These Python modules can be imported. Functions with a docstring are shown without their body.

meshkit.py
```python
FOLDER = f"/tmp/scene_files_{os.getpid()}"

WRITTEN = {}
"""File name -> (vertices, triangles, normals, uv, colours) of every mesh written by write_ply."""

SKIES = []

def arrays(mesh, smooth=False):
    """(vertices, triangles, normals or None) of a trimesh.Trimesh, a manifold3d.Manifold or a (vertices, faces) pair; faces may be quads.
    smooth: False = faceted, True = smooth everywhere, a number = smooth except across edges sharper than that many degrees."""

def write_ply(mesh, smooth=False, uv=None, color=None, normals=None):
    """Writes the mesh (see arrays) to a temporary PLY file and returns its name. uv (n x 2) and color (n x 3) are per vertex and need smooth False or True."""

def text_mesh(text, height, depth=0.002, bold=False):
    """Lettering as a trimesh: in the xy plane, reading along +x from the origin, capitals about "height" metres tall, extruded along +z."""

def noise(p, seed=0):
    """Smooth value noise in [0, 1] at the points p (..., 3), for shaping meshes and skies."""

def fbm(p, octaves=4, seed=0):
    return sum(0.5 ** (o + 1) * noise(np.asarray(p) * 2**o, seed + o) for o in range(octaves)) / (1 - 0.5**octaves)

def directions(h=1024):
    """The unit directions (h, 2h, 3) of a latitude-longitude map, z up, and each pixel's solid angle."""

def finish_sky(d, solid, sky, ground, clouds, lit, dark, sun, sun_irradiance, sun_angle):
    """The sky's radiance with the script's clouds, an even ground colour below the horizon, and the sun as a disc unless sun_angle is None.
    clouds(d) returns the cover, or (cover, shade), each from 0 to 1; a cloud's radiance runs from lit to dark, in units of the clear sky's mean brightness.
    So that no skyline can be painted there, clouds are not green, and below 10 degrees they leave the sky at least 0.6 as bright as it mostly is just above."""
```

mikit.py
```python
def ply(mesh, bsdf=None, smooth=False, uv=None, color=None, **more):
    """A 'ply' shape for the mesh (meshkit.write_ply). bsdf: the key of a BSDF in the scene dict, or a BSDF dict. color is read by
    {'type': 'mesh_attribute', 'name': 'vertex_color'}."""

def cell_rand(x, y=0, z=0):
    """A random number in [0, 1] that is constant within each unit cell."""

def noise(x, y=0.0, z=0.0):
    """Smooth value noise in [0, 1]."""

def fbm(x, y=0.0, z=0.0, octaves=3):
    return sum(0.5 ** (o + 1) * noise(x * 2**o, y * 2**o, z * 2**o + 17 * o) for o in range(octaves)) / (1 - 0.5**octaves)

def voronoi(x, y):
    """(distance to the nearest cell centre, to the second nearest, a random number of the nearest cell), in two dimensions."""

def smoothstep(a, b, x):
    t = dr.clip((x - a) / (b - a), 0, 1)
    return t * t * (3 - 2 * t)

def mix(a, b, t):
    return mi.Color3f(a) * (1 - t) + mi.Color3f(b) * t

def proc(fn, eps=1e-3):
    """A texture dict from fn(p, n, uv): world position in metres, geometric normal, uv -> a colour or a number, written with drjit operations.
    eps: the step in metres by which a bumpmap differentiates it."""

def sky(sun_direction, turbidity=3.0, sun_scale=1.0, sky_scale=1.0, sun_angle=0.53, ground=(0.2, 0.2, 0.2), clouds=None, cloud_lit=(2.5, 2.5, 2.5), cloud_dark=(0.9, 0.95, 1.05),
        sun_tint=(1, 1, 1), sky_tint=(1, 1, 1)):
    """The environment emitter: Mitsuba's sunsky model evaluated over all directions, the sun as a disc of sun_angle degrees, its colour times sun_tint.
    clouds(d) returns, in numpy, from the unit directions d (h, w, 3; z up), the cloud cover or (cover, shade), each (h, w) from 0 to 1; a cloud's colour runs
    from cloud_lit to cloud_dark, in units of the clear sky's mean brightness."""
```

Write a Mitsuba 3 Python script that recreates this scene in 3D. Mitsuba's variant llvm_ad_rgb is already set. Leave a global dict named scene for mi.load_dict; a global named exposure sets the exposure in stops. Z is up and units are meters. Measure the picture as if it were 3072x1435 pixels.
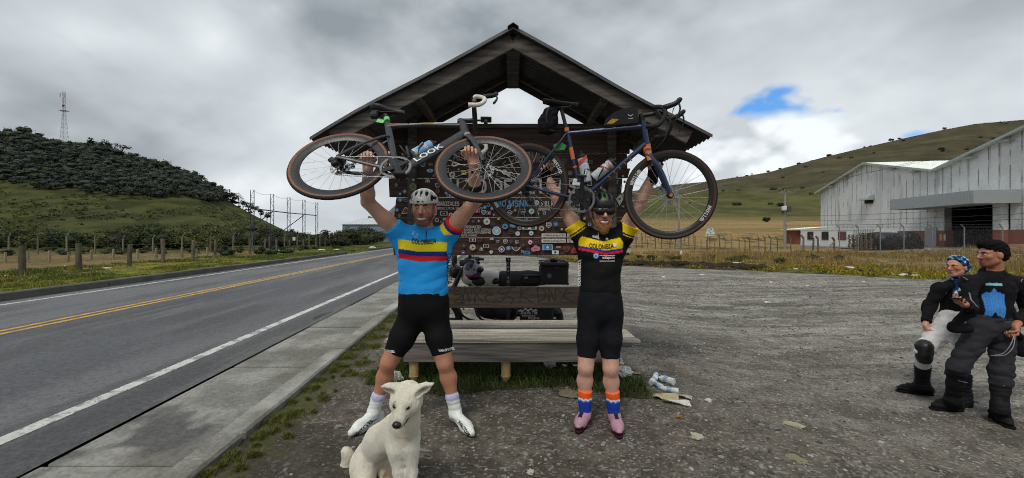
import math, random
import numpy as np, trimesh, drjit as dr, mitsuba as mi
import mikit, meshkit
from mikit import noise, fbm, voronoi, cell_rand, smoothstep, mix
from scipy.spatial import cKDTree
from scipy.spatial.transform import Rotation

T = mi.ScalarTransform4f
scene, labels = {}, {}
FOC, CX, HY, CH = 1300.0, 1536.0, 705.0, 1.5      # lens and eye height, worked out from the photograph

# ---------------------------------------------------------------- camera, sky, exposure
scene['camera'] = {'type': 'perspective', 'fov': math.degrees(2 * math.atan(1536 / FOC)), 'fov_axis': 'x',
                   'near_clip': 0.05, 'far_clip': 6000.0, 'principal_point_offset_y': (717.5 - HY) / 1435,
                   'to_world': T().look_at(origin=[0, 0, CH], target=[0, 10, CH], up=[0, 0, 1])}


def sky_dir(px, py):
    v = np.array([(px - CX) / FOC, 1.0, (HY - py) / FOC])
    return v / np.linalg.norm(v)


def sm_(a, b, x):
    t = np.clip((x - a) / (b - a), 0, 1)
    return t * t * (3 - 2 * t)


def clouds(d):
    x, y, z = d[..., 0], d[..., 1], d[..., 2]
    k = 1.0 / (np.maximum(z, 0) + 0.42)
    q = np.stack([x * k, y * k, 0 * x + 3.1], -1)
    w = np.stack([meshkit.fbm(q * 1.1 + 11, 4, 5), meshkit.fbm(q * 1.1 + 37, 4, 9), 0 * x], -1)
    n1 = meshkit.fbm(q * 1.5 + w * 1.6 + np.array([4.3, 1.7, 0]), 6, 21)
    n2 = meshkit.fbm(np.stack([x * 5.5, y * 5.5, z * 7.5], -1) + w * 2.0, 6, 3)
    n3 = meshkit.fbm(np.stack([x * 17, y * 17, z * 24], -1) + w * 3, 5, 8)
    shade = 0.60 - 0.75 * (n1 - 0.5) - 1.15 * (n2 - 0.5) - 0.34 * (n3 - 0.5) - .10 * sm_(0, .6, x)

    def blob(px, py, sx, sy):                       # a soft patch of thinner or thicker cloud, sizes in degrees
        c = sky_dir(px, py)
        az, el = np.arctan2(x, y) - math.atan2(c[0], c[1]), np.arcsin(np.clip(z, -1, 1)) - math.asin(c[2])
        return np.exp(-((az / math.radians(sx)) ** 2 + (el / math.radians(sy)) ** 2) * np.clip(1.0 + 2.2 * (n2 - 0.5) + 1.2 * (n3 - .5), .2, 3))
    for px, py, sx, sy, a in ((640, 120, 3.5, 2.6, .5), (240, 110, 6, 2.5, .3), (420, 190, 6, 3, .3), (1000, 270, 7, 4.5, .34), (730, 570, 5, 3.0, .6), (930, 380, 6, 4, .26),
                              (1530, 320, 6, 4, .42), (2600, 330, 10, 5, .40), (2080, 260, 7, 4, .26), (2520, 180, 7, 3.5, .22), (2030, 420, 4, 4, .35)):
        shade = shade - a * blob(px, py, sx, sy) * (0.45 + 1.1 * n2)
    for px, py, sx, sy, a in ((230, 400, 12, 4, .26), (1150, 70, 13, 4, .26), (1750, 110, 9, 4, .16), (480, 480, 8, 2.5, .12), (900, 640, 6, 2.2, .1), (2950, 60, 8, 4, .2)):
        shade = shade + a * blob(px, py, sx, sy)
    cum = np.clip((blob(2250, 490, 9.0, 5.0) + 0.7 * blob(2450, 470, 6, 3.4) - 0.36 + 0.9 * (n3 - 0.5)) * 3.6, 0, 1)      # the bright heap of cloud
    shade = np.clip(0.5 + 0.9 * (shade - 0.5), -.2, 1.0) * .74 + .21
    shade = shade * (1 - cum) + cum * np.clip(0.14 - 2.0 * (n3 - 0.5) - .9 * (n2 - .5), 0, .5)
    hole = 1.1 * blob(2325, 330, 3.2, 2.2) + .8 * blob(2240, 350, 2.4, 1.1) + .5 * blob(2130, 405, 2.4, .6) + .45 * blob(2560, 320, 2.6, .5) + .5 * blob(2800, 400, 4, .6)
    hole = np.clip((hole - 0.30 + (2.8 * (n3 - 0.5) + 1.4 * (n2 - 0.5)) * np.clip(3 * hole, 0, 1)) * 1.7, 0, 1) * (1 - cum)
    return 1 - 0.9 * hole, np.clip(shade, 0, 1)


scene['sky'] = mikit.sky([-0.25, -0.55, 0.85], turbidity=3, sun_scale=0.30, sun_angle=18, sun_tint=(0.86, 0.97, 1.12), clouds=clouds,
                         cloud_lit=(2.75, 2.9, 3.0), cloud_dark=(0.74, 0.86, 0.95), sky_tint=(0.32, 0.74, 1.02))
exposure = 2.2

# ---------------------------------------------------------------- helpers


def P(px, py, Y):
    return np.array([(px - CX) / FOC * Y, Y, CH - (py - HY) / FOC * Y])


def S(r, g, b):
    c = np.array([r, g, b]) / 255.0
    return np.where(c < 0.04045, c / 12.92, ((c + 0.055) / 1.055) ** 2.4)


USED = {}


def nm(key):
    """The key, or the key with the next three-digit number if it is taken."""
    n = USED.get(key, -1) + 1
    USED[key] = n
    return f'{key}_{n:03d}' if n else key


def M(key, color, rough=0.7, metal=0.0, spec=0.5, **kw):
    scene['mat_' + key] = {'type': 'twosided', 'bsdf': {'type': 'principled', 'base_color': {'type': 'rgb', 'value': [float(v) for v in color]},
                           'roughness': float(rough), 'metallic': float(metal), 'specular': float(spec), **kw}}
    return 'mat_' + key


for r in (90, 70, 45, 25):
    scene[f'mat_vc{r}'] = {'type': 'twosided', 'bsdf': {'type': 'principled', 'base_color': {'type': 'mesh_attribute', 'name': 'vertex_color'},
                           'roughness': r / 100.0, 'specular': 0.12 if r > 60 else 0.45}}


def thing(key, label, cat, group=None, kind=None):
    key = nm(key)
    labels[key] = {'label': label, 'category': cat}
    if group:
        labels[key]['group'] = group
    if kind:
        labels[key]['kind'] = kind
    return key


def struct(key, kind='structure', label=None):
    labels[key] = {'kind': kind}
    if label:
        labels[key]['label'] = label
    return key


def split(mesh, angle):
    mesh = trimesh.Trimesh(mesh.vertices, mesh.faces, process=False)
    mesh.merge_vertices(merge_tex=True, merge_norm=True)
    return trimesh.graph.smooth_shade(mesh, angle=np.radians(angle), facet_minarea=None)


def put(parent, name, mesh, mat, smooth=30, color=None, var=0.0, scale=6.0, to_world=None, label=None, seed=0, kind=None):
    """One entry of the scene. color: a base colour (or one per vertex), varied by noise, for a vertex-colour material."""
    key = nm(name if parent is None else f'{parent}__{name}')
    more = {}
    if color is not None:
        if smooth not in (True, False):
            mesh, smooth = split(mesh, smooth), True
        v = np.asarray(mesh.vertices)
        c = np.broadcast_to(np.asarray(color, float), (len(v), 3)).copy()
        if var:
            c *= (1 + var * (2 * meshkit.fbm(v * scale + 50, 3, seed) - 1))[:, None]
        more['color'] = np.clip(c, 0, 1)
    if to_world is not None:
        more['to_world'] = to_world
    scene[key] = mikit.ply(mesh, mat, smooth=smooth, **more)
    if label or kind:
        labels.setdefault(key, {})
        if label:
            labels[key]['label'] = label
        if kind:
            labels[key]['kind'] = kind
    return key


cat = trimesh.util.concatenate


def box(c, s, bevel=0.0, R=None):
    s = np.asarray(s, float)
    if bevel <= 0:
        m = trimesh.creation.box(s)
    else:
        b = min(bevel, s.min() * 0.45)
        p = []
        for sx in (-1, 1):
            for sy in (-1, 1):
                for sz in (-1, 1):
                    h = np.array([sx, sy, sz]) * s / 2
                    for a in range(3):
                        q = h - np.array([sx, sy, sz]) * b
                        q[a] = h[a]
                        p.append(q)
        m = trimesh.convex.convex_hull(np.array(p))
    if R is not None:
        m.vertices = m.vertices @ np.asarray(R).T
    m.vertices += np.asarray(c, float)
    return m


def frame_of(a, b, up=(0, 0, 1)):
    z = np.asarray(b, float) - a
    z = z / np.linalg.norm(z)
    u = np.asarray(up, float)
    if abs(z @ u) > 0.98:
        u = np.array([0, 1.0, 0])
    x = np.cross(u, z)
    x /= np.linalg.norm(x)
    return np.stack([x, np.cross(z, x), z], 1)


def beam(a, b, w, h, bevel=0.004, up=(0, 0, 1)):
    """A straight bar from a to b, w wide (sideways), h high (along up)."""
    a, b = np.asarray(a, float), np.asarray(b, float)
    return box((a + b) / 2, (w, h, np.linalg.norm(b - a)), bevel, frame_of(a, b, up))


def tube(pts, r, n=8, cap=True, flat=None):
    """A tube along a polyline; r a radius or one per point; flat=(su, sv) stretches the section along two axes."""
    p = np.asarray(pts, float)
    r = np.broadcast_to(np.asarray(r, float), (len(p),))
    t = np.gradient(p, axis=0)
    t /= np.linalg.norm(t, axis=1, keepdims=True) + 1e-12
    a = np.zeros_like(p)
    u = np.array([0, 0, 1.0]) if abs(t[0][2]) < 0.95 else np.array([0, 1.0, 0])
    for i in range(len(p)):
        u = u - t[i] * (u @ t[i])
        u /= np.linalg.norm(u)
        a[i] = u
    b = np.cross(t, a)
    su, sv = flat or (1, 1)
    g = np.arange(n) * 2 * np.pi / n
    v = p[:, None] + r[:, None, None] * (su * np.cos(g)[None, :, None] * a[:, None] + sv * np.sin(g)[None, :, None] * b[:, None])
    i, j = np.meshgrid(np.arange(len(p) - 1), np.arange(n), indexing='ij')
    q = np.stack([i * n + j, i * n + (j + 1) % n, (i + 1) * n + (j + 1) % n, (i + 1) * n + j], -1).reshape(-1, 4)
    f = [q[:, [0, 1, 2]], q[:, [0, 2, 3]]]
    v = v.reshape(-1, 3)
    if cap:
        m = len(v)
        v = np.vstack([v, p[:1], p[-1:]])
        k = np.arange(n)
        f.append(np.stack([(k + 1) % n, k, k * 0 + m], 1))
        e = (len(p) - 1) * n
        f.append(np.stack([e + k, e + (k + 1) % n, k * 0 + m + 1], 1))
    return trimesh.Trimesh(v, np.vstack(f), process=False)


def curve(pts, n=24):
    """A smooth polyline through the points (Catmull-Rom)."""
    p = np.asarray(pts, float)
    p = np.vstack([2 * p[0] - p[1], p, 2 * p[-1] - p[-2]])
    s = np.linspace(0, len(p) - 3 - 1e-9, n)
    i = s.astype(int)
    t = (s - i)[:, None]
    a, b, c, d = p[i], p[i + 1], p[i + 2], p[i + 3]
    return 0.5 * (2 * b + (c - a) * t + (2 * a - 5 * b + 4 * c - d) * t ** 2 + (3 * b - a - 3 * c + d) * t ** 3)


def lathe(profile, n=32, closed=False):
    """Turns (radius, height) points about z."""
    pr = np.asarray(profile, float)
    g = np.arange(n) * 2 * np.pi / n
    v = np.stack([pr[:, None, 0] * np.cos(g), pr[:, None, 0] * np.sin(g), np.repeat(pr[:, 1:2], n, 1)], -1).reshape(-1, 3)
    m = len(pr)
    rows = np.arange(m if closed else m - 1)
    i, j = np.meshgrid(rows, np.arange(n), indexing='ij')
    i2 = (i + 1) % m
    q = np.stack([i * n + j, i * n + (j + 1) % n, i2 * n + (j + 1) % n, i2 * n + j], -1).reshape(-1, 4)
    return trimesh.Trimesh(v, np.vstack([q[:, [0, 1, 2]], q[:, [0, 2, 3]]]), process=False)


def moved(m, loc=(0, 0, 0), R=None, s=1.0):
    m = m.copy()
    v = m.vertices * s
    if R is not None:
        v = v @ np.asarray(R).T
    m.vertices = v + np.asarray(loc, float)
    return m


def RX(a): return Rotation.from_euler('x', a).as_matrix()
def RY(a): return Rotation.from_euler('y', a).as_matrix()
def RZ(a): return Rotation.from_euler('z', a).as_matrix()


def ball(c, r, sub=2, R=None):
    m = trimesh.creation.icosphere(sub)
    return moved(trimesh.Trimesh(m.vertices * np.broadcast_to(r, 3), m.faces, process=False), c, R)


def prism(poly, depth):
    """A shapely polygon or a list of xy points, extruded along +z."""
    from shapely.geometry import Polygon
    poly = poly if hasattr(poly, 'geom_type') else Polygon(poly)
    return trimesh.util.concatenate([trimesh.creation.extrude_polygon(g, depth, engine='earcut') for g in getattr(poly, 'geoms', [poly])])


def facing(m, loc, s=1.0):
    """A mesh drawn in the xy plane (reading along x, proud along +z) stood up to face the camera side (-y)."""
    return moved(m, loc, RX(math.pi / 2), s)


def words(text, height, depth=0.002, bold=True, width=None, center=False):
    m = meshkit.text_mesh(text, height, depth, bold)
    lo, hi = m.bounds
    m.vertices[:, 0] -= lo[0]
    if width:
        m.vertices[:, 0] *= width / (hi[0] - lo[0])
    if center:
        m.vertices[:, 0] -= m.vertices[:, 0].max() / 2
    return m


# ---- bodies: blended round cones and ellipsoids, turned into one continuous surface
def nets(v, origin, h):
    s = v < 0
    c = [s[a:s.shape[0] - 1 + a, b:s.shape[1] - 1 + b, d:s.shape[2] - 1 + d] for a in (0, 1) for b in (0, 1) for d in (0, 1)]
    some, every = c[0].copy(), c[0].copy()
    for x in c[1:]:
        some |= x
        every &= x
    act = np.argwhere(some & ~every)
    idx = np.full(some.shape, -1, np.int64)
    idx[tuple(act.T)] = np.arange(len(act))
    corners = np.array([[a, b, d] for a in (0, 1) for b in (0, 1) for d in (0, 1)])
    val = np.stack([v[tuple((act + k).T)] for k in corners], 1)
    tot, num = np.zeros((len(act), 3)), np.zeros((len(act), 1))
    for i in range(8):
        for j in range(i + 1, 8):
            if np.abs(corners[i] - corners[j]).sum() == 1:
                a, b = val[:, i], val[:, j]
                on = (a < 0) != (b < 0)
                t = np.where(on, a / np.where(on, a - b, 1), 0)[:, None]
                tot += on[:, None] * (corners[i] + t * (corners[j] - corners[i]))
                num += on[:, None]
    verts = origin + (act + tot / num) * h
    faces = []
    for ax in range(3):
        sh = list(s.shape)
        lo = [slice(1, n - 1) for n in sh]
        hi = list(lo)
        lo[ax], hi[ax] = slice(0, sh[ax] - 1), slice(1, sh[ax])
        a, b = s[tuple(lo)], s[tuple(hi)]
        e = np.argwhere(a != b)
        first = a[tuple(e.T)]
        e = e + np.array([0 if k == ax else 1 for k in range(3)])
        o1, o2 = [k for k in range(3) if k != ax]
        if ax == 1:
            o1, o2 = o2, o1
        d1, d2 = np.eye(3, dtype=int)[o1], np.eye(3, dtype=int)[o2]
        q = np.stack([idx[tuple((e - d1 - d2).T)], idx[tuple((e - d2).T)], idx[tuple(e.T)], idx[tuple((e - d1).T)]], 1)
        q[~first] = q[~first][:, ::-1]
        faces.append(q)
    q = np.vstack(faces)
    return trimesh.Trimesh(verts, np.vstack([q[:, [0, 1, 2]], q[:, [0, 2, 3]]]), process=False)


def cone(a, b, ra, rb, k=0.02): return ('c', np.asarray(a, float), np.asarray(b, float), ra, rb, k)
def ell(c, r, k=0.02, R=None): return ('e', np.asarray(c, float), np.broadcast_to(np.asarray(r, float), 3), np.eye(3) if R is None else np.asarray(R), k)
def cut(c, r, k=0.01, R=None): return ('-', np.asarray(c, float), np.broadcast_to(np.asarray(r, float), 3), np.eye(3) if R is None else np.asarray(R), k)


def sdf(prims, q):
    """Signed distance of the blended primitives at the points q (n, 3), for few points."""
    out = np.full(q.shape[:-1], 9.0)
    for p in prims:
        out = join(out, p, q)
    return out


def join(out, p, q):
    if p[0] == 'c':
        _, a, b, ra, rb, k = p
        ba = b - a
        t = np.clip(((q - a) @ ba) / (ba @ ba + 1e-12), 0, 1)
        d = np.linalg.norm(q - a - t[..., None] * ba, axis=-1) - (ra + t * (rb - ra))
    else:
        _, c, r, R, k = p
        e = (q - c) @ R
        k0 = np.linalg.norm(e / r, axis=-1)
        k1 = np.linalg.norm(e / (r * r), axis=-1)
        d = k0 * (k0 - 1) / np.maximum(k1, 1e-9)
    if p[0] == '-':
        hh = np.clip(0.5 + 0.5 * (out + d) / k, 0, 1)
        return out * hh + (-d) * (1 - hh) + k * hh * (1 - hh)
    hh = np.clip(0.5 + 0.5 * (out - d) / k, 0, 1)
    return out * (1 - hh) + d * hh - k * hh * (1 - hh)


def body(prims, h=0.007, grow=0.0, region=None, ripple=None):
    """The surface of the blended primitives, grown by a thickness, cut by region(q) > 0 and rippled by ripple(q)."""
    lo, hi = np.full(3, 9e9), np.full(3, -9e9)
    bb = []
    for p in prims:
        if p[0] == 'c':
            r = max(p[3], p[4]) + 0.02
            a, b = np.minimum(p[1], p[2]) - r, np.maximum(p[1], p[2]) + r
        else:
            r = np.abs(p[3]) @ p[2] + 0.02
            a, b = p[1] - r, p[1] + r
        bb.append((a, b))
        if p[0] != '-':
            lo, hi = np.minimum(lo, a), np.maximum(hi, b)
    lo, hi = lo - grow - 3 * h, hi + grow + 3 * h
    n = np.ceil((hi - lo) / h).astype(int) + 1
    ax = [lo[i] + np.arange(n[i]) * h for i in range(3)]
    v = np.full(n, 0.08)
    for p, (a, b) in zip(prims, bb):
        m = grow + 0.035
        i0 = np.clip(np.floor((a - m - lo) / h).astype(int), 0, n)
        i1 = np.clip(np.ceil((b + m - lo) / h).astype(int) + 1, 0, n)
        sl = tuple(slice(x, y) for x, y in zip(i0, i1))
        q = np.stack(np.meshgrid(*[ax[i][sl[i]] for i in range(3)], indexing='ij'), -1)
        v[sl] = join(v[sl], p, q)
    v -= grow
    if region is not None or ripple is not None:
        near = np.abs(v) < 0.06
        near |= v < 0
        w = np.argwhere(near)
        q = lo + w * h
        val = v[tuple(w.T)]
        if ripple is not None:
            val = val + ripple(q)
        if region is not None:
            val = np.maximum(val, region(q))
        v[tuple(w.T)] = val
    v[[0, -1]] = v[:, [0, -1]] = 0.05
    v[:, :, [0, -1]] = 0.05
    return nets(v, lo, h)


def drape(m, target, lift=0.0015, axis=1, sign=-1, edge=0.012):
    """Lays a flat mesh (drawn facing the camera side at its x, z) on the front of target's surface; its own thickness is kept."""
    m = m.subdivide_to_size(edge) if edge else m
    tv, tn = np.asarray(target.vertices), np.asarray(target.vertex_normals)
    front = tv[tn[:, axis] * sign > 0.15]
    o = [i for i in range(3) if i != axis]
    d, i = cKDTree(front[:, o]).query(m.vertices[:, o], k=4)
    w = 1 / (d + 1e-4)
    y = (front[i][..., axis] * w).sum(1) / w.sum(1)
    rel = m.vertices[:, axis] - (m.vertices[:, axis].max() if sign < 0 else m.vertices[:, axis].min())
    v = m.vertices.copy()
    v[:, axis] = y + sign * lift + rel
    return trimesh.Trimesh(v, m.faces, process=False)


def leaves(c, rad, n, size, rng, shell=0.55, up=0.3):
    """Loose leaf-sized triangles through the outer part of an ellipsoid."""
    u = rng.normal(size=(n, 3))
    u /= np.linalg.norm(u, axis=1, keepdims=True)
    p = u * (shell + (1 - shell) * rng.random((n, 1)) ** 0.7) * rad + c
    a = rng.normal(size=(n, 3)) + u * 0.3
    a[:, 2] *= 0.6
    a /= np.linalg.norm(a, axis=1, keepdims=True)
    b = np.cross(a, rng.normal(size=(n, 3)) + np.array([0, 0, up]))
    b /= np.linalg.norm(b, axis=1, keepdims=True) + 1e-9
    s = size * rng.uniform(0.6, 1.4, (n, 1))
    v = np.stack([p - a * s * .5, p + b * s * .38, p + a * s * .6, p - b * s * .38], 1).reshape(-1, 3)
    k = np.arange(n)[:, None] * 4
    return v, np.vstack([k + [0, 1, 2], k + [0, 2, 3]])


def soup(parts):
    vs, fs, at = [], [], 0
    for v, f in parts:
        vs.append(v)
        fs.append(f + at)
        at += len(v)
    return trimesh.Trimesh(np.vstack(vs), np.vstack(fs), process=False)


def blades(p, h, lean, width, rng):
    """Grass blades of two triangles standing at the points p (n, 3)."""
    n = len(p)
    az = rng.random(n) * 2 * np.pi
    w = np.stack([np.cos(az), np.sin(az), 0 * az], 1) * np.broadcast_to(width, (n,))[:, None]
    az2 = rng.random(n) * 2 * np.pi
    l = np.stack([np.cos(az2), np.sin(az2), 0 * az], 1) * (lean * rng.random(n) * h)[:, None]
    hh = np.stack([0 * h, 0 * h, h], 1)
    v = np.stack([p - w, p + w, p + w * .8 + hh * .6 + l * .35, p - w * .6 + hh * .6 + l * .35, p + hh + l], 1).reshape(-1, 3)
    k = np.arange(n)[:, None] * 5
    return trimesh.Trimesh(v, np.vstack([k + [0, 1, 2], k + [0, 2, 3], k + [3, 2, 4]]), process=False)
# ---------------------------------------------------------------- the setting: terrain, road, lot
rng = np.random.default_rng(7)


def lat(x, y): return -x - 0.06 * y                       # distance to the left of the eye, across the road's direction
def sm(a, b, x):
    t = np.clip((x - a) / (b - a), 0, 1)
    return t * t * (3 - 2 * t)


def along(l, y, z=0.0): return np.array([-l - 0.06 * y, y, z])


BX = ([-60, -3, 0, 6.4, 12.2, 16.6, 30, 60], [34, 33, 31, 25.0, 21.3, 17.3, 12, 3])


def lot_edge(x): return np.interp(x, *BX)                 # far edge of the gravel lot


def gh(x, y):
    x, y = np.asarray(x, float), np.asarray(y, float)
    return -0.30 * sm(1.2, 4.6, x) + 0.42 * sm(22, 44, x)


RQ = ([1500, 1600, 1700, 1760, 1871, 2026, 2134, 2300, 2463, 2607, 2750, 2822, 2930, 3072, 3400, 3800, 4600], [700, 680, 640, 608, 577, 553, 543, 517, 472, 437, 404, 388, 368, 356, 330, 300, 280])
LQ = ([-2000, -600, 0, 78, 120, 179, 269, 335, 383, 419, 496, 538, 598, 658, 682, 753, 800, 870, 960], [330, 380, 408, 408, 421, 439, 442, 462, 479, 486, 503, 521, 548, 578, 600, 640, 664, 698, 705])
EQ = ([-2000, 0, 108, 239, 347, 419, 514, 574, 634, 688, 720, 760], [560, 547, 571, 571, 598, 589, 595, 600, 616, 606, 625, 640])     # lower edge of the forest


def TZ(x, y):
    x, y = np.asarray(x, float), np.asarray(y, float)
    l = lat(x, y)
    q = x / np.maximum(y, 5.0)
    px = CX + FOC * q
    p3 = np.stack([x, y, 0 * x], -1)
    n1, n2 = meshkit.fbm(p3 * 0.9, 3, 2), meshkit.fbm(p3 * 0.03 + 9, 4, 4)
    z = gh(x, y)
    z = z + np.where(l > 11.0, 0.15 * sm(11.0, 11.3, l) - 0.25 * sm(13, 30, l) + 0.12 * (n1 - 0.5) * sm(11.2, 13, l), 0)
    out = sm(-0.25, 0.55, y - lot_edge(x) + 1.6 * (n1 - 0.5)) * sm(1.5, 1.2, l)
    inside = (l < 11.0) & (l > -9e9)
    z = np.where(inside & (l > 1.4), -0.3, z)
    z = np.where(l <= 1.4, z - 0.12 + out * (0.19 + 0.16 * (n1 - 0.4)), z)
    far = sm(38, 150, y)
    z = z + 5.5 * far * sm(1480, 1850, px)
    zr = 1.5 + (705 - np.interp(px, *RQ)) * 340 / FOC
    t = np.clip((y - 140) / 200, 0, 1)
    hill = np.maximum(zr - 5.5, 0) * (t ** 1.35) * np.where(y > 340, np.clip(1 - (y - 340) / 400, 0.2, 1), 1)
    z = z + hill * (1 + 0.10 * (n2 - 0.5) * 4 * t * (1 - t)) + 5.0 * (n2 - 0.5) * (4 * t * (1 - t)) * sm(1500, 1800, px)
    zl = 1.5 + (705 - np.interp(px, *LQ)) * 150 / FOC
    t = np.clip((y - 72) / 78, 0, 1)
    z = z + np.maximum(zl, 0) * (t ** 1.25) * np.where(y > 150, np.clip(1 - (y - 150) / 220, 0, 1), 1) * (px < 1000)
    z = z + 3.0 * (n2 - 0.5) * (4 * t * (1 - t)) * (px < 700)
    z = z + 78 * np.exp(-((px - 1255) / 120) ** 2 - ((y - 800) / 120) ** 2) * (y > 300) + 20 * np.exp(-((px - 1106) / 14) ** 2 - ((y - 800) / 120) ** 2) * (y > 300)
    return z


def spread(lo, hi, d0, g, mid=0.0):
    up, dn = [mid], [mid]
    while up[-1] < hi:
        up.append(up[-1] + d0 + g * max(0, abs(up[-1] - mid) - 26))
    while dn[-1] > lo:
        dn.append(dn[-1] - d0 - g * max(0, abs(dn[-1] - mid) - 26))
    return np.array(dn[:0:-1] + up)


def sheet(xs, ys, zf):
    X, Y = np.meshgrid(xs, ys)
    v = np.stack([X, Y, zf(X, Y)], -1).reshape(-1, 3)
    n, m = len(xs), len(ys)
    i, j = np.meshgrid(np.arange(m - 1), np.arange(n - 1), indexing='ij')
    k = i * n + j
    q = np.stack([k, k + 1, k + n + 1, k + n], -1).reshape(-1, 4)
    return trimesh.Trimesh(v, np.vstack([q[:, [0, 1, 2]], q[:, [0, 2, 3]]]), process=False)


def sst(a, b, x): return smoothstep(a, b, x)


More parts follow.
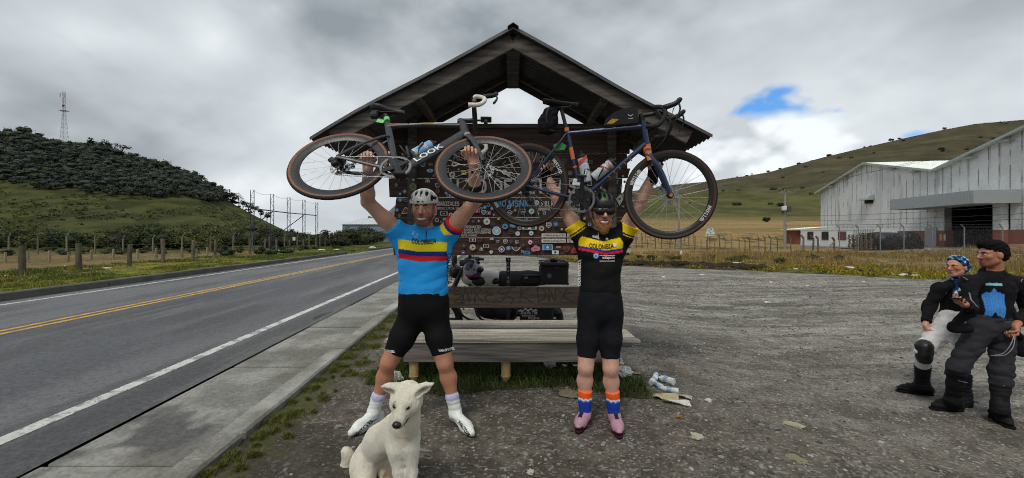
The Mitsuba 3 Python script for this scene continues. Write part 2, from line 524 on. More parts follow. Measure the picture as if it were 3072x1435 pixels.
def terrain_colour(p, n, uv):
    x, y, z = p.x, p.y, p.z
    l = -x - 0.06 * y
    fine = fbm(x * 3.1, y * 3.1, z * 3.1, 4)
    fleck = noise(x * 17, y * 17, z * 17)
    big = fbm(x * 0.22, y * 0.22, z * 0.22, 3)
    huge = fbm(x * 0.021 + 5, y * 0.021, z * 0.04, 4)
    mid = fbm(x * 0.10 + 5, y * 0.10, z * 0.16, 4)
    # near verges: moss, dry grass and bare soil
    moss = mix((0.125, 0.118, 0.016), (0.066, 0.085, 0.022), sst(0.35, 0.65, fine))
    dry = mix((0.150, 0.105, 0.048), (0.080, 0.066, 0.028), sst(0.35, 0.7, fine))
    soil = mix((0.060, 0.048, 0.034), (0.026, 0.022, 0.016), fleck)
    left = mix(moss, dry, sst(13.0, 16.0, l + 5 * (big - 0.5)))
    left = mix(left, mix(soil, dry, 0.5), sst(0.56, 0.66, big) * sst(12.5, 14.5, l) * 0.8)
    edge = dr.select(x < 6.4, 31 - 0.94 * x, dr.select(x < 12.2, 25 - 0.64 * (x - 6.4), 21.3 - 0.9 * (x - 12.2)))
    b = y - edge
    right = mix(soil, moss, sst(0.40, 0.55, fine + 0.35 * (big - 0.5) - 0.22 * sst(0.8, 0.2, sst(4.0, 16.0, x))))
    right = mix(right, dry, sst(2.6, 4.6, b + 4 * (big - 0.5)))
    near = dr.select(l > 6, left, right)
    # plain and hills
    tan = mix((0.190, 0.128, 0.058), (0.128, 0.098, 0.042), sst(0.3, 0.7, fbm(x * .06, y * .25, 0, 4)))
    tan = mix(tan, (0.050, 0.045, 0.022), sst(0.57, 0.68, fbm(x * 0.7, y * 0.35, 3, 3)) * sst(95.0, 60.0, y))
    green = mix((0.078, 0.076, 0.027), (0.042, 0.048, 0.018), sst(0.30, 0.7, mid))
    brown = mix((0.070, 0.060, 0.034), (0.046, 0.041, 0.024), sst(0.3, 0.7, mid))
    rhill = mix(green, brown, sst(14.0, 44.0, z + 42 * (huge - 0.5) + 0.05 * (x - 100)))
    rhill = mix(rhill, (0.036, 0.036, 0.018), sst(0.54, 0.66, fbm(x * .12, y * .045, z * .25, 4)) * 0.55)
    rhill = mix(tan, rhill, sst(4.6, 9.5, z + 3.5 * (huge - 0.5)))
    lhill = mix((0.056, 0.061, 0.020), (0.029, 0.034, 0.013), sst(0.34, 0.62, fbm(x * .30, y * .16, z * .9, 5)))
    lhill = mix(lhill, (0.066, 0.062, 0.024), sst(0.50, 0.7, huge) * 0.7)
    rock = mix((0.11, 0.115, 0.115), (0.07, 0.075, 0.075), mid)
    far = dr.select(x > -0.12 * y, rhill, lhill)
    far = dr.select(y > 520, dr.select(x < 0.1 * y, rock, far), far)
    return mix(near, far, sst(32.0, 44.0, y + 10 * (big - 0.5))) * (0.80 + 0.4 * fleck)


scene['mat_terrain'] = {'type': 'twosided', 'bsdf': {'type': 'principled', 'base_color': mikit.proc(terrain_colour), 'roughness': 0.95, 'specular': 0.1}}


def gravel_colour(p, n, uv):
    x, y = p.x, p.y
    big = fbm(x * 0.30 + 3, y * 0.42, 0, 4)
    sx, sy = x + 0.55 * y + 1.6 * fbm(x * .13, y * .13, 4, 2), y - 0.16 * x + 1.2 * fbm(x * .1 + 9, y * .1, 2, 2)
    rut = fbm(sx * 0.16, sy * 1.5, 0, 5)
    rut2 = fbm(sx * 0.35 + 7, sy * 4.2, 1, 4)
    g1, g2 = noise(x * 60, y * 60, 1), noise(x * 150, y * 150, 3)
    m = fbm(x * 7, y * 7, 0, 3)
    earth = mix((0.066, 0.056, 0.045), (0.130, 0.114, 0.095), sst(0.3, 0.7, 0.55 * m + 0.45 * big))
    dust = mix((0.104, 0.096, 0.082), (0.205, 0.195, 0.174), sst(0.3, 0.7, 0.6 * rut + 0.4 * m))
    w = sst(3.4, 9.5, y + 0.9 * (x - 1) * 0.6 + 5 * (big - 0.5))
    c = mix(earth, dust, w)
    c = mix(c, (0.055, 0.052, 0.046), sst(0.55, 0.66, rut2) * (0.12 + 0.55 * w))
    c = mix(c, (0.27, 0.265, 0.245), sst(0.56, 0.76, fbm(sx * 1.6, sy * 4.0, 7, 5)) * 0.6 * (0.06 + w))
    c = mix(c, (0.30, 0.295, 0.28), sst(0.70, 0.80, noise(x * 46, y * 60, 5)) * 0.45)
    c = mix(c, (0.045, 0.041, 0.036), sst(0.70, 0.80, noise(x * 40, y * 52, 9)) * 0.45)
    c = mix(c, (0.040, 0.036, 0.030), sst(0.62, 0.72, fbm(x * .9 + 20, y * 1.3, 0, 3)) * 0.55 * (1 - w))
    l = -x - 0.06 * y
    c = mix(c, mix((0.050, 0.042, 0.028), (0.062, 0.066, 0.022), sst(.4, .6, fbm(x * 5, y * 5, 3, 3))), sst(1.36, 1.66, l + 0.5 * (m - 0.5)) * 0.85)
    return c * (0.62 + 0.40 * g1 + 0.40 * g2)


def gravel_bump(p, n, uv):
    x, y = p.x, p.y
    return noise(x * 95, y * 95, 0) * 0.5 + noise(x * 45, y * 45, 0) * 0.9 + fbm(x * 9, y * 9, 0, 2) * 2.2


scene['mat_gravel'] = {'type': 'twosided', 'bsdf': {'type': 'bumpmap', 'arbitrary': mikit.proc(gravel_bump, 0.004), 'scale': 0.006,
                       'bsdf': {'type': 'principled', 'base_color': mikit.proc(gravel_colour), 'roughness': 0.92, 'specular': 0.15}}}


def asphalt_colour(p, n, uv):
    l, y = -p.x - 0.06 * p.y, p.y
    s = noise(p.x * 70, p.y * 70, 0)
    s2 = noise(p.x * 28, p.y * 28, 5)
    wear = fbm(l * 1.1, y * 0.12, 0, 3)
    c = mix((0.078, 0.081, 0.088), (0.112, 0.115, 0.122), sst(0.3, 0.7, wear))
    c = mix(c, (0.070, 0.070, 0.072), sst(3.42, 3.30, l) * 0.8)
    c = mix(c, (0.030, 0.030, 0.031), sst(0.63, 0.67, fbm(l * 2.3, y * .5, 8, 3)) * sst(3.4, 3.2, l) * 0.8)
    c = mix(c, (0.055, 0.056, 0.060), sst(0.56, 0.70, fbm(l * 1.7 + 4, y * .25, 2, 3)) * 0.5)
    c = mix(c, (0.145, 0.147, 0.150), sst(0.60, 0.72, fbm(l * 3.1, y * .35, 5, 4)) * 0.35)
    return c * (0.66 + 0.42 * s + 0.30 * s2)


def asphalt_bump(p, n, uv): return noise(p.x * 80, p.y * 80, 0) + 0.8 * noise(p.x * 35, p.y * 35, 1)


scene['mat_asphalt'] = {'type': 'twosided', 'bsdf': {'type': 'bumpmap', 'arbitrary': mikit.proc(asphalt_bump, 0.004), 'scale': 0.004,
                        'bsdf': {'type': 'principled', 'base_color': mikit.proc(asphalt_colour), 'roughness': 0.85, 'specular': 0.3}}}


def concrete_colour(p, n, uv):
    f = fbm(p.x * 2.2, p.y * 2.2, p.z * 2.2, 4)
    s = noise(p.x * 75, p.y * 75, p.z * 75)
    s2 = noise(p.x * 32, p.y * 32, p.z * 32)
    l = -p.x - 0.06 * p.y
    c = mix((0.142, 0.142, 0.130), (0.212, 0.210, 0.193), sst(0.3, 0.7, f))
    c = c * (1 + 0.45 * sst(2.0, 1.98, l)) * (0.82 + 0.36 * cell_rand(dr.floor((p.y - 2.82) / 2.1), dr.select(l < 2, 1, 2)) * sst(5.0, 4.0, l))
    c = mix(c, (0.082, 0.082, 0.082), sst(0.56, 0.62, fbm(p.x * 1.1 + 2, p.y * 1.1, 0, 4)) * sst(2.0, 2.2, l) * sst(4.4, 3.4, p.y) * 0.9)
    c = mix(c, (0.110, 0.104, 0.086), sst(0.50, 0.70, fbm(p.x * 1.7 + 8, p.y * 1.7, 0, 3)) * 0.6)
    c = mix(c, (0.065, 0.066, 0.055), sst(9.0, 10.5, l) * sst(0.30, 0.60, f) * 0.75)
    return c * (0.62 + 0.42 * s + 0.34 * s2)


scene['mat_concrete'] = {'type': 'twosided', 'bsdf': {'type': 'bumpmap', 'arbitrary': mikit.proc(asphalt_bump, 0.004), 'scale': 0.004,
                         'bsdf': {'type': 'principled', 'base_color': mikit.proc(concrete_colour), 'roughness': 0.9, 'specular': 0.2}}}


def paint(base, worn):
    def f(p, n, uv):
        w = fbm(p.x * 9, p.y * 9, 0, 4) + 0.25 * (noise(p.x * 60, p.y * 60, 0) - 0.5)
        return mix(base, worn, sst(0.54, 0.66, w) * 0.9) * (0.85 + 0.3 * noise(p.x * 45, p.y * 45, 1))
    return f


scene['mat_line_white'] = {'type': 'twosided', 'bsdf': {'type': 'principled', 'base_color': mikit.proc(paint((0.46, 0.46, 0.44), (0.20, 0.20, 0.20))), 'roughness': 0.8}}
scene['mat_line_yellow'] = {'type': 'twosided', 'bsdf': {'type': 'principled', 'base_color': mikit.proc(paint((0.44, 0.26, 0.055), (0.26, 0.18, 0.07))), 'roughness': 0.8}}

struct('terrain')
xs = spread(-900, 900, 0.45, 0.035)
ys = np.concatenate([spread(-60, 8, 1.5, 0.06, 8)[:-1], np.arange(8, 46, 0.3), 46 + np.cumsum(0.4 * 1.022 ** np.arange(185))])
scene['terrain'] = mikit.ply(sheet(xs, ys, TZ), 'mat_terrain', smooth=True)

struct('gravel_lot')


def lot_z(X, Y):
    p3 = np.stack([X, Y, 0 * X], -1)
    fade = np.clip(1.3 - Y / 30, 0.3, 1)
    return gh(X, Y) + fade * (0.055 * (meshkit.fbm(p3 * 0.55, 3, 31) - 0.5) + 0.030 * (meshkit.fbm(p3 * 4.0, 3, 33) - 0.5) + 0.016 * (meshkit.fbm(p3 * np.array([3.0, 11, 1]), 2, 35) - 0.5)) - 0.008


u = np.concatenate([np.arange(0, 7.2, 0.045), 7.2 + np.cumsum(0.05 * 1.022 ** np.arange(140))])
yy = np.concatenate([np.arange(-4, 1.2, 0.3), np.arange(1.2, 7.2, 0.045), 7.2 + np.cumsum(0.05 * 1.018 ** np.arange(140))])
U, V = np.meshgrid(u, yy)
X = -1.80 - 0.06 * V + U
lot = sheet(u, yy, lambda a, b: 0 * a)
lot.vertices = np.stack([X, V, lot_z(X, V)], -1).reshape(-1, 3)
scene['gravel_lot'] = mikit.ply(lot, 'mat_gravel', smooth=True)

struct('road')
ls = np.linspace(2.905, 10.95, 30)
yr = np.concatenate([np.arange(-8, 40, 0.5), 40 + np.cumsum(0.5 * 1.05 ** np.arange(55))])
L, V = np.meshgrid(ls, yr)
road = sheet(ls, yr, lambda a, b: 0 * a)
road.vertices = np.stack([-L - 0.06 * V, V, 0.035 * np.sin(np.pi * (L - 2.9) / 8.05)], -1).reshape(-1, 3)
road.faces = road.faces[:, ::-1]
scene['road'] = mikit.ply(road, 'mat_asphalt', smooth=True)


def stripe(l0, l1, mat, name):
    Lz = np.linspace(l0, l1, 3)
    A, B = np.meshgrid(Lz, yr)
    m = sheet(Lz, yr, lambda a, b: 0 * a)
    m.vertices = np.stack([-A - 0.06 * B, B, 0.035 * np.sin(np.pi * (A - 2.9) / 8.05) + 0.0045], -1).reshape(-1, 3)
    m.faces = m.faces[:, ::-1]
    k = put('road', name, m, mat, smooth=True)


stripe(3.44, 3.57, 'mat_line_white', 'edge_line')
stripe(10.24, 10.36, 'mat_line_white', 'edge_line')
stripe(7.10, 7.21, 'mat_line_yellow', 'centre_line')
stripe(7.33, 7.44, 'mat_line_yellow', 'centre_line')

struct('pavement')


def slab(l0, l1, y0, y1, z0, z1, bev=0.012, tilt=0.0):
    m = box((0, 0, (z0 + z1) / 2), (l1 - l0, y1 - y0, z1 - z0), bev)
    v = m.vertices
    y = v[:, 1] + (y0 + y1) / 2
    l = v[:, 0] + (l0 + l1) / 2
    m.vertices = np.stack([-l - 0.06 * y, y, v[:, 2] + tilt], 1)
    m.faces = m.faces[:, ::-1]
    return m


y0 = 2.82 - 2.1 * 3
for i in range(22):
    put('pavement', 'slab', slab(2.01, 2.88, y0 + 0.017, y0 + 2.083, -0.15, 0.002, 0.012, rng.uniform(-.008, .006)), 'mat_concrete', smooth=False)
    y0 += 2.1
struct('kerb')
y0 = 3.2 - 2.35 * 3
for i in range(20):
    put('kerb', 'kerb_stone', slab(1.79, 1.99, y0 + 0.010, y0 + 2.340, -0.15, 0.045, 0.018, rng.uniform(-.005, .005)), 'mat_concrete', smooth=False)
    y0 += 2.35
struct('road_kerb')
y0 = -6.0
while y0 < 140:
    n = 3.1
    if not (33.0 < y0 + n / 2 < 41):
        put('road_kerb', 'kerb_stone', slab(10.94, 11.16, y0 + 0.01, y0 + n - 0.01, -0.25, 0.185 + rng.uniform(-.012, .012), 0.025), 'mat_concrete', smooth=False)
    y0 += n

# ---- loose stones in the lot
scene['mat_stone'] = {'type': 'ref', 'id': 'mat_vc90'} if False else scene['mat_vc90']
N = 12000
sy = 1.9 + 16 * rng.random(N) ** 2.0
sx = rng.uniform(-1.75, 1.0, N) - 0.06 * sy + rng.random(N) * (sy * 1.25)
ok = lat(sx, sy) < 1.72
sx, sy = sx[ok], sy[ok]
base = trimesh.creation.icosphere(subdivisions=0)
parts, cols = [], []
sz = 0.004 + 0.014 * rng.random(len(sx)) ** 6 + 0.0010 * sy
hz = lot_z(sx, sy)
for i in range(len(sx)):
    v = base.vertices * rng.uniform(0.6, 1.3, (12, 3)) * sz[i] * np.array([1.2, 1.0, 0.6]) @ RZ(rng.uniform(0, 6.3))
    parts.append((v + [sx[i], sy[i], hz[i] + sz[i] * 0.15], base.faces))
    g = rng.choice([0.07, 0.11, 0.16, 0.24, 0.34], p=[.15, .3, .3, .18, .07])
    cols.append(np.tile(np.array([1.0, .97, .90]) * g, (12, 1)))
struct('loose_stones', 'stuff', 'small grey pebbles scattered over the gravel lot')
labels['loose_stones']['category'] = 'gravel'
scene['loose_stones'] = mikit.ply(soup(parts), 'mat_vc90', smooth=False, color=np.vstack(cols))
# ---------------------------------------------------------------- the roofed sign board and its bench
def wood(base, dark, ax, fx, fc, streak=0.5):
    def f(p, n, uv):
        a, b, c = (p.x, p.y, p.z) if ax == 0 else (p.z, p.y, p.x) if ax == 2 else (p.y, p.x, p.z)
        g = fbm(a * fx, b * fc, c * fc, 4)
        s = fbm(a * 1.1 + 3, b * 2 + 1, c * 3.0, 3)
        o = mix(base, dark, sst(0.35, 0.68, g))
        o = mix(o, dark, sst(0.48, 0.72, s) * streak)
        return o * (0.82 + 0.36 * noise(a * 5, b * 160, c * 160))
    return f


def wood_mat(key, f, rough=0.8):
    def bump(p, n, uv): return noise(p.x * 9, p.y * 140, p.z * 140)
    scene['mat_' + key] = {'type': 'twosided', 'bsdf': {'type': 'principled', 'base_color': mikit.proc(f), 'roughness': rough, 'specular': 0.25}}


wood_mat('plank', wood((0.084, 0.050, 0.037), (0.042, 0.026, 0.021), 0, 3, 40, 0.6), 0.6)
wood_mat('bench', wood((0.47, 0.43, 0.355), (0.22, 0.20, 0.172), 0, 2.2, 55, 0.55))
wood_mat('apron', wood((0.215, 0.192, 0.172), (0.090, 0.082, 0.078), 0, 2.0, 30, 0.7))
wood_mat('beam', wood((0.125, 0.108, 0.094), (0.050, 0.043, 0.038), 0, 4, 30, 0.5))
wood_mat('backrest', wood((0.080, 0.060, 0.042), (0.038, 0.030, 0.023), 0, 3, 40, 0.5), 0.65)


def tin(p, n, uv):
    s = fbm(p.x * 1.6, p.y * 1.6, p.z * 1.6, 4)
    return mix((0.072, 0.074, 0.078), (0.036, 0.035, 0.035), sst(0.35, 0.65, s)) * (0.8 + 0.4 * noise(p.x * 30, p.y * 30, p.z * 30))


scene['mat_tin'] = {'type': 'twosided', 'bsdf': {'type': 'principled', 'base_color': mikit.proc(tin), 'roughness': 0.55, 'metallic': 0.3}}
sh = thing('sign_shelter', 'dark wooden sign board covered in stickers under a corrugated gable roof', 'shelter')
YF, YB, YS = 3.94, 5.16, 4.80
ZA, XL, XR, ZL = 3.375, -1.83, 1.80, 2.375                # ridge height, eaves
XA = 0.01


def roof(side):
    xe = XL if side < 0 else XR
    L = math.hypot(xe - XA, ZA - ZL)
    ns, nd = 10, 180
    s, y = np.linspace(0, 1, ns), np.linspace(YF - 0.05, YB, nd)
    Sg, Yg = np.meshgrid(s, y)
    w = 0.021 * np.sin(2 * np.pi * Yg / 0.085)
    nx, nz = (ZA - ZL) / L * np.sign(xe - XA), abs(xe - XA) / L
    bend = 0.018 * np.sin(Sg * 7 + (1.0 if side > 0 else 3.0)) * Sg * sm(4.4, 3.9, Yg)      # the sheets have sagged a little
    def lay(o): return np.stack([XA + (xe - XA) * Sg + nx * (w + o + bend), Yg, ZA + (ZL - ZA) * Sg + nz * (w + o + bend)], -1)
    top, bot = lay(0.0022), lay(0.0)
    v = np.concatenate([top.reshape(-1, 3), bot.reshape(-1, 3)])
    i, j = np.meshgrid(np.arange(nd - 1), np.arange(ns - 1), indexing='ij')
    k = i * ns + j
    q = np.stack([k, k + 1, k + ns + 1, k + ns], -1).reshape(-1, 4)
    b = q[:, ::-1] + ns * nd
    e = []
    for r in ([np.arange(nd) * ns, ns * nd], [np.arange(nd) * ns + ns - 1, ns * nd], [np.arange(ns), ns * nd], [np.arange(ns) + (nd - 1) * ns, ns * nd]):
        a = r[0]
        e.append(np.stack([a[:-1], a[1:], a[1:] + r[1], a[:-1] + r[1]], 1))
    q = np.vstack([q, b] + e)
    return trimesh.Trimesh(v, np.vstack([q[:, [0, 1, 2]], q[:, [0, 2, 3]]]), process=False)


for side in (-1, 1):
    put(sh, 'roof_sheet', roof(side), 'mat_tin', smooth=30)
sl = (ZA - ZL) / (XR - XA)
cap = facing(prism([(-.05, -.05 * sl + .020), (0, .022), (.05, -.05 * sl + .020), (.05, -.05 * sl + .024), (.0, .030), (-.05, -.05 * sl + .024)], YB - YF + .09), (XA, YB + .03, ZA))
put(sh, 'ridge_cap', cap, 'mat_tin', False)
for y0_, nmn in ((YF + 0.02, 'bargeboard'), (YB - 0.06, 'bargeboard')):
    for xe in (XL, XR):
        k = 0.90
        L = math.hypot(xe - XA, ZA - ZL)
        dn = 0.105 if y0_ < 4.5 else 0.062
        a = np.array([XA + (0.004 if xe > 0 else -0.004), y0_, ZA - dn])
        b = np.array([XA + (xe - XA) * k, y0_, ZA + (ZL - ZA) * k - dn + 0.02])
        put(sh, nmn, beam(a, b, 0.032, 0.135 if y0_ < 4.5 else .085, 0.004), 'mat_beam', smooth=False)
for x, z in ((XA, ZA - 0.105),):
    put(sh, 'ridge_beam', beam((x, YF + 0.05, z), (x, YB - 0.09, z), 0.13, 0.12, 0.006), 'mat_beam', smooth=False)
for s in (-1, 1):
    for f in (0.50, 0.80):
        xe = XL if s < 0 else XR
        x, z = XA + (xe - XA) * f, ZA + (ZL - ZA) * f - 0.055
        put(sh, 'purlin', beam((x, YF + 0.05, z), (x, YB - 0.09, z), 0.065, 0.075, 0.005), 'mat_beam', smooth=False)
    xm = s * 1.09
    put(sh, 'post', box((xm, 4.735, 1.36), (0.088, 0.085, 2.86), 0.008), 'mat_beam', smooth=False)
    put(sh, 'rafter', beam((XA + s * 0.05, 4.90, ZA - 0.07), (s * 1.70, 4.90, ZL + 0.02), 0.05, 0.08, 0.005), 'mat_beam', smooth=False)
put(sh, 'tie_beam', box((0.0, 4.80, 2.695), (2.9, 0.11, 0.045), 0.006), 'mat_beam', smooth=False)


def bx(px): return (px - CX) / FOC * YS
def bz(py): return CH - (py - HY) / FOC * YS


rows = [385, 420, 462, 506, 535, 592, 653, 712, 766]
ends = [(1182, 1884), (1178, 1890), (1172, 1880), (1176, 1882), (1171, 1866), (1184, 1880), (1175, 1890), (1180, 1888)]
for i, (a, b) in enumerate(ends):
    z1, z0_ = bz(rows[i]) - (.0035, .001, .0035, .001, .003, .0025, .0015, .0025)[i], bz(rows[i + 1]) + .0015
    pts = [(bx(a + rng.uniform(-3, 3)), z0_), (bx(b + rng.uniform(-4, 4)), z0_), (bx(b + (8 if i == 3 else 0)), z1), (bx(a + (6 if i == 5 else -4)), z1)]
    m = prism(pts, 0.026)
    m.vertices[:, 2] -= 0.026
    put(sh, 'plank', facing(m, (0, YS - 0.013 + rng.uniform(-.002, .002), 0)), 'mat_plank', smooth=False)

M('paint_white', S(196, 190, 184), 0.7)
M('paint_grey', S(128, 120, 114), 0.8)
M('paint_blue', S(62, 150, 205), 0.7)
YT = YS - 0.0425


def sign_text(text, px0, px1, ytop, ybot, mat, name='lettering'):
    h = bz(ytop) - bz(ybot)
    m = words(text, h, 0.003, True, bx(px1) - bx(px0))
    put(sh, name, facing(m, (bx(px0), YT, bz(ybot))), mat, smooth=False)


sign_text('EL ALTO MÁS', 1330, 1475, 458, 484, 'mat_paint_grey')
sign_text('DE COLOMBIA', 1490, 1655, 460, 489, 'mat_paint_grey')
sign_text('ALTO DE LETRAS', 1336, 1728, 541, 581, 'mat_paint_white')
sign_text('MANIZALES', 1312, 1379, 606, 619, 'mat_paint_white')
sign_text('80 KM ◂'.replace('◂', '<'), 1390, 1441, 607, 619, 'mat_paint_white')
sign_text('3.680 MSNM', 1460, 1590, 603, 621, 'mat_paint_blue')
sign_text('> 81 KM MARIQUITA', 1622, 1748, 605, 620, 'mat_paint_white')
sign_text('DESNIVEL 1.792 M / PENDIENTE MEDIA 5,67%', 1306, 1449, 622.5, 629.5, 'mat_paint_white')
sign_text('DESNIVEL 3.151 M / PENDIENTE MEDIA', 1615, 1757, 625, 632, 'mat_paint_white')
sign_text('¡CORONASTE!', 1386, 1442, 677.5, 684.5, 'mat_paint_white')
sign_text('ESCANEA ESTE CÓDIGO', 1386, 1474, 686.5, 692.5, 'mat_paint_white')
sign_text('Y GUARDA POR SIEMPRE', 1386, 1473, 695, 701, 'mat_paint_white')
sign_text('ESTE LOGRO', 1386, 1431, 703.5, 709.5, 'mat_paint_white')

from shapely.geometry import Polygon, Point
from shapely import affinity
SK = {'w': S(205, 205, 200), 'd': S(38, 36, 38), 'b': S(52, 120, 180), 'l': S(140, 180, 205), 'g': S(50, 110, 70), 't': S(60, 135, 135), 'r': S(160, 50, 50),
      'p': S(190, 120, 150), 'y': S(205, 180, 40), 'o': S(190, 110, 50), 'c': S(190, 180, 150), 'k': S(90, 88, 92), 'v': S(90, 70, 140), 'n': S(95, 70, 50)}


def shape_of(kind, r):
    if kind == 'disc':
        return Point(0, 0).buffer(r, quad_segs=5)
    if kind == 'oval':
        return affinity.scale(Point(0, 0).buffer(r, quad_segs=5), 1.4, 0.75)
    if kind == 'square':
        return Polygon([(-r, -r), (r, -r), (r, r), (-r, r)])
    if kind == 'rect':
        return Polygon([(-1.4 * r, -.75 * r), (1.4 * r, -.8 * r), (1.4 * r, .75 * r), (-1.4 * r, .8 * r)])
    if kind == 'shield':
        return Polygon([(-r, r), (r, r), (r, -.1 * r), (.5 * r, -.7 * r), (0, -r), (-.5 * r, -.7 * r), (-r, -.1 * r)])
    if kind == 'tri':
        return Polygon([(-r, -.7 * r), (r, -.7 * r), (.5 * r, .4 * r), (0, r), (-.6 * r, .3 * r)])
    if kind == 'melon':
        return Polygon([(-1.1 * r, -.8 * r), (-.5 * r, -.95 * r), (.6 * r, -.75 * r), (1.1 * r, -.4 * r), (.3 * r, .9 * r), (-.1 * r, r)])
    if kind == 'diamond':
        return Polygon([(-r, 0), (0, -1.9 * r), (r, 0), (.2 * r, 1.3 * r)])
    if kind == 'wings':
        return Polygon([(-1.6 * r, .7 * r), (-.3 * r, .2 * r), (0, .7 * r), (.3 * r, .2 * r), (1.6 * r, .7 * r), (.9 * r, -.4 * r), (0, -.9 * r), (-.9 * r, -.4 * r)])
    if kind == 'cloud':
        return affinity.scale(Point(-.5 * r, -.2 * r).buffer(.7 * r, 5).union(Point(.5 * r, 0).buffer(.75 * r, 5)).union(Point(0, .45 * r).buffer(.6 * r, 5)), 1.1, 1)
    return Polygon([(-1.5 * r, -.35 * r), (1.5 * r, -.35 * r), (1.5 * r, .35 * r), (-1.5 * r, .35 * r)])      # strip


def sticker_mesh(kind, r, c1, c2, c3):
    base = shape_of(kind, r)
    layers = [(base, 0.0008, c1), (affinity.scale(base, .80, .80), 0.0014, c2)]
    if c3 is not None:
        g = rng.integers(0, 4)
        mark = [Polygon([(-.45, -.1), (.45, -.1), (.45, .12), (-.45, .12)]), Polygon([(-.5, -.35), (.5, -.35), (.1, .4), (-.1, .15)]),
                Point(0, 0).buffer(.38, quad_segs=3), Polygon([(-.35, -.4), (-.1, -.4), (0, 0), (.3, -.4), (.45, .35), (-.3, .3)])][g]
        layers.append((affinity.scale(mark, r, r, origin=(0, 0)), 0.0020, c3))
    ms, cs = [], []
    for poly, d, c in layers:
        m = prism(poly, d)
        ms.append(m)
        cs.append(np.tile(c, (len(m.vertices), 1)))
    return cat(ms), np.vstack(cs)


taken = []


def sticker(px, py, r, kind='disc', cc='wdw', rot=0.0, yo=0.0):
    c = [SK[x] for x in cc]
    m, col_ = sticker_mesh(kind, r * YS / FOC, c[0], c[1], c[2] if len(c) > 2 else None)
    taken.append((px, py, r))
    m = moved(m, R=RZ(rot))
    put(sh, 'sticker', facing(m, (bx(px), YS - 0.0415 + yo, bz(py))), 'mat_vc45', smooth=False, color=col_)


for st in [(1247, 544, 6, 'disc', 'dkw', 0, -.07), (1246, 564, 10, 'disc', 'ogn', 0, -.07), (1217, 576, 6, 'disc', 'ptw'), (1203, 583, 4, 'disc', 'bl'), (1203, 600, 7, 'disc', 'lbw'),
           (1220, 600, 7, 'disc', 'cdc'), (1219, 633, 11, 'melon', 'wrd'), (1194, 631, 5, 'disc', 'bl'), (1285, 543, 8, 'tri', 'wgw'), (1314, 559, 7, 'shield', 'wkd'), (1315, 574, 7, 'disc', 'nrd'),
           (1351, 587, 7, 'rect', 'lkw'), (1271, 495, 8, 'disc', 'lkd'), (1292, 514, 7, 'oval', 'wlb'), (1358, 526, 9, 'disc', 'wcd'), (1393, 520, 7, 'square', 'yyd'), (1364, 495, 9, 'disc', 'kwd'),
           (1333, 641, 8, 'rect', 'wdw'), (1411, 643, 8, 'disc', 'wrw'), (1432, 635, 6, 'rect', 'prw'), (1452, 639, 7, 'shield', 'wtd'), (1467, 640, 6, 'square', 'pnw'), (1455, 623, 5, 'disc', 'bld'),
           (1477, 626, 5, 'disc', 'lbw'), (1420, 664, 6, 'disc', 'kdw'), (1437, 664, 6, 'disc', 'dkw'), (1461, 665, 10, 'disc', 'wwk'), (1478, 673, 8, 'disc', 'kdk'), (1490, 693, 13, 'disc', 'wlw'),
           (1419, 720, 7, 'rect', 'wdw'), (1440, 721, 7, 'shield', 'rdr'), (1392, 736, 8, 'disc', 'ndo'), (1419, 742, 9, 'disc', 'ccn'), (1445, 747, 6, 'tri', 'wkw'), (1391, 757, 6, 'disc', 'brw'),
           (1474, 757, 5, 'shield', 'wwd'), (1610, 609, 7, 'disc', 'wlb'), (1527, 622, 6, 'disc', 'wbd'), (1529, 638, 6, 'disc', 'wdw'), (1568, 637, 9, 'shield', 'tdw'), (1594, 635, 9, 'disc', 'twd'),
           (1546, 632, 5, 'disc', 'dkw'), (1734, 645, 10, 'disc', 'dgd'), (1772, 527, 11, 'square', 'oon'), (1840, 526, 9, 'square', 'wbk'), (1645, 677, 8, 'shield', 'wkw'), (1624, 686, 9, 'disc', 'ncd'),
           (1666, 673, 7, 'disc', 'bbw'), (1684, 688, 9, 'rect', 'ddy'), (1588, 684, 14, 'strip', 'wgw'), (1515, 680, 8, 'disc', 'lbd'), (1553, 701, 7, 'disc', 'lwb'), (1593, 700, 7, 'disc', 'lwb'),
           (1534, 696, 7, 'disc', 'kdk'), (1516, 724, 7, 'disc', 'wdw'), (1533, 724, 6, 'disc', 'dkd'), (1550, 727, 5, 'shield', 'wdw'), (1590, 727, 7, 'disc', 'pwr'), (1607, 726, 8, 'disc', 'kdk'),
           (1569, 735, 7, 'disc', 'ndy'), (1505, 748, 9, 'disc', 'wvw'), (1548, 746, 9, 'wings', 'wkr'), (1606, 746, 10, 'cloud', 'ppr'), (1642, 742, 11, 'rect', 'lbw'), (1580, 758, 7, 'rect', 'bbd'),
           (1674, 741, 5, 'strip', 'kwd'), (1665, 757, 9, 'rect', 'dwd'), (1698, 748, 9, 'shield', 'rnd'), (1722, 752, 9, 'cloud', 'rrd'), (1856, 598, 11, 'diamond', 'wwk'), (1811, 572, 10, 'strip', 'wkw', -.6),
           (1786, 460, 8, 'disc', 'kdk'), (1750, 466, 7, 'strip', 'kdk'), (1770, 488, 8, 'disc', 'dkd'), (1690, 490, 9, 'shield', 'kdk'), (1514, 518, 8, 'disc', 'wcw'), (1527, 524, 7, 'disc', 'kwd'), (1557, 528, 7, 'disc', 'wkd'),
           (1647, 526, 8, 'disc', 'kdw'), (1670, 522, 8, 'square', 'dkd'), (1882, 752, 6, 'square', 'wyw')]:
    sticker(*st)
free_text = [(1300, 1480, 600, 632), (1600, 1760, 600, 634), (1455, 1600, 598, 624), (1380, 1480, 674, 712), (1330, 1730, 538, 584), (1615, 1735, 696, 732), (1325, 1660, 452, 492), (1225, 1262, 480, 600)]
tries = 0
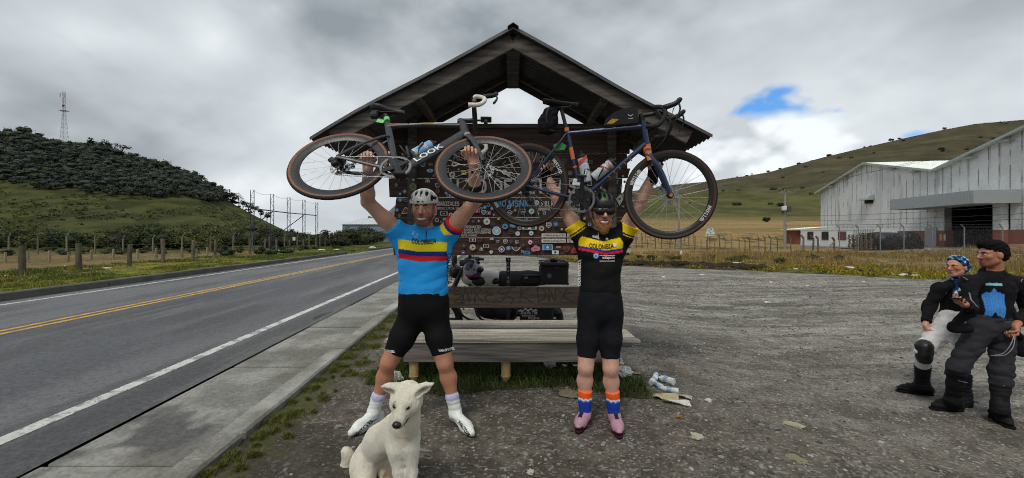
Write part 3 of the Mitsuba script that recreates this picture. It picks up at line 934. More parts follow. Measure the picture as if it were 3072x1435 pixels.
while len(taken) < 235 and tries < 9000:
    tries += 1
    px, py = rng.uniform(1190, 1875), rng.uniform(490, 758) if rng.random() < .8 else rng.uniform(640, 758)
    r = rng.uniform(3.6, 7.2)
    if any(a - 6 < px < b + 6 and c - 4 < py < d + 4 for a, b, c, d in free_text) or any(math.hypot(px - a, py - b) < r + c + 3 for a, b, c in taken):
        continue
    if min(abs(py - q) for q in rows) < r * 0.7:
        continue
    kind = rng.choice(['disc', 'disc', 'disc', 'disc', 'rect', 'shield', 'oval', 'square', 'tri'])
    cc = rng.choice(['wdw', 'kdk', 'lbw', 'dkw', 'wkd', 'cdc', 'twd', 'ndo', 'wrd', 'bwb', 'kwd', 'dgw', 'pwd', 'wvd', 'dyd'])
    sticker(px, py, r, kind, cc, rng.uniform(-.25, .25))
for (text, y0_, y1_) in (('colombia.CO', 700.5, 712.5), ('altoscycling.com', 716.5, 728.5)):
    m = facing(prism([(0, 0), (bx(1696) - bx(1624), 0), (bx(1696) - bx(1624), bz(y0_) - bz(y1_)), (0, bz(y0_) - bz(y1_))], 0.001), (bx(1624), YS - 0.0415, bz(y1_)))
    k = put(sh, 'sticker', m, 'mat_paint_white', smooth=False)
    M('ink', S(30, 26, 26), 0.6)
    put(k, 'lettering', facing(words(text, 0.021 if 'co' in text[:2] else 0.019, 0.001, True, bx(1692) - bx(1629)), (bx(1629), YS - 0.0430, bz(y1_ - 3.5))), 'mat_ink', smooth=False)
    m = facing(prism([(0, 0), (bx(1727) - bx(1700), 0), (bx(1727) - bx(1700), bz(y0_) - bz(y1_)), (0, bz(y0_) - bz(y1_))], 0.001), (bx(1700), YS - 0.0415, bz(y1_)))
    k = put(sh, 'sticker', m, 'mat_paint_white', smooth=False)
    ring = Point(0, 0).buffer(.008).difference(Point(0, 0).buffer(.0055)).union(Point(0, 0).buffer(.0025))
    sq = Polygon([(-.013, -.013), (.013, -.013), (.013, .013), (-.013, .013)]).buffer(.004)
    sq = sq.difference(sq.buffer(-.003))
    put(k, 'symbol', facing(cat([prism(g, .001) for g in list(getattr(ring, 'geoms', [ring])) + [sq]]), (bx(1708), YS - 0.0430, bz((y0_ + y1_) / 2))), 'mat_ink', smooth=False)

# ---- the bench through the board's posts
bench = thing('bench', 'long weathered grey slatted bench with a graffiti covered backrest', 'bench')
y = 4.235
zt = 0.472
for i in range(5):
    d = 0.088
    put(bench, 'slat', box((rng.uniform(-.008, .008), y + d / 2, zt - 0.016 + rng.uniform(-.002, .002)), (2.5 + rng.uniform(-.02, .02), d - 0.004, 0.032), 0.005), 'mat_bench', smooth=False)
    y += d + 0.017
y = 4.845
for i in range(4):
    d = 0.088
    put(bench, 'slat', box((rng.uniform(-.008, .008) - 0.03, y + d / 2, zt - 0.016 + rng.uniform(-.002, .002)), (2.42 + rng.uniform(-.02, .02), d - 0.004, 0.032), 0.005), 'mat_bench', smooth=False)
    y += d + 0.017
put(bench, 'apron', box((0, 4.27, 0.345), (2.13, 0.035, 0.192), 0.006), 'mat_apron', smooth=False)
put(bench, 'apron', box((0, 5.24, 0.345), (2.13, 0.035, 0.192), 0.006), 'mat_apron', smooth=False)
for x in (-1.03, -.4, .4, 1.03):
    put(bench, 'cross_bar', box((x, 4.755, 0.39), (0.05, 0.93, 0.09), 0.005), 'mat_apron', smooth=False)
put(bench, 'cross_bar', box((1.13, 4.36, 0.425), (0.10, 0.20, 0.055), 0.005), 'mat_apron', smooth=False)


def bamboo(x, y, z1):
    pr = [(0.0, 0.0), (0.012, 0.005), (0.034, 0.075), (0.047, 0.095), (0.051, 0.105), (0.046, 0.112), (0.047, z1), (0.0, z1)]
    m = lathe(pr, 18)
    return moved(m, (x, y, -0.01))


M('bamboo', S(166, 140, 98), 0.6)
for x, y_ in ((-.062, 4.33), (-.98, 4.33), (0.98, 4.33), (-.062, 5.18), (-.98, 5.18), (.98, 5.18)):
    m = bamboo(x, y_, 0.27)
    put(bench, 'leg', m, 'mat_vc70', smooth=40, color=S(172, 146, 102), var=0.5, scale=18)
bk = put(bench, 'backrest', box((0.0, 4.672, 0.828), (2.34, 0.036, 0.228), 0.005), 'mat_backrest', smooth=False)


def ribbon(pts, w):
    p = curve(np.array(pts, float), 10 * len(pts))
    t = np.gradient(p, axis=0)
    t /= np.linalg.norm(t, axis=1, keepdims=True) + 1e-9
    n_ = np.stack([-t[:, 1], t[:, 0]], 1) * w / 2
    n_ *= (0.75 + 0.35 * np.sin(np.arange(len(p)) * 0.7))[:, None]
    v = np.stack([np.c_[p + n_, np.zeros(len(p))], np.c_[p - n_, np.zeros(len(p))]], 1).reshape(-1, 3)
    k = np.arange(len(p) - 1) * 2
    return trimesh.Trimesh(v, np.vstack([np.stack([k, k + 1, k + 3], 1), np.stack([k, k + 3, k + 2], 1)]), process=False)


G = [[(100, 330), (190, 345), (120, 400), (205, 405), (130, 470), (225, 478)], [(200, 470), (235, 340), (262, 470), (290, 340)], [(315, 480), (320, 340), (375, 360), (330, 400), (385, 470)],
     [(470, 340), (415, 380), (480, 400), (410, 420), (425, 465), (505, 470)], [(560, 345), (520, 380), (585, 410), (545, 470), (500, 450)], [(575, 345), (680, 335)], [(640, 345), (600, 410), (660, 440), (640, 490)],
     [(735, 335), (720, 470)], [(805, 340), (735, 400), (800, 455), (835, 470)], [(875, 340), (890, 470)], [(870, 335), (940, 360), (945, 430), (885, 470)], [(985, 470), (985, 350), (1035, 460), (1045, 340)],
     [(1065, 350), (1100, 400)], [(1150, 340), (1085, 470)], [(1180, 380), (1120, 420), (1200, 470)], [(90, 390), (150, 330)]]
gm = []
for s_ in G:
    pts = [((1320 + a / 3.0075 - CX) / FOC * 4.65, CH - (750 + b / 3.0075 - HY) / FOC * 4.65) for a, b in s_]
    gm.append(ribbon(pts, 0.016))
M('spray', S(38, 32, 28), 0.8)
put(bk, 'graffiti', moved(facing(cat(gm), (0, 0, 0)), (0, 4.6515, 0)), 'mat_spray', smooth=False)

# ---- small post with letters behind the bench
t = thing('letter_post', 'slim black post with white letters stacked down it behind the bench', 'sign')
M('black_paint', S(24, 24, 26), 0.5)
px_, pz_ = -0.047, 1.5 - 70 / FOC * 5.5
put(t, 'post', cat([box((px_, 5.5, pz_ / 2 - .02), (0.05, 0.04, pz_ + .0), 0.004), box((px_, 5.5, pz_ - 0.018), (0.064, 0.05, 0.05), 0.004)]), 'mat_black_paint', smooth=False)
lt = []
for i, ch in enumerate('TOMA TU FOTO'):
    if ch != ' ':
        put(t, 'letter', facing(words(ch, 0.024, 0.002, True, 0.022, True), (px_, 5.5 - 0.0265 - (0.005 if i == 0 else 0), pz_ - 0.032 - i * 0.0455)), 'mat_paint_white', smooth=False)
# ---------------------------------------------------------------- people and the dog
def U_(v):
    v = np.asarray(v, float)
    return v / np.linalg.norm(v)


def head_prims(c, X, F, Z, s=1.0, fem=False):
    c, X, F, Z = np.asarray(c, float), U_(X), U_(F), U_(Z)
    R = np.stack([X, F, Z], 1)
    def L(x, y, z): return c + (x * X + y * F + z * Z) * s
    p = [ell(L(0, -.014, .032), np.array([.076, .096, .086]) * s, .01, R),
         ell(L(0, .026, -.030), np.array([.063, .062, .080]) * s, .03 * s, R),
         cone(L(0, .010, -.062), L(0, .062, -.100), .046 * s, .025 * s, .025 * s)]
    for q in (-1, 1):
        p += [cone(L(.052 * q, -.010, -.055), L(.022 * q, .055, -.098), .021 * s, .018 * s, .025 * s),
              ell(L(.042 * q, .058, -.022), np.array([.022, .020, .018]) * s, .02 * s, R),
              cone(L(.014 * q, .083, .020), L(.044 * q, .070, .020), .012 * s, .011 * s, .014 * s),
              cut(L(.031 * q, .094, .002), np.array([.016, .014, .010]) * s, .010 * s, R),
              ell(L(.080 * q, -.012, -.008), np.array([.010, .021, .033]) * s, .008 * s, R @ RZ(.35 * q)),
              ell(L(.012 * q, .096, -.036), np.array([.009, .010, .008]) * s, .006 * s, R)]
    p += [cone(L(0, .086, .008), L(0, .112, -.030), .008 * s, .0125 * s, .010 * s),
          cone(L(-.020, .079, -.066), L(.020, .079, -.066), .007 * s, .007 * s, .010 * s),
          cone(L(-.013, .083, -.077), L(.013, .083, -.077), .009 * s, .009 * s, .008 * s)]
    return p, L, R


def hand_prims(w, d, n, t, s=1.0, curl=(60, 85, 50), thumb=0.5):
    w, d, n, t = np.asarray(w, float), U_(d), U_(n), U_(t)
    palm, fingers = [], []
    K = [w + (d * a + t * b) * s for a, b in ((.086, .030), (.092, .010), (.088, -.010), (.078, -.029))]
    for i, k in enumerate(K):
        palm.append(cone(w + t * (.018 - .012 * i) * s + d * .005, k, .017 * s, .0125 * s, .012))
    palm.append(cone(w + t * .012 * s + d * .02 * s, w + (d * .045 + t * .034 + n * .008) * s, .018 * s, .014 * s, .014))
    for i, k in enumerate(K):
        l = np.array([.042, .027, .022]) * s * (.95, 1.05, 1.0, .82)[i]
        a, q = 0.0, k
        for j in range(3):
            a += math.radians(curl[j]) * (1, 1.03, 1.06, 1.1)[i]
            e = q + (d * math.cos(a) + n * math.sin(a)) * l[j] + t * (.5 - i / 3) * .004
            fingers.append(cone(q, e, (.0098 - .0008 * j) * s, (.0090 - .0009 * j) * s, .004))
            q = e
    b = w + (d * .040 + t * .036 + n * .008) * s
    e1 = b + U_(d * .55 + t * .55 + n * .45) * .040 * s
    e2 = e1 + U_(d * .65 - t * .25 * thumb + n * (.45 + .5 * thumb)) * .032 * s
    e3 = e2 + U_(d * .35 - t * .7 * thumb + n * (.5 + .4 * thumb)) * .024 * s
    fingers += [cone(b, e1, .0135 * s, .011 * s, .008), cone(e1, e2, .011 * s, .0095 * s, .004), cone(e2, e3, .0098 * s, .008 * s, .004)]
    return palm, fingers


def leg_prims(hip, knee, ankle, rt, rk, rc, ra):
    hip, knee, ankle = (np.asarray(v, float) for v in (hip, knee, ankle))
    mid = hip + (knee - hip) * .45
    up = [cone(hip, mid, rt, rt * .86, .04), cone(mid, knee, rt * .86, rk * 1.02, .03)]
    back = np.array([0, .022, 0])
    c1 = knee + (ankle - knee) * .32
    low = [ell(knee + np.array([0, -.018, .0]), np.array([rk * .62, rk * .55, rk * .8]), .02), cone(knee, c1 + back, rk * .92, rc, .03),
           cone(c1 + back, knee + (ankle - knee) * .72, rc, ra * 1.08, .03), cone(knee + (ankle - knee) * .70, ankle, ra * 1.08, ra, .02)]
    return up, low


def arm_prims(sh_, el, wr, r0=.058, r1=.047, r2=.045, r3=.030):
    sh_, el, wr = (np.asarray(v, float) for v in (sh_, el, wr))
    up = [cone(sh_, sh_ + (el - sh_) * .5, r0, r0 * .93, .03), cone(sh_ + (el - sh_) * .45, el, r0 * .93, r1 * .92, .025)]
    m = el + (wr - el) * .25
    low = [cone(el, m, r1 * .92, r2, .02), cone(m, wr, r2, r3, .02)]
    return up, low


def beyond(point, direction):
    """Positive on the far side of a plane."""
    point, direction = np.asarray(point, float), U_(direction)
    return lambda q: (q - point) @ direction


def anyof(*fs): return lambda q: np.max([f(q) for f in fs], axis=0)


def folds(amp=.003, fx=9.0, fz=14.0, seed=0, diag=0.5):
    def f(q):
        a = np.stack([q[..., 0] * fx + q[..., 2] * diag * fx, q[..., 1] * fx, q[..., 2] * fz - q[..., 0] * diag * fx], -1)
        n = meshkit.noise(a + 40, seed) - 0.5
        m = meshkit.noise(a * 2.3 + 11, seed + 1) - 0.5
        return amp * (1.6 * (0.5 - np.abs(n) * 2) + 0.8 * m)
    return f


SKIN = S(196, 140, 118)


def skin_col(v, base, red=(), n=0.10, seed=0):
    c = np.broadcast_to(base, (len(v), 3)) * (1 + n * (2 * meshkit.fbm(v * 30 + 20, 3, seed) - 1) + .09 * (2 * meshkit.fbm(v * 9 + 20, 2, seed) - 1))[:, None]
    for p, r, t in red:
        w = np.exp(-(np.linalg.norm(v - p, axis=1) / r) ** 2)[:, None]
        c = c * (1 - w) + c * np.asarray(t) * w
    return c


def face_bits(key, L, R, s, smile=True, lid=0.5, teeth=True, brow=None, iris=(.05, .03, .02)):
    for q in (-1, 1):
        e = put(key, 'eye', ball(L(.031 * q, .0775, .001), np.array([.0125, .0105, .0105 * (1 - lid * .5)]) * s, 2, R), 'mat_vc25', True, color=S(205, 196, 190))
        put(e, 'iris', ball(L(.031 * q, .0865, .001), np.array([.0052, .0030, .0052 * (1 - lid * .3)]) * s, 2, R), 'mat_vc25', True, color=iris)
        if brow is not None:
            put(key, 'eyebrow', tube(curve([L(.013 * q, .093, .017), L(.030 * q, .092, .024), L(.046 * q, .080, .018)], 8), np.array([.003, .0045, .0048, .005, .005, .0045, .004, .002]) * s, 6), 'mat_vc90', True, color=brow)
    if smile:
        w = .031
        arc = [L(x, .0885 - 9.0 * x * x, -.0735 + 9.0 * x * x) for x in np.linspace(-w, w, 9)]
        put(key, 'teeth', tube(arc, np.array([.0018, .0045, .0062, .0072, .0075, .0072, .0062, .0045, .0018]) * s, 8), 'mat_vc25', True, color=S(225, 220, 208))
        lo = [L(x, .0895 - 8.0 * x * x, -.0850 + 11.0 * x * x) for x in np.linspace(-w, w, 9)]
        hi = [L(x, .0895 - 8.0 * x * x, -.0645 + 5.5 * x * x) for x in np.linspace(-w, w, 9)]
        put(key, 'lip', cat([tube(lo, .0042 * s, 6), tube(hi, .0034 * s, 6)]), 'mat_vc70', True, color=S(168, 88, 82))
    else:
        put(key, 'lip', cat([tube([L(x, .0905 - 10 * x * x, z + 4 * x * x) for x in np.linspace(-.022, .022, 7)], .0042 * s, 6) for z in (-.068, -.076)]), 'mat_vc70', True, color=S(150, 84, 76))


def helmet(key, L, R, s, shell_col, liner_col, accent=None):
    base = [ell(L(0, -.020, .052), np.array([.099, .130, .094]) * s, .01, R)]
    vents = []
    for x, w in ((0, .011), (-.034, .011), (.034, .011), (-.066, .009), (.066, .009)):
        for y, l in ((.068, .052), (-.075, .060)):
            vents.append(cut(L(x * 1.05, y * (1 - abs(x) * 3), .128 - abs(x) * .55), np.array([w, l * .62, .046]) * s, .004, R))
    for q in (-1, 1):
        vents.append(cut(L(.098 * q, .02, .075), np.array([.030, .050, .013]) * s, .004, R))
        vents.append(cut(L(.096 * q, -.075, .075), np.array([.030, .040, .013]) * s, .004, R))
    sh_ = body(base + vents, .0045, 0, lambda q: -((q - L(0, .09, .030)) @ U_(R[:, 2] + .12 * R[:, 1])))
    k = put(key, 'helmet', sh_, 'mat_vc45', True, color=shell_col(sh_.vertices, L, R) if callable(shell_col) else shell_col)
    inner = body([ell(L(0, -.020, .050), np.array([.089, .119, .082]) * s, .01, R)], .006, 0, lambda q: -((q - L(0, .09, .026)) @ U_(R[:, 2] + .12 * R[:, 1])))
    put(k, 'liner', inner, 'mat_vc90', True, color=liner_col)
    for q in (-1, 1):
        put(k, 'strap', tube([L(.078 * q, .03, .035), L(.076 * q, .02, -.03), L(.052 * q, .028, -.085), L(0, .045, -.118)], .004 * s, 5, flat=(1.6, .6)), 'mat_vc90', True, color=S(40, 40, 42))
    return k


# ---------------------------------------------- the rider in the blue jersey
k1 = thing('person', 'laughing man in blue striped jersey and white helmet lifting a black bicycle overhead', 'person')
YM = 3.40
X_, F_, Z_ = (1, 0, 0), (0, -1, -.03), (0, -.03, 1)
hc = P(1271, 627, 3.33)
hp, L1, R1 = head_prims(hc, X_, F_, Z_, 1.09)
Sl, Sr = P(1200, 703, 3.39), P(1341, 703, 3.39)
El, Wl = P(1103, 606, 3.24), P(1104, 507, 3.07)
Er, Wr = P(1427, 602, 3.22), P(1421, 492, 3.02)
nb = P(1271, 700, 3.41)
tors = [ell(P(1270, 745, YM), (.190, .125, .155), .05), ell(P(1270, 805, YM - .01), (.190, .132, .16), .06), ell(P(1270, 865, YM - .015), (.186, .135, .15), .06), ell(P(1271, 920, YM), (.185, .128, .13), .06),
        cone(P(1262, 712, YM), Sl, .075, .062, .05), cone(P(1280, 712, YM), Sr, .075, .062, .05), cone(P(1222, 770, YM), P(1196, 712, 3.385), .06, .058, .05), cone(P(1320, 770, YM), P(1345, 712, 3.385), .06, .058, .05),
        ell(P(1240, 752, YM - .085), (.075, .035, .055), .04), ell(P(1303, 752, YM - .085), (.075, .035, .055), .04)]
neck = [cone(nb + [0, .01, -.02], L1(0, -.028, -.06), .066, .062, .03)]
ua_l, fa_l = arm_prims(Sl, El, Wl, .064, .052, .050, .034)
ua_r, fa_r = arm_prims(Sr, Er, Wr, .064, .052, .050, .034)
pl_l, fg_l = hand_prims(Wl, (0.05, -.25, 1), (.1, -1, -.2), (1, 0, 0), 1.06, (62, 80, 45), 1)
pl_r, fg_r = hand_prims(Wr, (-.12, -.25, 1), (-.1, -1, -.2), (-1, 0, 0), 1.06, (62, 80, 45), 1)
Hl, Hr = P(1240, 950, 3.42), P(1303, 950, 3.42)
Kl, Kr = P(1166, 1088, 3.345), P(1334, 1090, 3.36)
Al, Ar = P(1122, 1232, 3.385), P(1366, 1232, 3.385)
ul, ll = leg_prims(Hl, Kl, Al, .112, .060, .061, .037)
ur, lr = leg_prims(Hr, Kr, Ar, .112, .060, .061, .037)
skin1 = tors + neck + hp + ua_l + fa_l + pl_l + fg_l + ua_r + fa_r + pl_r + fg_r + ul + ll + ur + lr
bm = body(skin1, .006)
red = [(L1(.04, .07, -.02), .028, S(203, 148, 128)), (L1(-.04, .07, -.02), .028, S(203, 148, 128)), (L1(0, .10, -.03), .02, S(202, 146, 126)),
       (L1(0, .06, -.100), .050, S(112, 82, 70)), (L1(.048, .04, -.072), .034, S(118, 86, 74)), (L1(-.048, .04, -.072), .034, S(118, 86, 74)), (L1(0, .095, -.052), .015, S(128, 92, 80))]
legc = np.where((bm.vertices[:, 2] < .8)[:, None], S(176, 122, 96), S(200, 152, 130))
cb_ = skin_col(bm.vertices, legc, red)
qb = (bm.vertices - L1(0, 0, 0)) @ R1 / 1.09
bw_ = (sm(-.040, -.062, qb[:, 2]) * sm(-.135, -.115, qb[:, 2]) * sm(-.03, .0, qb[:, 1]) * (np.abs(qb[:, 0]) < .09))[:, None]
bw_ = bw_ * (.36 + .45 * (meshkit.noise(bm.vertices * 260, 3)[:, None] - .3))
cb_ = cb_ * (1 - bw_) + S(84, 62, 52) * bw_
put(k1, 'body', bm, 'mat_vc45', True, color=cb_)
face_bits(k1, L1, R1, 1.09, True, 1.25, True, S(70, 48, 36))


def white_helmet(v, L, R):
    q = (v - L(0, 0, 0)) @ R
    c = np.tile(S(206, 210, 208), (len(v), 1))
    c[(np.abs(q[:, 0]) < .008) & (q[:, 1] > .07) & (q[:, 2] > .085)] = S(40, 42, 48)
    for x, w_, z in ((-.018, .016, .050), (.016, .008, .050)):
        c[(np.abs(q[:, 0] - x) < w_ * .8) & (np.abs(q[:, 2] - z) < .007) & (q[:, 1] > .05)] = S(34, 34, 36)
    return c


helmet(k1, L1, R1, 1.09, white_helmet, S(26, 28, 32))
hem_l, hem_r = P(1177, 679, 3.34), P(1366, 671, 3.34)
jp = [p for p in tors] + ua_l[:1] + ua_r[:1] + [cone(Sl, hem_l + (hem_l - Sl) * .5, .069, .070, .04), cone(Sr, hem_r + (hem_r - Sr) * .5, .069, .070, .04), cone(nb + [0, 0, -.04], nb + [0, -.012, .024], .074, .068, .02)]
reg = anyof(beyond(hem_l, El - Sl), beyond(hem_r, Er - Sr), beyond((0, 0, P(0, 891, YM - .1)[2]), (0, 0, -1)))
jm = body(jp, .006, .008, reg, folds(.0065, 6, 11, 3, .8))


def jersey1(v):
    blue = S(44, 158, 236)
    c = np.tile(blue, (len(v), 1)) * (1 + .06 * (2 * meshkit.fbm(v * np.array([14, 14, 60]), 2, 5) - 1))[:, None]
    x, z = CX + FOC * v[:, 0] / v[:, 1], HY - FOC * (v[:, 2] - CH) / v[:, 1]
    t = np.interp(v[:, 0], [-.93, -.78, -.69, -.60, -.5], [1.471, 1.457, 1.443, 1.446, 1.446])
    d = t - v[:, 2]
    fr = (v[:, 1] < 3.36) & (v[:, 0] > -.872) & (v[:, 0] < -.500)
    c[fr & (d > 0) & (d <= .072)] = S(232, 214, 40)
    c[fr & (d > .072) & (d <= .108)] = S(36, 52, 128)
    c[fr & (d > .108) & (d <= .146)] = S(212, 44, 48)
    a = (v - hem_r) @ U_(Er - Sr)
    on = v[:, 2] > 1.50
    on &= v[:, 0] > -.56
    c[on & (a > -.020)] = S(212, 44, 48)
    c[on & (a > -.043) & (a <= -.020)] = S(36, 52, 128)
    c[on & (a > -.085) & (a <= -.043)] = S(232, 214, 40)
    return c


put(k1, 'jersey', jm, 'mat_vc70', True, color=jersey1(jm.vertices), label='sky blue cycling jersey with yellow, blue and red chest stripes')
M('print_black', S(20, 20, 26), .7)
M('print_white', S(225, 225, 225), .7)
yj = 3.24


def chest_text(key, text, px0, px1, pyb, h_px, mat, target, arc=0.0, Y=3.26):
    a, b = P(px0, pyb, Y), P(px1, pyb, Y)
    m = words(text, h_px * Y / FOC, .002, True, b[0] - a[0])
    m = m.subdivide_to_size(.012)
    w = b[0] - a[0]
    u = m.vertices[:, 0] / w - .5
    m.vertices[:, 1] += arc * (1 - 4 * u * u)
    put(key, 'lettering', drape(facing(m, (a[0], 0, a[2])), target, .002), mat, smooth=False)


j1 = k1 + '__jersey'
chest_text(j1, 'COLOMBIA', 1233, 1306, 729, 14, 'mat_print_black', jm, -.012)
chest_text(j1, '//', 1232, 1240, 704, 10, 'mat_print_white', jm)
chest_text(j1, '//', 1243, 1252, 711, 9, 'mat_print_white', jm)
side = words('COLOMBIA', .034, .002, True, .24)
side = moved(side, (0, 0, 0), RZ(-math.pi / 2))
a = P(1342, 762, 3.28)
put(j1, 'lettering', drape(facing(side, (a[0] - .012, 0, a[2])), jm, .002), 'mat_print_black', smooth=False)
zp = tube([P(1271, 692 + i * 4, 3.2) for i in range(9)], .003, 5)
put(j1, 'zip', drape(zp, jm, .001, edge=None), 'mat_print_black', smooth=False)
sp = tors[:4] + [ell(P(1271, 905, YM), (.182, .128, .13), .05), ell(P(1271, 935, YM + .01), (.180, .130, .12), .05)] + ul + ur
h1, h2 = Hl + (Kl - Hl) * .80, Hr + (Kr - Hr) * .80
sm_ = body(sp, .006, .005, anyof(beyond(h1, Kl - Hl), beyond(h2, Kr - Hr), beyond((0, 0, 1.06), (0, 0, 1))), folds(.004, 8, 8, 6))
put(k1, 'shorts', sm_, 'mat_vc70', True, color=S(20, 20, 22), var=.25, scale=20)
for a_, b_, yb in ((1143, 1187, 1060), (1316, 1361, 1058)):
    a0, b0 = P(a_, yb, 3.3), P(b_, yb, 3.3)
    m = words('VAN RYSEL', .018, .002, True, b0[0] - a0[0])
    put(k1 + '__shorts', 'lettering', drape(facing(m, (a0[0], 0, a0[2] + .008)), sm_, .002), 'mat_print_white', smooth=False)


def foot(ank, toe, heel, r=.040):
    ank, toe, heel = (np.asarray(v, float) for v in (ank, toe, heel))
    b = heel + (toe - heel) * .68
    return [cone(ank, heel + [0, 0, .045], r * 1.05, .036, .03), cone(heel + [0, 0, .036], b + [0, 0, .034], .034, .034, .03), cone(b + [0, 0, .032], toe + [0, 0, .024], .040, .022, .02),
            cone(ank + [0, -.02, -.02], b + [0, 0, .045], r * .95, .030, .03), cone(heel + (toe - heel) * .55 + [0, 0, .03], b + (toe - b) * .3 + [0, 0, .028], .036, .040, .02)]


def ground_point(px, py):
    Y = 3.0
    for _ in range(20):
        x = (px - CX) / FOC * Y
        Y = (CH - float(gh(x, Y))) * FOC / (py - HY)
    return np.array([(px - CX) / FOC * Y, Y, float(gh((px - CX) / FOC * Y, Y))])


M('white_latex', S(214, 222, 212), .45)
for A, K, (tx, ty), (hx, hy), sd in ((Al, Kl, (1053, 1313), (1136, 1268), -1), (Ar, Kr, (1415, 1313), (1364, 1266), 1)):
    toe, heel = ground_point(tx, ty) + [0, 0, .012], ground_point(hx, hy) + [0, 0, .012]
    fp = foot(A, toe, heel)
    top = A + (K - A) * .26
    pr = fp + [cone(A, top + (K - A) * .1, .043, .052, .02)]
    m = body(pr, .0055, .004, beyond(top, K - A), folds(.003, 9, 42, 8))
    put(k1, 'shoe_cover', m, 'mat_vc45', True, color=S(220, 224, 220), var=.10, scale=25)
    kk = [k for k in scene if k.startswith(k1 + '__shoe_cover')][-1]
    t = words('veloTOZE', .030, .002, True, .135)
    (q0, q1) = (P(1062, 1318, 3.2), P(1106, 1288, 3.2)) if sd < 0 else (P(1369, 1283, 3.2), P(1404, 1310, 3.2))
    d_ = U_((q1 - q0) * [1, 0, 1])
    up_ = np.array([-d_[2], 0, d_[0]])
    v_ = t.vertices * [np.linalg.norm(q1 - q0) / .135, 1, 1]
    put(kk, 'lettering', drape(trimesh.Trimesh([q0[0], 0, q0[2]] + v_[:, :1] * d_ + v_[:, 1:2] * up_ + v_[:, 2:] * np.array([0, -1, 0]), t.faces, process=False), m, .002), 'mat_print_black', smooth=False)
    cu = body([cone(A + (K - A) * .262, A + (K - A) * .295, .050, .052, .005)], .005, .002)
    put(k1, 'sock', cu, 'mat_vc90', True, color=S(182, 182, 214))
ab = Er + (Wr - Er) * .30
put(k1, 'arm_band', body([cone(ab, ab + (Wr - Er) * .10, .051, .049, .005)], .005, .001), 'mat_vc90', True, color=S(44, 42, 44))
put(k1, 'watch', body([cone(Wr + (Er - Wr) * .16, Wr + (Er - Wr) * .24, .037, .038, .004), ell(Wr + (Er - Wr) * .2 + [0, -.036, 0], (.02, .010, .02), .004)], .005), 'mat_vc45', True, color=S(28, 28, 30))

# ---------------------------------------------- the bearded rider in black
k2 = thing('person', 'bearded man in black and yellow jersey and sunglasses lifting a dark blue bicycle', 'person')
YM = 3.42
hc = P(1807, 636, 3.34)
hp, L2, R2 = head_prims(hc, (1, 0, 0), (0, -1, -.04), (0, -.04, 1), 1.07)
Sl, Sr = P(1748, 708, 3.41), P(1868, 708, 3.41)
El, Wl = P(1681, 612, 3.42), P(1640, 532, 3.44)
Er, Wr = P(1912, 618, 3.34), P(1958, 528, 3.24)
nb = P(1807, 706, 3.43)
tors = [ell(P(1803, 745, YM), (.166, .110, .15), .05), ell(P(1801, 805, YM), (.158, .112, .16), .06), ell(P(1800, 865, YM), (.156, .112, .15), .06), ell(P(1800, 920, YM), (.160, .112, .13), .06),
        cone(P(1798, 716, YM), Sl, .066, .056, .05), cone(P(1816, 716, YM), Sr, .066, .056, .05), cone(P(1762, 770, YM), P(1742, 715, 3.41), .055, .052, .05), cone(P(1845, 770, YM), P(1872, 715, 3.41), .055, .052, .05),
        ell(P(1775, 752, YM - .07), (.066, .03, .05), .04), ell(P(1832, 752, YM - .07), (.066, .03, .05), .04)]
neck = [cone(nb + [0, .01, -.02], L2(0, -.028, -.06), .062, .058, .03)]
ua_l, fa_l = arm_prims(Sl, El, Wl, .060, .050, .047, .033)
ua_r, fa_r = arm_prims(Sr, Er, Wr, .060, .050, .047, .033)
pl_l, fg_l = hand_prims(Wl, (-.35, -.2, 1), (.3, -1, -.1), (1, .1, .3), 1.05, (62, 80, 45), 1)
pl_r, fg_r = hand_prims(Wr, (.30, -.25, 1), (-.2, -1, -.1), (-1, 0, .3), 1.05, (62, 80, 45), 1)
Hl, Hr = P(1771, 950, 3.43), P(1830, 950, 3.43)
Kl, Kr = P(1757, 1102, 3.38), P(1832, 1104, 3.38)
Al, Ar = P(1754, 1238, 3.42), P(1842, 1242, 3.42)
ul, ll = leg_prims(Hl, Kl, Al, .098, .057, .058, .036)
ur, lr = leg_prims(Hr, Kr, Ar, .098, .057, .058, .036)
bm = body(tors + neck + hp + ua_l + fa_l + pl_l + fg_l + ua_r + fa_r + pl_r + fg_r + ul + ll + ur + lr, .006)
red = [(L2(.04, .07, -.02), .028, S(206, 150, 134)), (L2(-.04, .07, -.02), .028, S(206, 150, 134)), (L2(0, .10, -.03), .02, S(206, 148, 132))]
put(k2, 'body', bm, 'mat_vc45', True, color=skin_col(bm.vertices, S(200, 156, 136), red))
face_bits(k2, L2, R2, 1.07, True, .9, True, None)


def dark_helmet(v, L, R):
    q = (v - L(0, 0, 0)) @ R
    c = np.tile(S(30, 32, 32), (len(v), 1))
    c[(np.abs(q[:, 0]) < .020) & (q[:, 1] > .0) & (q[:, 2] > .085)] = S(62, 92, 40)
    c[(np.abs(np.abs(q[:, 0]) - .05) < .008) & (q[:, 2] > .10)] = S(60, 66, 66)
    return c


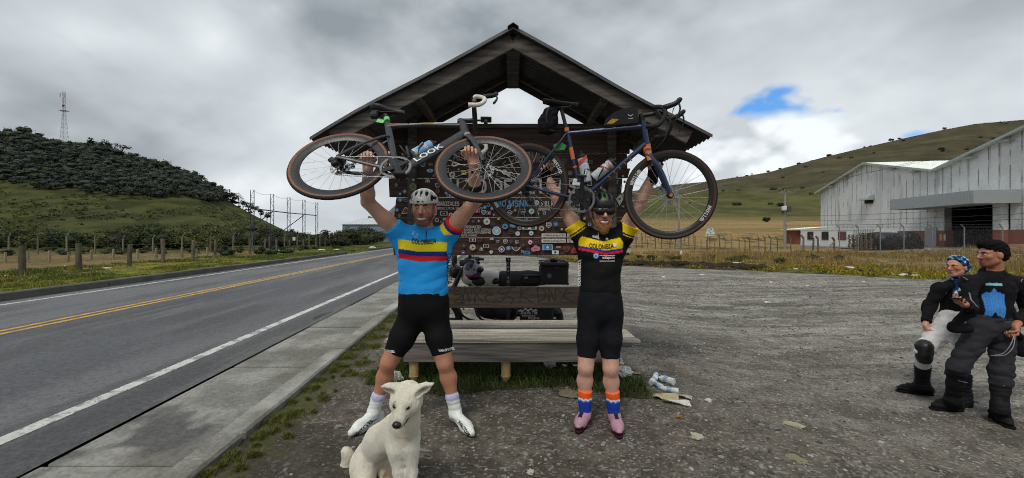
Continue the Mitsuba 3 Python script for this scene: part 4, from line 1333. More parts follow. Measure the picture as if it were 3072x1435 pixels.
helmet(k2, L2, R2, 1.07, dark_helmet, S(16, 17, 18))
put(k2, 'cap', body([ell(L2(0, -.014, .036), (.088, .106, .078), .01, R2)], .005, 0, anyof(lambda q: -((q - L2(0, 0, .030)) @ R2[:, 2]), lambda q: -((q - L2(0, .02, 0)) @ R2[:, 1]))), 'mat_vc90', True, color=S(98, 22, 34), label='dark red cap under the helmet')
put([k for k in scene if k.startswith(k2 + '__cap')][0], 'emblem', ball(L2(.026, .094, .052), np.array([.012, .004, .012]), 2, R2), 'mat_vc70', True, color=S(205, 130, 130))
gl = []
for q in (-1, 1):
    gl.append(body([ell(L2(.036 * q, .096, .002), (.041, .015, .027), .004, R2 @ RZ(-.28 * q))], .003))
put(k2, 'sunglasses', cat(gl + [tube([L2(-.02, .106, .012), L2(0, .110, .013), L2(.02, .106, .012)], .005, 8)] + [tube([L2(.066 * q, .080, .008), L2(.082 * q, .03, .010), L2(.082 * q, -.02, .004)], .0045, 6, flat=(1, .6)) for q in (-1, 1)]), 'mat_vc25', True, color=S(12, 12, 14))
bp = [ell(L2(0, .046, -.096), (.050, .048, .046), .02, R2), ell(L2(0, .060, -.126), (.036, .034, .040), .02, R2), cone(L2(-.060, .012, -.045), L2(-.030, .055, -.095), .014, .022, .02), cone(L2(.060, .012, -.045), L2(.030, .055, -.095), .014, .022, .02),
      cone(L2(-.032, .074, -.066), L2(0, .092, -.054), .008, .009, .01), cone(L2(.032, .074, -.066), L2(0, .092, -.054), .008, .009, .01), cut(L2(0, .100, -.074), (.030, .03, .013), .004, R2)]
bd = body(bp, .004, 0, None, lambda q: .006 * (meshkit.noise(q * np.array([160, 160, 45]), 3) - .5) + .004 * (meshkit.noise(q * np.array([260, 260, 70]), 5) - .5))
put(k2, 'beard', bd, 'mat_vc90', True, color=S(140, 96, 64), var=.6, scale=60)
hem_l, hem_r = P(1718, 673, 3.41), P(1891, 676, 3.38)
jp = tors + ua_l[:1] + ua_r[:1] + [cone(Sl, hem_l + (hem_l - Sl) * .5, .064, .064, .04), cone(Sr, hem_r + (hem_r - Sr) * .5, .064, .064, .04), cone(nb + [0, 0, -.04], nb + [0, -.012, .022], .070, .064, .02)]
jm = body(jp, .006, .008, anyof(beyond(hem_l, El - Sl), beyond(hem_r, Er - Sr), beyond((0, 0, P(0, 894, YM - .1)[2]), (0, 0, -1))), folds(.006, 6, 11, 13, .8))


def jersey2(v):
    c = np.tile(S(24, 24, 26), (len(v), 1)) * (1 + .2 * (2 * meshkit.fbm(v * 15, 2, 5) - 1))[:, None]
    s_ = 3.31 / FOC
    x = (v[:, 0] * FOC / 3.31) + CX
    y = HY - (v[:, 2] - CH) * FOC / 3.31
    fr = (v[:, 1] < 3.385)
    top = np.interp(x, [1738, 1747, 1808, 1862, 1872], [722, 709, 725, 713, 730])
    bot = np.interp(x, [1740, 1815, 1871], [738, 752, 745])
    inn = fr & (x > 1738) & (x < 1872)
    c[inn & (y > top) & (y <= bot)] = S(236, 204, 30)
    c[inn & (y > bot) & (y <= bot + 6.5)] = S(60, 44, 140)
    c[inn & (y > bot + 6.5) & (y <= bot + 13)] = S(206, 44, 56)
    for hem, S0, E0, cond in ((hem_l, Sl, El, v[:, 0] < Sl[0] + .02), (hem_r, Sr, Er, v[:, 0] > Sr[0] - .02)):
        a = (v - hem) @ U_(E0 - S0)
        on = cond & (v[:, 2] > 1.47)
        c[on & (a > -.078)] = S(236, 204, 30)
        c[on & (a > -.072) & (a < -.060)] = S(24, 24, 26)
    c[(x < 1745) & (y > 873)] = S(236, 204, 30)
    c[(x < 1745) & (y > 877) & (y < 880)] = S(24, 24, 26)
    return c


put(k2, 'jersey', jm, 'mat_vc70', True, color=jersey2(jm.vertices), label='black cycling jersey with a yellow chest panel and yellow cuffs')
j2 = k2 + '__jersey'
chest_text(j2, 'COLOMBIA', 1768, 1840, 743, 13, 'mat_print_black', jm, -.010, 3.31)
chest_text(j2, 'coldeportes', 1806, 1845, 777, 8, 'mat_print_white', jm, 0, 3.31)
chest_text(j2, '_______', 1798, 1845, 766, 9, 'mat_print_white', jm, 0, 3.31)
chest_text(j2, '_______', 1798, 1845, 783, 9, 'mat_print_white', jm, 0, 3.31)
chest_text(j2, 'Rugg', 1780, 1795, 713, 7, 'mat_print_white', jm, 0, 3.31)
M('print_blue', S(90, 140, 200), .6)
ce = P(1788, 768, 3.3)
put(j2, 'emblem', drape(facing(prism(Point(0, 0).buffer(.0225, 8), .002), (ce[0], 0, ce[2])), jm, .002), 'mat_print_blue', smooth=False)
put(j2, 'emblem', drape(facing(prism(Point(0, 0).buffer(.0155, 8).difference(Point(0, 0).buffer(.011, 8)), .002), (ce[0], 0, ce[2])), jm, .003), 'mat_print_white', smooth=False)
ce = P(1845, 736, 3.3)
put(j2, 'emblem', drape(facing(prism(Point(0, 0).buffer(.014, 8), .002), (ce[0], 0, ce[2])), jm, .002), 'mat_print_white', smooth=False)
put(j2, 'emblem', drape(facing(prism(Polygon([(-.010, 0), (.010, 0), (.010, .012), (0, .018), (-.010, .012)]), .002), (P(1822, 720, 3.3)[0], 0, P(1822, 720, 3.3)[2])), jm, .002), 'mat_print_white', smooth=False)
side = moved(words('COLOMBIA', .020, .002, True, .21), (0, 0, 0), RZ(math.pi / 2))
a = P(1746, 862, 3.33)
put(j2, 'lettering', drape(facing(side, (a[0], 0, a[2])), jm, .002), 'mat_print_white', smooth=False)
zp = tube([P(1806, 698 + i * 3, 3.2) for i in range(8)], .0025, 5)
put(j2, 'zip', drape(zp, jm, .001, edge=None), 'mat_print_white', smooth=False)
sp = tors[:4] + [ell(P(1800, 905, YM), (.158, .112, .13), .05), ell(P(1800, 935, YM + .01), (.160, .118, .12), .05)] + ul + ur
h1, h2 = Hl + (Kl - Hl) * .80, Hr + (Kr - Hr) * .81
sm_ = body(sp, .006, .005, anyof(beyond(h1, Kl - Hl), beyond(h2, Kr - Hr), beyond((0, 0, 1.06), (0, 0, 1))), folds(.004, 8, 8, 16))
put(k2, 'shorts', sm_, 'mat_vc70', True, color=S(24, 25, 30), var=.25, scale=20)
for i, (pp, ff, W) in enumerate(((pl_l, fg_l, Wl), (pl_r, fg_r, Wr))):
    prox = [f for j, f in enumerate(ff[:12]) if j % 3 == 0]
    g = body(pp + prox + [cone(W - U_(pp[0][2] - W) * .035, W, .036, .034, .01)], .005, .003)
    put(k2, 'glove', g, 'mat_vc90', True, color=S(22, 22, 24), var=.3, scale=40)
for A, K, (tx, ty), (hx, hy), sd in ((Al, Kl, (1735, 1298), (1757, 1262), -1), (Ar, Kr, (1857, 1314), (1842, 1268), 1)):
    toe, heel = ground_point(tx, ty), ground_point(hx, hy)
    heel[2] = toe[2] = 0.0
    fp = foot(A, toe + [0, 0, .022], heel + [0, 0, .022])
    m = body(fp, .005, .004, lambda q, A=A: q[..., 2] - A[2] - .008 + .25 * (q[..., 1] - A[1]))
    c = np.tile(S(172, 132, 148), (len(m.vertices), 1))
    c[m.vertices[:, 2] < .030] = S(70, 26, 40)
    ax = U_(toe - heel)
    rel = (m.vertices - heel) @ ax
    c[(rel > np.linalg.norm(toe - heel) - .02) & (m.vertices[:, 2] < .045)] = S(70, 26, 40)
    lat_ = np.abs((m.vertices - heel) @ np.cross(ax, [0, 0, 1]))
    c[(lat_ < .016) & (rel > .04) & (rel < .19) & (m.vertices[:, 2] > .045)] = S(34, 30, 34)
    sk_ = put(k2, 'shoe', m, 'mat_vc45', True, color=c, var=.10, scale=40)
    for j in range(3):
        for s_ in (-1, 1):
            o = heel + ax * (.085 + .03 * j) + np.cross(ax, [0, 0, 1]) * .026 * s_ + [0, 0, .098 - .016 * j]
            put(sk_, 'lace_loop', box(o, (.012, .016, .010), .002), 'mat_print_black', smooth=False)
    put(sk_, 'sole', body([cone(heel + [0, 0, .016], toe + [0, 0, .014], .036, .026, .01), cone(heel + (toe - heel) * .7 + [0, 0, .014], toe + [0, 0, .012], .043, .026, .01)], .006, 0, lambda q: q[..., 2] - .020), 'mat_vc70', True, color=S(56, 22, 34))
    top = A + (K - A) * .50
    m = body([cone(A + [0, 0, -.03], A + (K - A) * .25, .043, .047, .02), cone(A + (K - A) * .25, top + (K - A) * .1, .047, .056, .02)], .005, .003, beyond(top, K - A), folds(.0015, 9, 30, 9))
    z = m.vertices[:, 2]
    zz = top[2]
    jag = .010 * np.abs(((m.vertices[:, 0] * 28) % 1) - .5) * 2
    c = np.tile(S(36, 62, 158), (len(z), 1))
    c[z > zz - .084 + jag] = S(84, 130, 200)
    c[z > zz - .074 + jag] = S(225, 225, 225)
    c[z > zz - .060 + jag * .8] = S(238, 100, 40)
    put(k2, 'sock', m, 'mat_vc90', True, color=c, label='orange, white and blue sock with a mountain pattern')
# ---------------------------------------------- the couple in riding gear at the right
def rider_head(key, c, yaw, s, hair=None, skin=S(176, 122, 98)):
    F = np.array([math.sin(yaw), -math.cos(yaw), 0])
    X = np.array([math.cos(yaw), math.sin(yaw), 0])
    return head_prims(c, X, F, (0, 0, 1), s)


k3 = thing('person', 'man in open black riding jacket and blue print shirt holding a phone', 'person')
Ym = 4.27
p3 = lambda x, y, d=0.0: P(x, y, Ym + d)
def near(W, r, f): return lambda q: np.where(np.linalg.norm(q - W, axis=-1) < r, f(q), -1)


yaw = -1.72
hp, L3, R3 = rider_head(k3, p3(2974, 764, .02), yaw, 1.03)
SR, ER, WR_ = p3(2906, 848, .02), p3(2910, 925, -.10), p3(2892, 912, -.27)
SL, EL, WL_ = p3(3052, 850, .06), p3(3086, 932, .10), p3(3046, 980, -.12)
HR_, HL_ = p3(2944, 985), p3(3008, 985, .03)
KR, KL = p3(2874, 1102, -.02), p3(3004, 1112, -.07)
AR, AL = p3(2858, 1196, .12), p3(2998, 1222, -.13)
nb = p3(2985, 828, .04)
tors = [ell(p3(2978, 868, .04), (.175, .112, .16), .05), ell(p3(2976, 925, .03), (.165, .11, .15), .05), ell(p3(2976, 975, .03), (.165, .115, .13), .05), cone(nb, SR, .06, .05, .04), cone(nb, SL, .06, .05, .04)]
neck = [cone(nb, L3(0, -.03, -.06), .058, .056, .03)]
ua, fa = arm_prims(SR, ER, WR_, .05, .042, .04, .03)
ub, fb = arm_prims(SL, EL, WL_, .05, .042, .04, .03)
plr, fgr = hand_prims(WR_, (-.80, -.35, .10), (.10, -.15, 1), (-.25, .85, .35), 1.0, (30, 45, 30), .6)
pll, fgl = hand_prims(WL_, (-.42, -.25, -.85), (-.75, .5, .25), (-.1, -.9, .3), 1.02, (55, 75, 40), .8)
ur_, lr_ = leg_prims(HR_, KR, AR, .078, .05, .046, .040)
ul_, ll_ = leg_prims(HL_, KL, AL, .078, .05, .046, .040)
bm = body(tors + neck + hp + ua + fa + ub + fb + plr + fgr + pll + fgl + ur_ + lr_ + ul_ + ll_, .0065)
put(k3, 'body', bm, 'mat_vc45', True, color=skin_col(bm.vertices, S(170, 112, 86), [(L3(0, .06, -.09), .05, S(128, 84, 66)), (L3(0, .092, -.056), .016, S(110, 72, 58))], seed=3))
face_bits(k3, L3, R3, 1.03, False, .4, False, S(24, 20, 18))
hr = [ell(L3(0, .050, .082), np.array([.066, .048, .040]) * 1.05, .02, R3), ell(L3(0, -.022, .062), np.array([.085, .100, .080]) * 1.05, .02, R3), ell(L3(0, .03, .100), np.array([.072, .065, .042]) * 1.05, .02, R3), ell(L3(0, -.07, .0), np.array([.078, .060, .075]) * 1.05, .03, R3)]
hm = body(hr, .005, 0, anyof(lambda q: ((q - L3(0, .088, .052)) @ U_(R3[:, 1] - .55 * R3[:, 2])), lambda q: -((q - L3(0, 0, -.065)) @ R3[:, 2]), lambda q: ((q - L3(0, .03, -.010)) @ U_(R3[:, 1] * .85 - .55 * R3[:, 2]))),
          lambda q: .014 * (meshkit.noise(q * 55, 3) - .5) + .010 * (meshkit.noise(q * 120, 4) - .5))
put(k3, 'hair', hm, 'mat_vc90', True, color=S(22, 20, 20), var=.5, scale=60)
# shirt, then the open jacket
bd_ = U_(np.array([math.sin(-.45), -math.cos(-.45), 0]))
stm = body(tors + [cone(nb + [0, 0, -.05], nb + [0, 0, .012], .066, .066, .02)], .007, .010, None, folds(.004, 8, 10, 22))
sx_, sz_ = CX + FOC * stm.vertices[:, 0] / stm.vertices[:, 1], HY - FOC * (stm.vertices[:, 2] - CH) / stm.vertices[:, 1]
c = np.tile(S(22, 22, 26), (len(stm.vertices), 1))
v = stm.vertices
un = (v[:, 0] - p3(2965, 0)[0]) / .14
zz = v[:, 2]
zc = p3(0, 905)[2]
wob = .02 * np.sin(v[:, 0] * 60) + .012 * np.sin(v[:, 0] * 143 + 1)
pic = (np.abs(un) < .52) & (np.abs(zz - zc + .01 + wob) < .115) & (v[:, 1] < Ym + .02)
lines = (np.abs(((v[:, 0] * 55) % 1) - .5) < .12) | (np.abs(((zz * 48 + .25 * np.sin(v[:, 0] * 40)) % 1) - .5) < .12)
c[pic] = S(58, 122, 205)
c[pic & lines] = S(86, 148, 216)
ttl = (np.abs(un) < .5) & (np.abs(zz - zc - .175) < .013) & (v[:, 1] < Ym + .02)
c[ttl] = S(120, 190, 205)
put(k3, 'shirt', stm, 'mat_vc90', True, color=c, label='black shirt with a large blue printed picture')
jp = [ell(p3(2978, 868, .05), (.205, .140, .185), .05), ell(p3(2974, 940, .05), (.205, .142, .17), .05), ell(p3(2972, 985, .04), (.212, .148, .11), .05), cone(nb + [0, .02, -.03], SR, .078, .076, .05), cone(nb + [0, .02, -.03], SL, .078, .076, .05),
      cone(SR, ER, .068, .060, .03), cone(ER, WR_ + (ER - WR_) * .12, .058, .048, .02), cone(SL, EL, .068, .060, .03), cone(EL, WL_ + (EL - WL_) * .15, .058, .048, .02), cone(nb + [0, .04, -.02], nb + [0, .045, .035], .075, .082, .03)]
front = p3(2962, 0)[0]


def seg(q, a, b):
    t = np.clip(((q - a) @ (b - a)) / ((b - a) @ (b - a)), 0, 1)
    return np.linalg.norm(q - a - t[..., None] * (b - a), axis=-1)


def jacket_cut(q):
    half = .078 - .10 * np.clip((q[..., 2] - p3(0, 900)[2]), -.12, .12)
    ins = np.minimum(half - np.abs(q[..., 0] - front), Ym - .005 - q[..., 1])           # > 0 in the opening at the front
    ins = np.where(np.minimum(seg(q, SR, ER), seg(q, ER, WR_)) < .095, -1, ins)
    neck_ = .062 - np.linalg.norm((q - (nb + [0, .005, 0]))[..., :2], axis=-1)
    neck_ = np.where(q[..., 2] > nb[2] - .02, neck_, -1)
    return np.maximum(ins, neck_)


jk = body(jp, .0065, 0, anyof(jacket_cut, near(WR_, .16, beyond(WR_ + (ER - WR_) * .15, WR_ - ER)), near(WL_, .16, beyond(WL_ + (EL - WL_) * .2, WL_ - EL)), beyond((0, 0, p3(0, 1000)[2]), (0, 0, -1))), folds(.012, 9, 11, 31, .8))
jkk = put(k3, 'jacket', jk, 'mat_vc90', True, color=S(26, 26, 30), var=.35, scale=14)
flap = body([cone(p3(2912, 930, -.08), p3(2852, 985, -.10), .05, .035, .03), cone(p3(2862, 990, -.10), p3(2900, 985, -.06), .034, .05, .03)], .006, 0, None, folds(.006, 11, 11, 41))
put(k3, 'jacket_flap', flap, 'mat_vc90', True, color=S(24, 24, 27), var=.3, scale=14)
M('reflective', S(120, 122, 125), .5)
for a, b in ((p3(2904, 832, -.06), p3(2918, 842, -.08)), (p3(3046, 845, -.02), p3(3066, 838, 0)), (p3(2922, 880, -.12), p3(2912, 920, -.13))):
    zm = tube([a, (a + b) / 2, b], .0035, 5)
    put(jkk, 'zip', drape(zm, jk, .002, edge=None), 'mat_reflective', smooth=False)
put(k3, 'belt', body([ell(p3(2976, 963, .035), (.178, .126, .10), .02)], .006, 0, lambda q: np.abs(q[..., 2] - p3(0, 962)[2]) - .012), 'mat_vc70', True, color=S(70, 68, 66), var=.5, scale=60)
tp = tors[1:3] + [ell(p3(2976, 975, .03), (.172, .122, .12), .05), ell(p3(2976, 1000, .03), (.170, .125, .11), .05), cone(HR_, HR_ + (KR - HR_) * .5, .108, .092, .04), cone(HR_ + (KR - HR_) * .5, KR, .092, .080, .03), cone(HL_, HL_ + (KL - HL_) * .5, .108, .092, .04), cone(HL_ + (KL - HL_) * .5, KL, .092, .080, .03),
      cone(KR, KR + (AR - KR) * .5, .084, .080, .03), cone(KL, KL + (AL - KL) * .5, .084, .080, .03)]
tm = body(tp, .0065, .006, anyof(beyond((0, 0, p3(0, 944)[2]), (0, 0, 1)), beyond(KR + (AR - KR) * .44, AR - KR), beyond(KL + (AL - KL) * .44, AL - KL)), folds(.013, 8, 15, 51, .4))
put(k3, 'trousers', tm, 'mat_vc90', True, color=S(46, 46, 50), var=.3, scale=14)
for K, A, toe, heel in ((KR, AR, (2803, 1226), (2874, 1228)), (KL, AL, (3028, 1279), (2985, 1250))):
    t_, h_ = ground_point(*toe), ground_point(*heel)
    t_[2] = h_[2] = float(lot_z(np.array([t_[0]]), np.array([t_[1]]))[0]) - .004
    up = U_(K - A)
    pr = foot(A, t_ + [0, 0, .025], h_ + [0, 0, .02], .05) + [cone(A, A + (K - A) * .5, .052, .060, .03), cone(A + (K - A) * .5, K - up * .06, .060, .066, .03)]
    m = body(pr, .006, .010, lambda q, K=K, up=up: (q - (K - up * .055)) @ up, folds(.006, 9, 24, 61, .3))
    kb = put(k3, 'boot', m, 'mat_vc70', True, color=S(30, 30, 33), var=.35, scale=18)
    put(kb, 'sole', body([cone(h_ + [0, 0, .016], t_ + [0, 0, .014], .045, .036, .01), cone(h_ + (t_ - h_) * .65 + [0, 0, .014], t_ + [0, 0, .014], .052, .038, .01)], .006, .004, lambda q, z=t_[2]: q[..., 2] - z - .028), 'mat_vc90', True, color=S(20, 20, 21))
    st = A + (K - A) * .62
    put(kb, 'strip', tube([st + [-.05, -.066, .012], st + [0.0, -.082, 0.0], st + [.03, -.078, -.006]], .004, 5), 'mat_reflective')
M('phone', S(16, 16, 20), .2)
ph = thing('phone', 'black phone held in the hand of the man in the blue print shirt', 'phone')
pc = WR_ + U_([-.80, -.35, .10]) * .095 + np.array([0, 0, .028])
R_ = np.stack([U_([-.80, -.42, .30]), U_([.35, -.9, .1]), np.cross(U_([-.80, -.42, .30]), U_([.35, -.9, .1]))], 1)
put(None, 'x', box((0, 0, 0), (.1, .1, .1)), 'mat_phone') if False else None
scene[ph] = mikit.ply(box(pc, (.150, .072, .009), .003, R_), 'mat_phone')
rope = curve([p3(2972, 1068, -.10), p3(3010, 1060, -.16), p3(3034, 1030, -.2), p3(3044, 1000, -.16), p3(3040, 1040, -.19), p3(3016, 1065, -.17), p3(2985, 1068, -.12)], 40)
put(k3, 'cord', tube(rope, .0035, 6), 'mat_vc70', True, color=S(150, 150, 150))
bag = thing('bag', 'black bag hanging from the hand of the man with the phone', 'bag')
scene[bag] = mikit.ply(body([ell(p3(3068, 1040, -.06), (.085, .06, .11), .03), cone(p3(3062, 1010, -.08), p3(3052, 985, -.11), .028, .016, .03)], .007, 0, None, folds(.008, 9, 12, 71)), 'mat_vc90', smooth=True) if False else None
bmsh = body([ell(p3(3066, 1042, -.06), (.075, .055, .10), .03), cone(p3(3060, 1010, -.09), p3(3050, 988, -.12), .028, .014, .03)], .007, 0, None, folds(.008, 9, 12, 71))
scene[bag] = mikit.ply(bmsh, 'mat_vc90', smooth=True, color=np.tile(S(26, 26, 29), (len(bmsh.vertices), 1)))

# the woman
k4 = thing('person', 'smiling woman in blue patterned headscarf, black jacket and white trousers', 'person')
Yw = 4.78
p4 = lambda x, y, d=0.0: P(x, y, Yw + d)
hp, L4, R4 = rider_head(k4, p4(2869, 800), -1.38, .92)
SR, ER, WR_ = p4(2818, 866, .03), p4(2786, 925, .05), p4(2776, 977, -.03)
SL, EL, WL_ = p4(2908, 866, .12), p4(2925, 935, .14), p4(2905, 990, .0)
HR_, HL_ = p4(2838, 975), p4(2888, 975, .06)
KR, KL = p4(2770, 1054, -.14), p4(2890, 1080, .0)
AR, AL = p4(2766, 1148, .04), p4(2890, 1178, -.10)
nb = p4(2868, 850, .04)
tors = [ell(p4(2862, 885, .06), (.135, .098, .14), .05), ell(p4(2862, 925, .05), (.118, .095, .12), .05), ell(p4(2862, 965, .03), (.145, .112, .11), .05), cone(nb, SR, .05, .044, .04), cone(nb, SL, .05, .044, .04)]
neck = [cone(nb, L4(0, -.03, -.06), .048, .048, .03)]
ua, fa = arm_prims(SR, ER, WR_, .044, .036, .035, .026)
ub, fb = arm_prims(SL, EL, WL_, .044, .036, .035, .026)
plr, fgr = hand_prims(WR_, (.05, -.2, -1), (.9, -.2, .1), (-.2, -.9, .1), .90, (30, 50, 35), .6)
pll, fgl = hand_prims(WL_, (-.1, -.2, -1), (-.9, -.2, .1), (.2, -.9, .1), .90, (30, 50, 35), .6)
ur_, lr_ = leg_prims(HR_, KR, AR, .066, .044, .040, .034)
ul_, ll_ = leg_prims(HL_, KL, AL, .066, .044, .040, .034)
bm = body(tors + neck + hp + ua + fa + ub + fb + plr + fgr + pll + fgl + ur_ + lr_ + ul_ + ll_, .0065)
put(k4, 'body', bm, 'mat_vc45', True, color=skin_col(bm.vertices, S(196, 140, 116), [(L4(.04, .07, -.02), .028, S(206, 136, 118)), (L4(-.04, .07, -.02), .028, S(206, 136, 118))], seed=4))
face_bits(k4, L4, R4, .92, False, .6, False, S(40, 30, 28))


def scarf(v, sc=34):
    n_ = meshkit.fbm(v * sc, 3, 8)
    c = np.where((n_ > .60)[:, None], S(190, 205, 212), np.where((n_ > .48)[:, None], S(30, 84, 128), S(20, 42, 74)))
    return c


hs = [ell(L4(0, -.020, .048), np.array([.092, .112, .088]) * .93, .02, R4), ell(L4(0, -.065, -.01), np.array([.082, .070, .080]) * .93, .03, R4), ell(L4(.0, -.12, -.02), np.array([.05, .045, .06]), .04, R4)]
hm = body(hs, .005, .002, anyof(lambda q: ((q - L4(0, .050, .040)) @ U_(R4[:, 1] - .45 * R4[:, 2])), lambda q: ((q - L4(0, .0, .0)) @ U_(R4[:, 1] * .8 - .6 * R4[:, 2]))), folds(.004, 20, 30, 81))
put(k4, 'headscarf', hm, 'mat_vc90', True, color=scarf(hm.vertices), label='blue and white patterned headscarf')
ns = body([cone(nb + [0, -.01, -.03], nb + [0, -.01, .045], .085, .072, .03), cone(nb + [0, -.05, -.03], p4(2866, 885, -.06), .05, .03, .03)], .005, 0, None, folds(.007, 16, 30, 82))
put(k4, 'neck_scarf', ns, 'mat_vc90', True, color=scarf(ns.vertices), label='blue and white scarf tucked into the collar')
stm = body(tors[:2] + [cone(nb, SR, .05, .044, .04), cone(nb, SL, .05, .044, .04)], .007, .008, beyond((0, 0, p4(0, 935)[2]), (0, 0, -1)), folds(.004, 8, 10, 83))
put(k4, 'top', stm, 'mat_vc90', True, color=S(20, 20, 23), var=.2, scale=20)
jp = [ell(p4(2866, 885, .10), (.168, .108, .155), .05), ell(p4(2866, 940, .11), (.160, .102, .13), .05), cone(nb + [0, .03, -.03], SR, .066, .066, .05), cone(nb + [0, .03, -.03], SL, .066, .066, .05), cone(SR, ER, .068, .060, .04), cone(ER, WR_ + (ER - WR_) * .15, .060, .052, .03), cone(SL, EL, .068, .060, .04), cone(EL, WL_, .06, .05, .03)]


def cut4(q):
    ins = np.minimum(.098 - np.abs(q[..., 0] - p4(2868, 0)[0]), Yw + .02 - q[..., 1])
    return np.where(np.linalg.norm(q - (SR + ER) / 2, axis=-1) < .10, -1, ins)


jk = body(jp, .0065, 0, anyof(cut4, beyond(WR_ + (ER - WR_) * .2, WR_ - ER), beyond((0, 0, p4(0, 985)[2]), (0, 0, -1))), folds(.012, 9, 11, 84, .8))
c = np.tile(S(24, 24, 27), (len(jk.vertices), 1))
v = jk.vertices
px_ = CX + FOC * v[:, 0] / v[:, 1]
py_ = HY - FOC * (v[:, 2] - CH) / v[:, 1]
st_ = (np.abs((v - SR) @ U_(np.cross(SR - ER, [0, 1, 0])) * -1 - .052) < .012) & (v[:, 2] > p4(0, 905)[2]) & (v[:, 0] < p4(2835, 0)[0])
c[st_] = S(190, 190, 188)
put(k4, 'jacket', jk, 'mat_vc90', True, color=c, var=.3, scale=14)
tp = [ell(p4(2862, 950, .03), (.142, .112, .10), .05), ell(p4(2862, 975, .03), (.150, .118, .10), .05), cone(HR_, HR_ + (KR - HR_) * .5, .100, .094, .05), cone(HR_ + (KR - HR_) * .5, KR, .094, .074, .04), cone(HL_, HL_ + (KL - HL_) * .5, .100, .094, .05), cone(HL_ + (KL - HL_) * .5, KL, .094, .074, .04),
      cone(KR, AR, .072, .06, .03), cone(KL, AL, .072, .06, .03)]
tm = body(tp, .0065, .003, anyof(beyond((0, 0, p4(0, 925)[2]), (0, 0, 1)), beyond(KR + (AR - KR) * .5, AR - KR), beyond(KL + (AL - KL) * .5, AL - KL)), folds(.010, 8, 14, 85, .5))
put(k4, 'trousers', tm, 'mat_vc90', True, color=S(205, 202, 204), var=.10, scale=14)
for K, A, toe, heel in ((KR, AR, (2700, 1172), (2786, 1182)), (KL, AL, (2872, 1216), (2902, 1212))):
    t_, h_ = ground_point(*toe), ground_point(*heel)
    t_[2] = h_[2] = float(lot_z(np.array([t_[0]]), np.array([t_[1]]))[0]) - .004
    up = U_(K - A)
    kp = body([ell(K + [-.02, -.045, .01], (.055, .045, .085), .02), cone(K + [0, -.01, .05], K + [0, -.01, -.06], .080, .074, .02)], .006, 0, None, folds(.004, 14, 20, 88))
    put(k4, 'sock', body([cone(K + (A - K) * .2, K + (A - K) * .52, .070, .064, .02)], .006), 'mat_vc90', True, color=S(205, 202, 204))
    put(k4, 'knee_pad', kp, 'mat_vc45', True, color=S(24, 24, 26), var=.3, scale=20)
    pr = foot(A, t_ + [0, 0, .022], h_ + [0, 0, .02], .046) + [cone(A, A + (K - A) * .68, .052, .066, .03)]
    m = body(pr, .0055, .009, lambda q, K=K, A=A, up=up: (q - (A + (K - A) * .56)) @ up, lambda q: .005 * np.sin(q[..., 2] * 2 * np.pi / .032) + .002 * (meshkit.noise(q * 60, 2) - .5))
    kb = put(k4, 'boot', m, 'mat_vc70', True, color=S(30, 29, 33), var=.3, scale=18)
    put(kb, 'sole', body([cone(h_ + [0, 0, .014], t_ + [0, 0, .014], .042, .034, .01), cone(h_ + (t_ - h_) * .65 + [0, 0, .014], t_ + [0, 0, .014], .048, .036, .01)], .006, .004, lambda q, z=t_[2]: q[..., 2] - z - .024), 'mat_vc90', True, color=S(20, 20, 21))
    for j in range(4):
        o = A + (K - A) * (.14 + .15 * j) + np.array([.072 + .004 * j, .01, 0])
        put(kb, 'buckle', box(o, (.020, .022, .012), .003), 'mat_print_black', smooth=False)

# ---------------------------------------------------------------- the dog
dg = thing('dog', 'white short haired dog with pointed ears sitting in front of the blue jersey rider', 'dog')
D = lambda x, y, Y: P(x, y, Y)
hd = D(1216, 1197, 2.37)
Fd = U_([-.10, -.92, -.40])
Zd = U_(np.array([.03, -.40, .9]) - Fd * (np.array([.03, -.40, .9]) @ Fd))
Xd = np.cross(Fd, Zd)
Rd = np.stack([Xd, Fd, Zd], 1)
def Ld(x, y, z): return hd + x * Xd + y * Fd + z * Zd
if Xd[0] < 0:
    Xd = -Xd
    Rd = np.stack([Xd, Fd, Zd], 1)
dp = [ell(Ld(0, -.02, .0), (.076, .088, .070), .03, Rd), ell(Ld(0, .035, -.012), (.060, .06, .050), .03, Rd),
      cone(Ld(0, .05, -.026), Ld(0, .128, -.044), .044, .028, .03), cone(Ld(0, .06, -.050), Ld(0, .115, -.066), .028, .019, .02),
      ell(Ld(-.05, .0, -.03), (.035, .05, .045), .03, Rd), ell(Ld(.05, .0, -.03), (.035, .05, .045), .03, Rd),
      cone(Ld(-.022, .052, .026), Ld(-.045, .035, .020), .013, .010, .02), cone(Ld(.022, .052, .026), Ld(.045, .035, .020), .013, .010, .02),
      cut(Ld(-.034, .069, .006), (.012, .012, .008), .01, Rd), cut(Ld(.034, .069, .006), (.012, .012, .008), .01, Rd)]
ch = D(1208, 1328, 2.50)
nk = D(1214, 1264, 2.47)
dp += [cone(Ld(0, -.05, -.03), nk, .068, .080, .05), cone(nk, ch, .072, .082, .05), ell(ch + [0, .02, 0.01], (.084, .10, .125), .04)]
sp_m, rump = D(1142, 1322, 2.68), D(1096, 1384, 2.78)
dp += [cone(D(1188, 1275, 2.56), sp_m, .074, .086, .05), cone(ch + [-.01, .05, .02], sp_m + [0.02, 0, -.01], .084, .080, .05), cone(sp_m, rump, .088, .090, .05)]
# front legs to the ground (their paws lie below the frame)
for (x0, y0_), (x1, y1_) in (((1188, 1352), (1200, 1520)), ((1236, 1348), (1232, 1512))):
    a, b = D(x0, y0_, 2.46), D(x1, y1_, 2.42)
    b[2] = .035
    m_ = (a + b) / 2 + np.array([0, .012, 0.0])
    dp += [cone(a, m_, .046, .028, .03), cone(m_, b, .031, .025, .02), cone(b, b + [0, -.055, -.008], .026, .023, .02)]
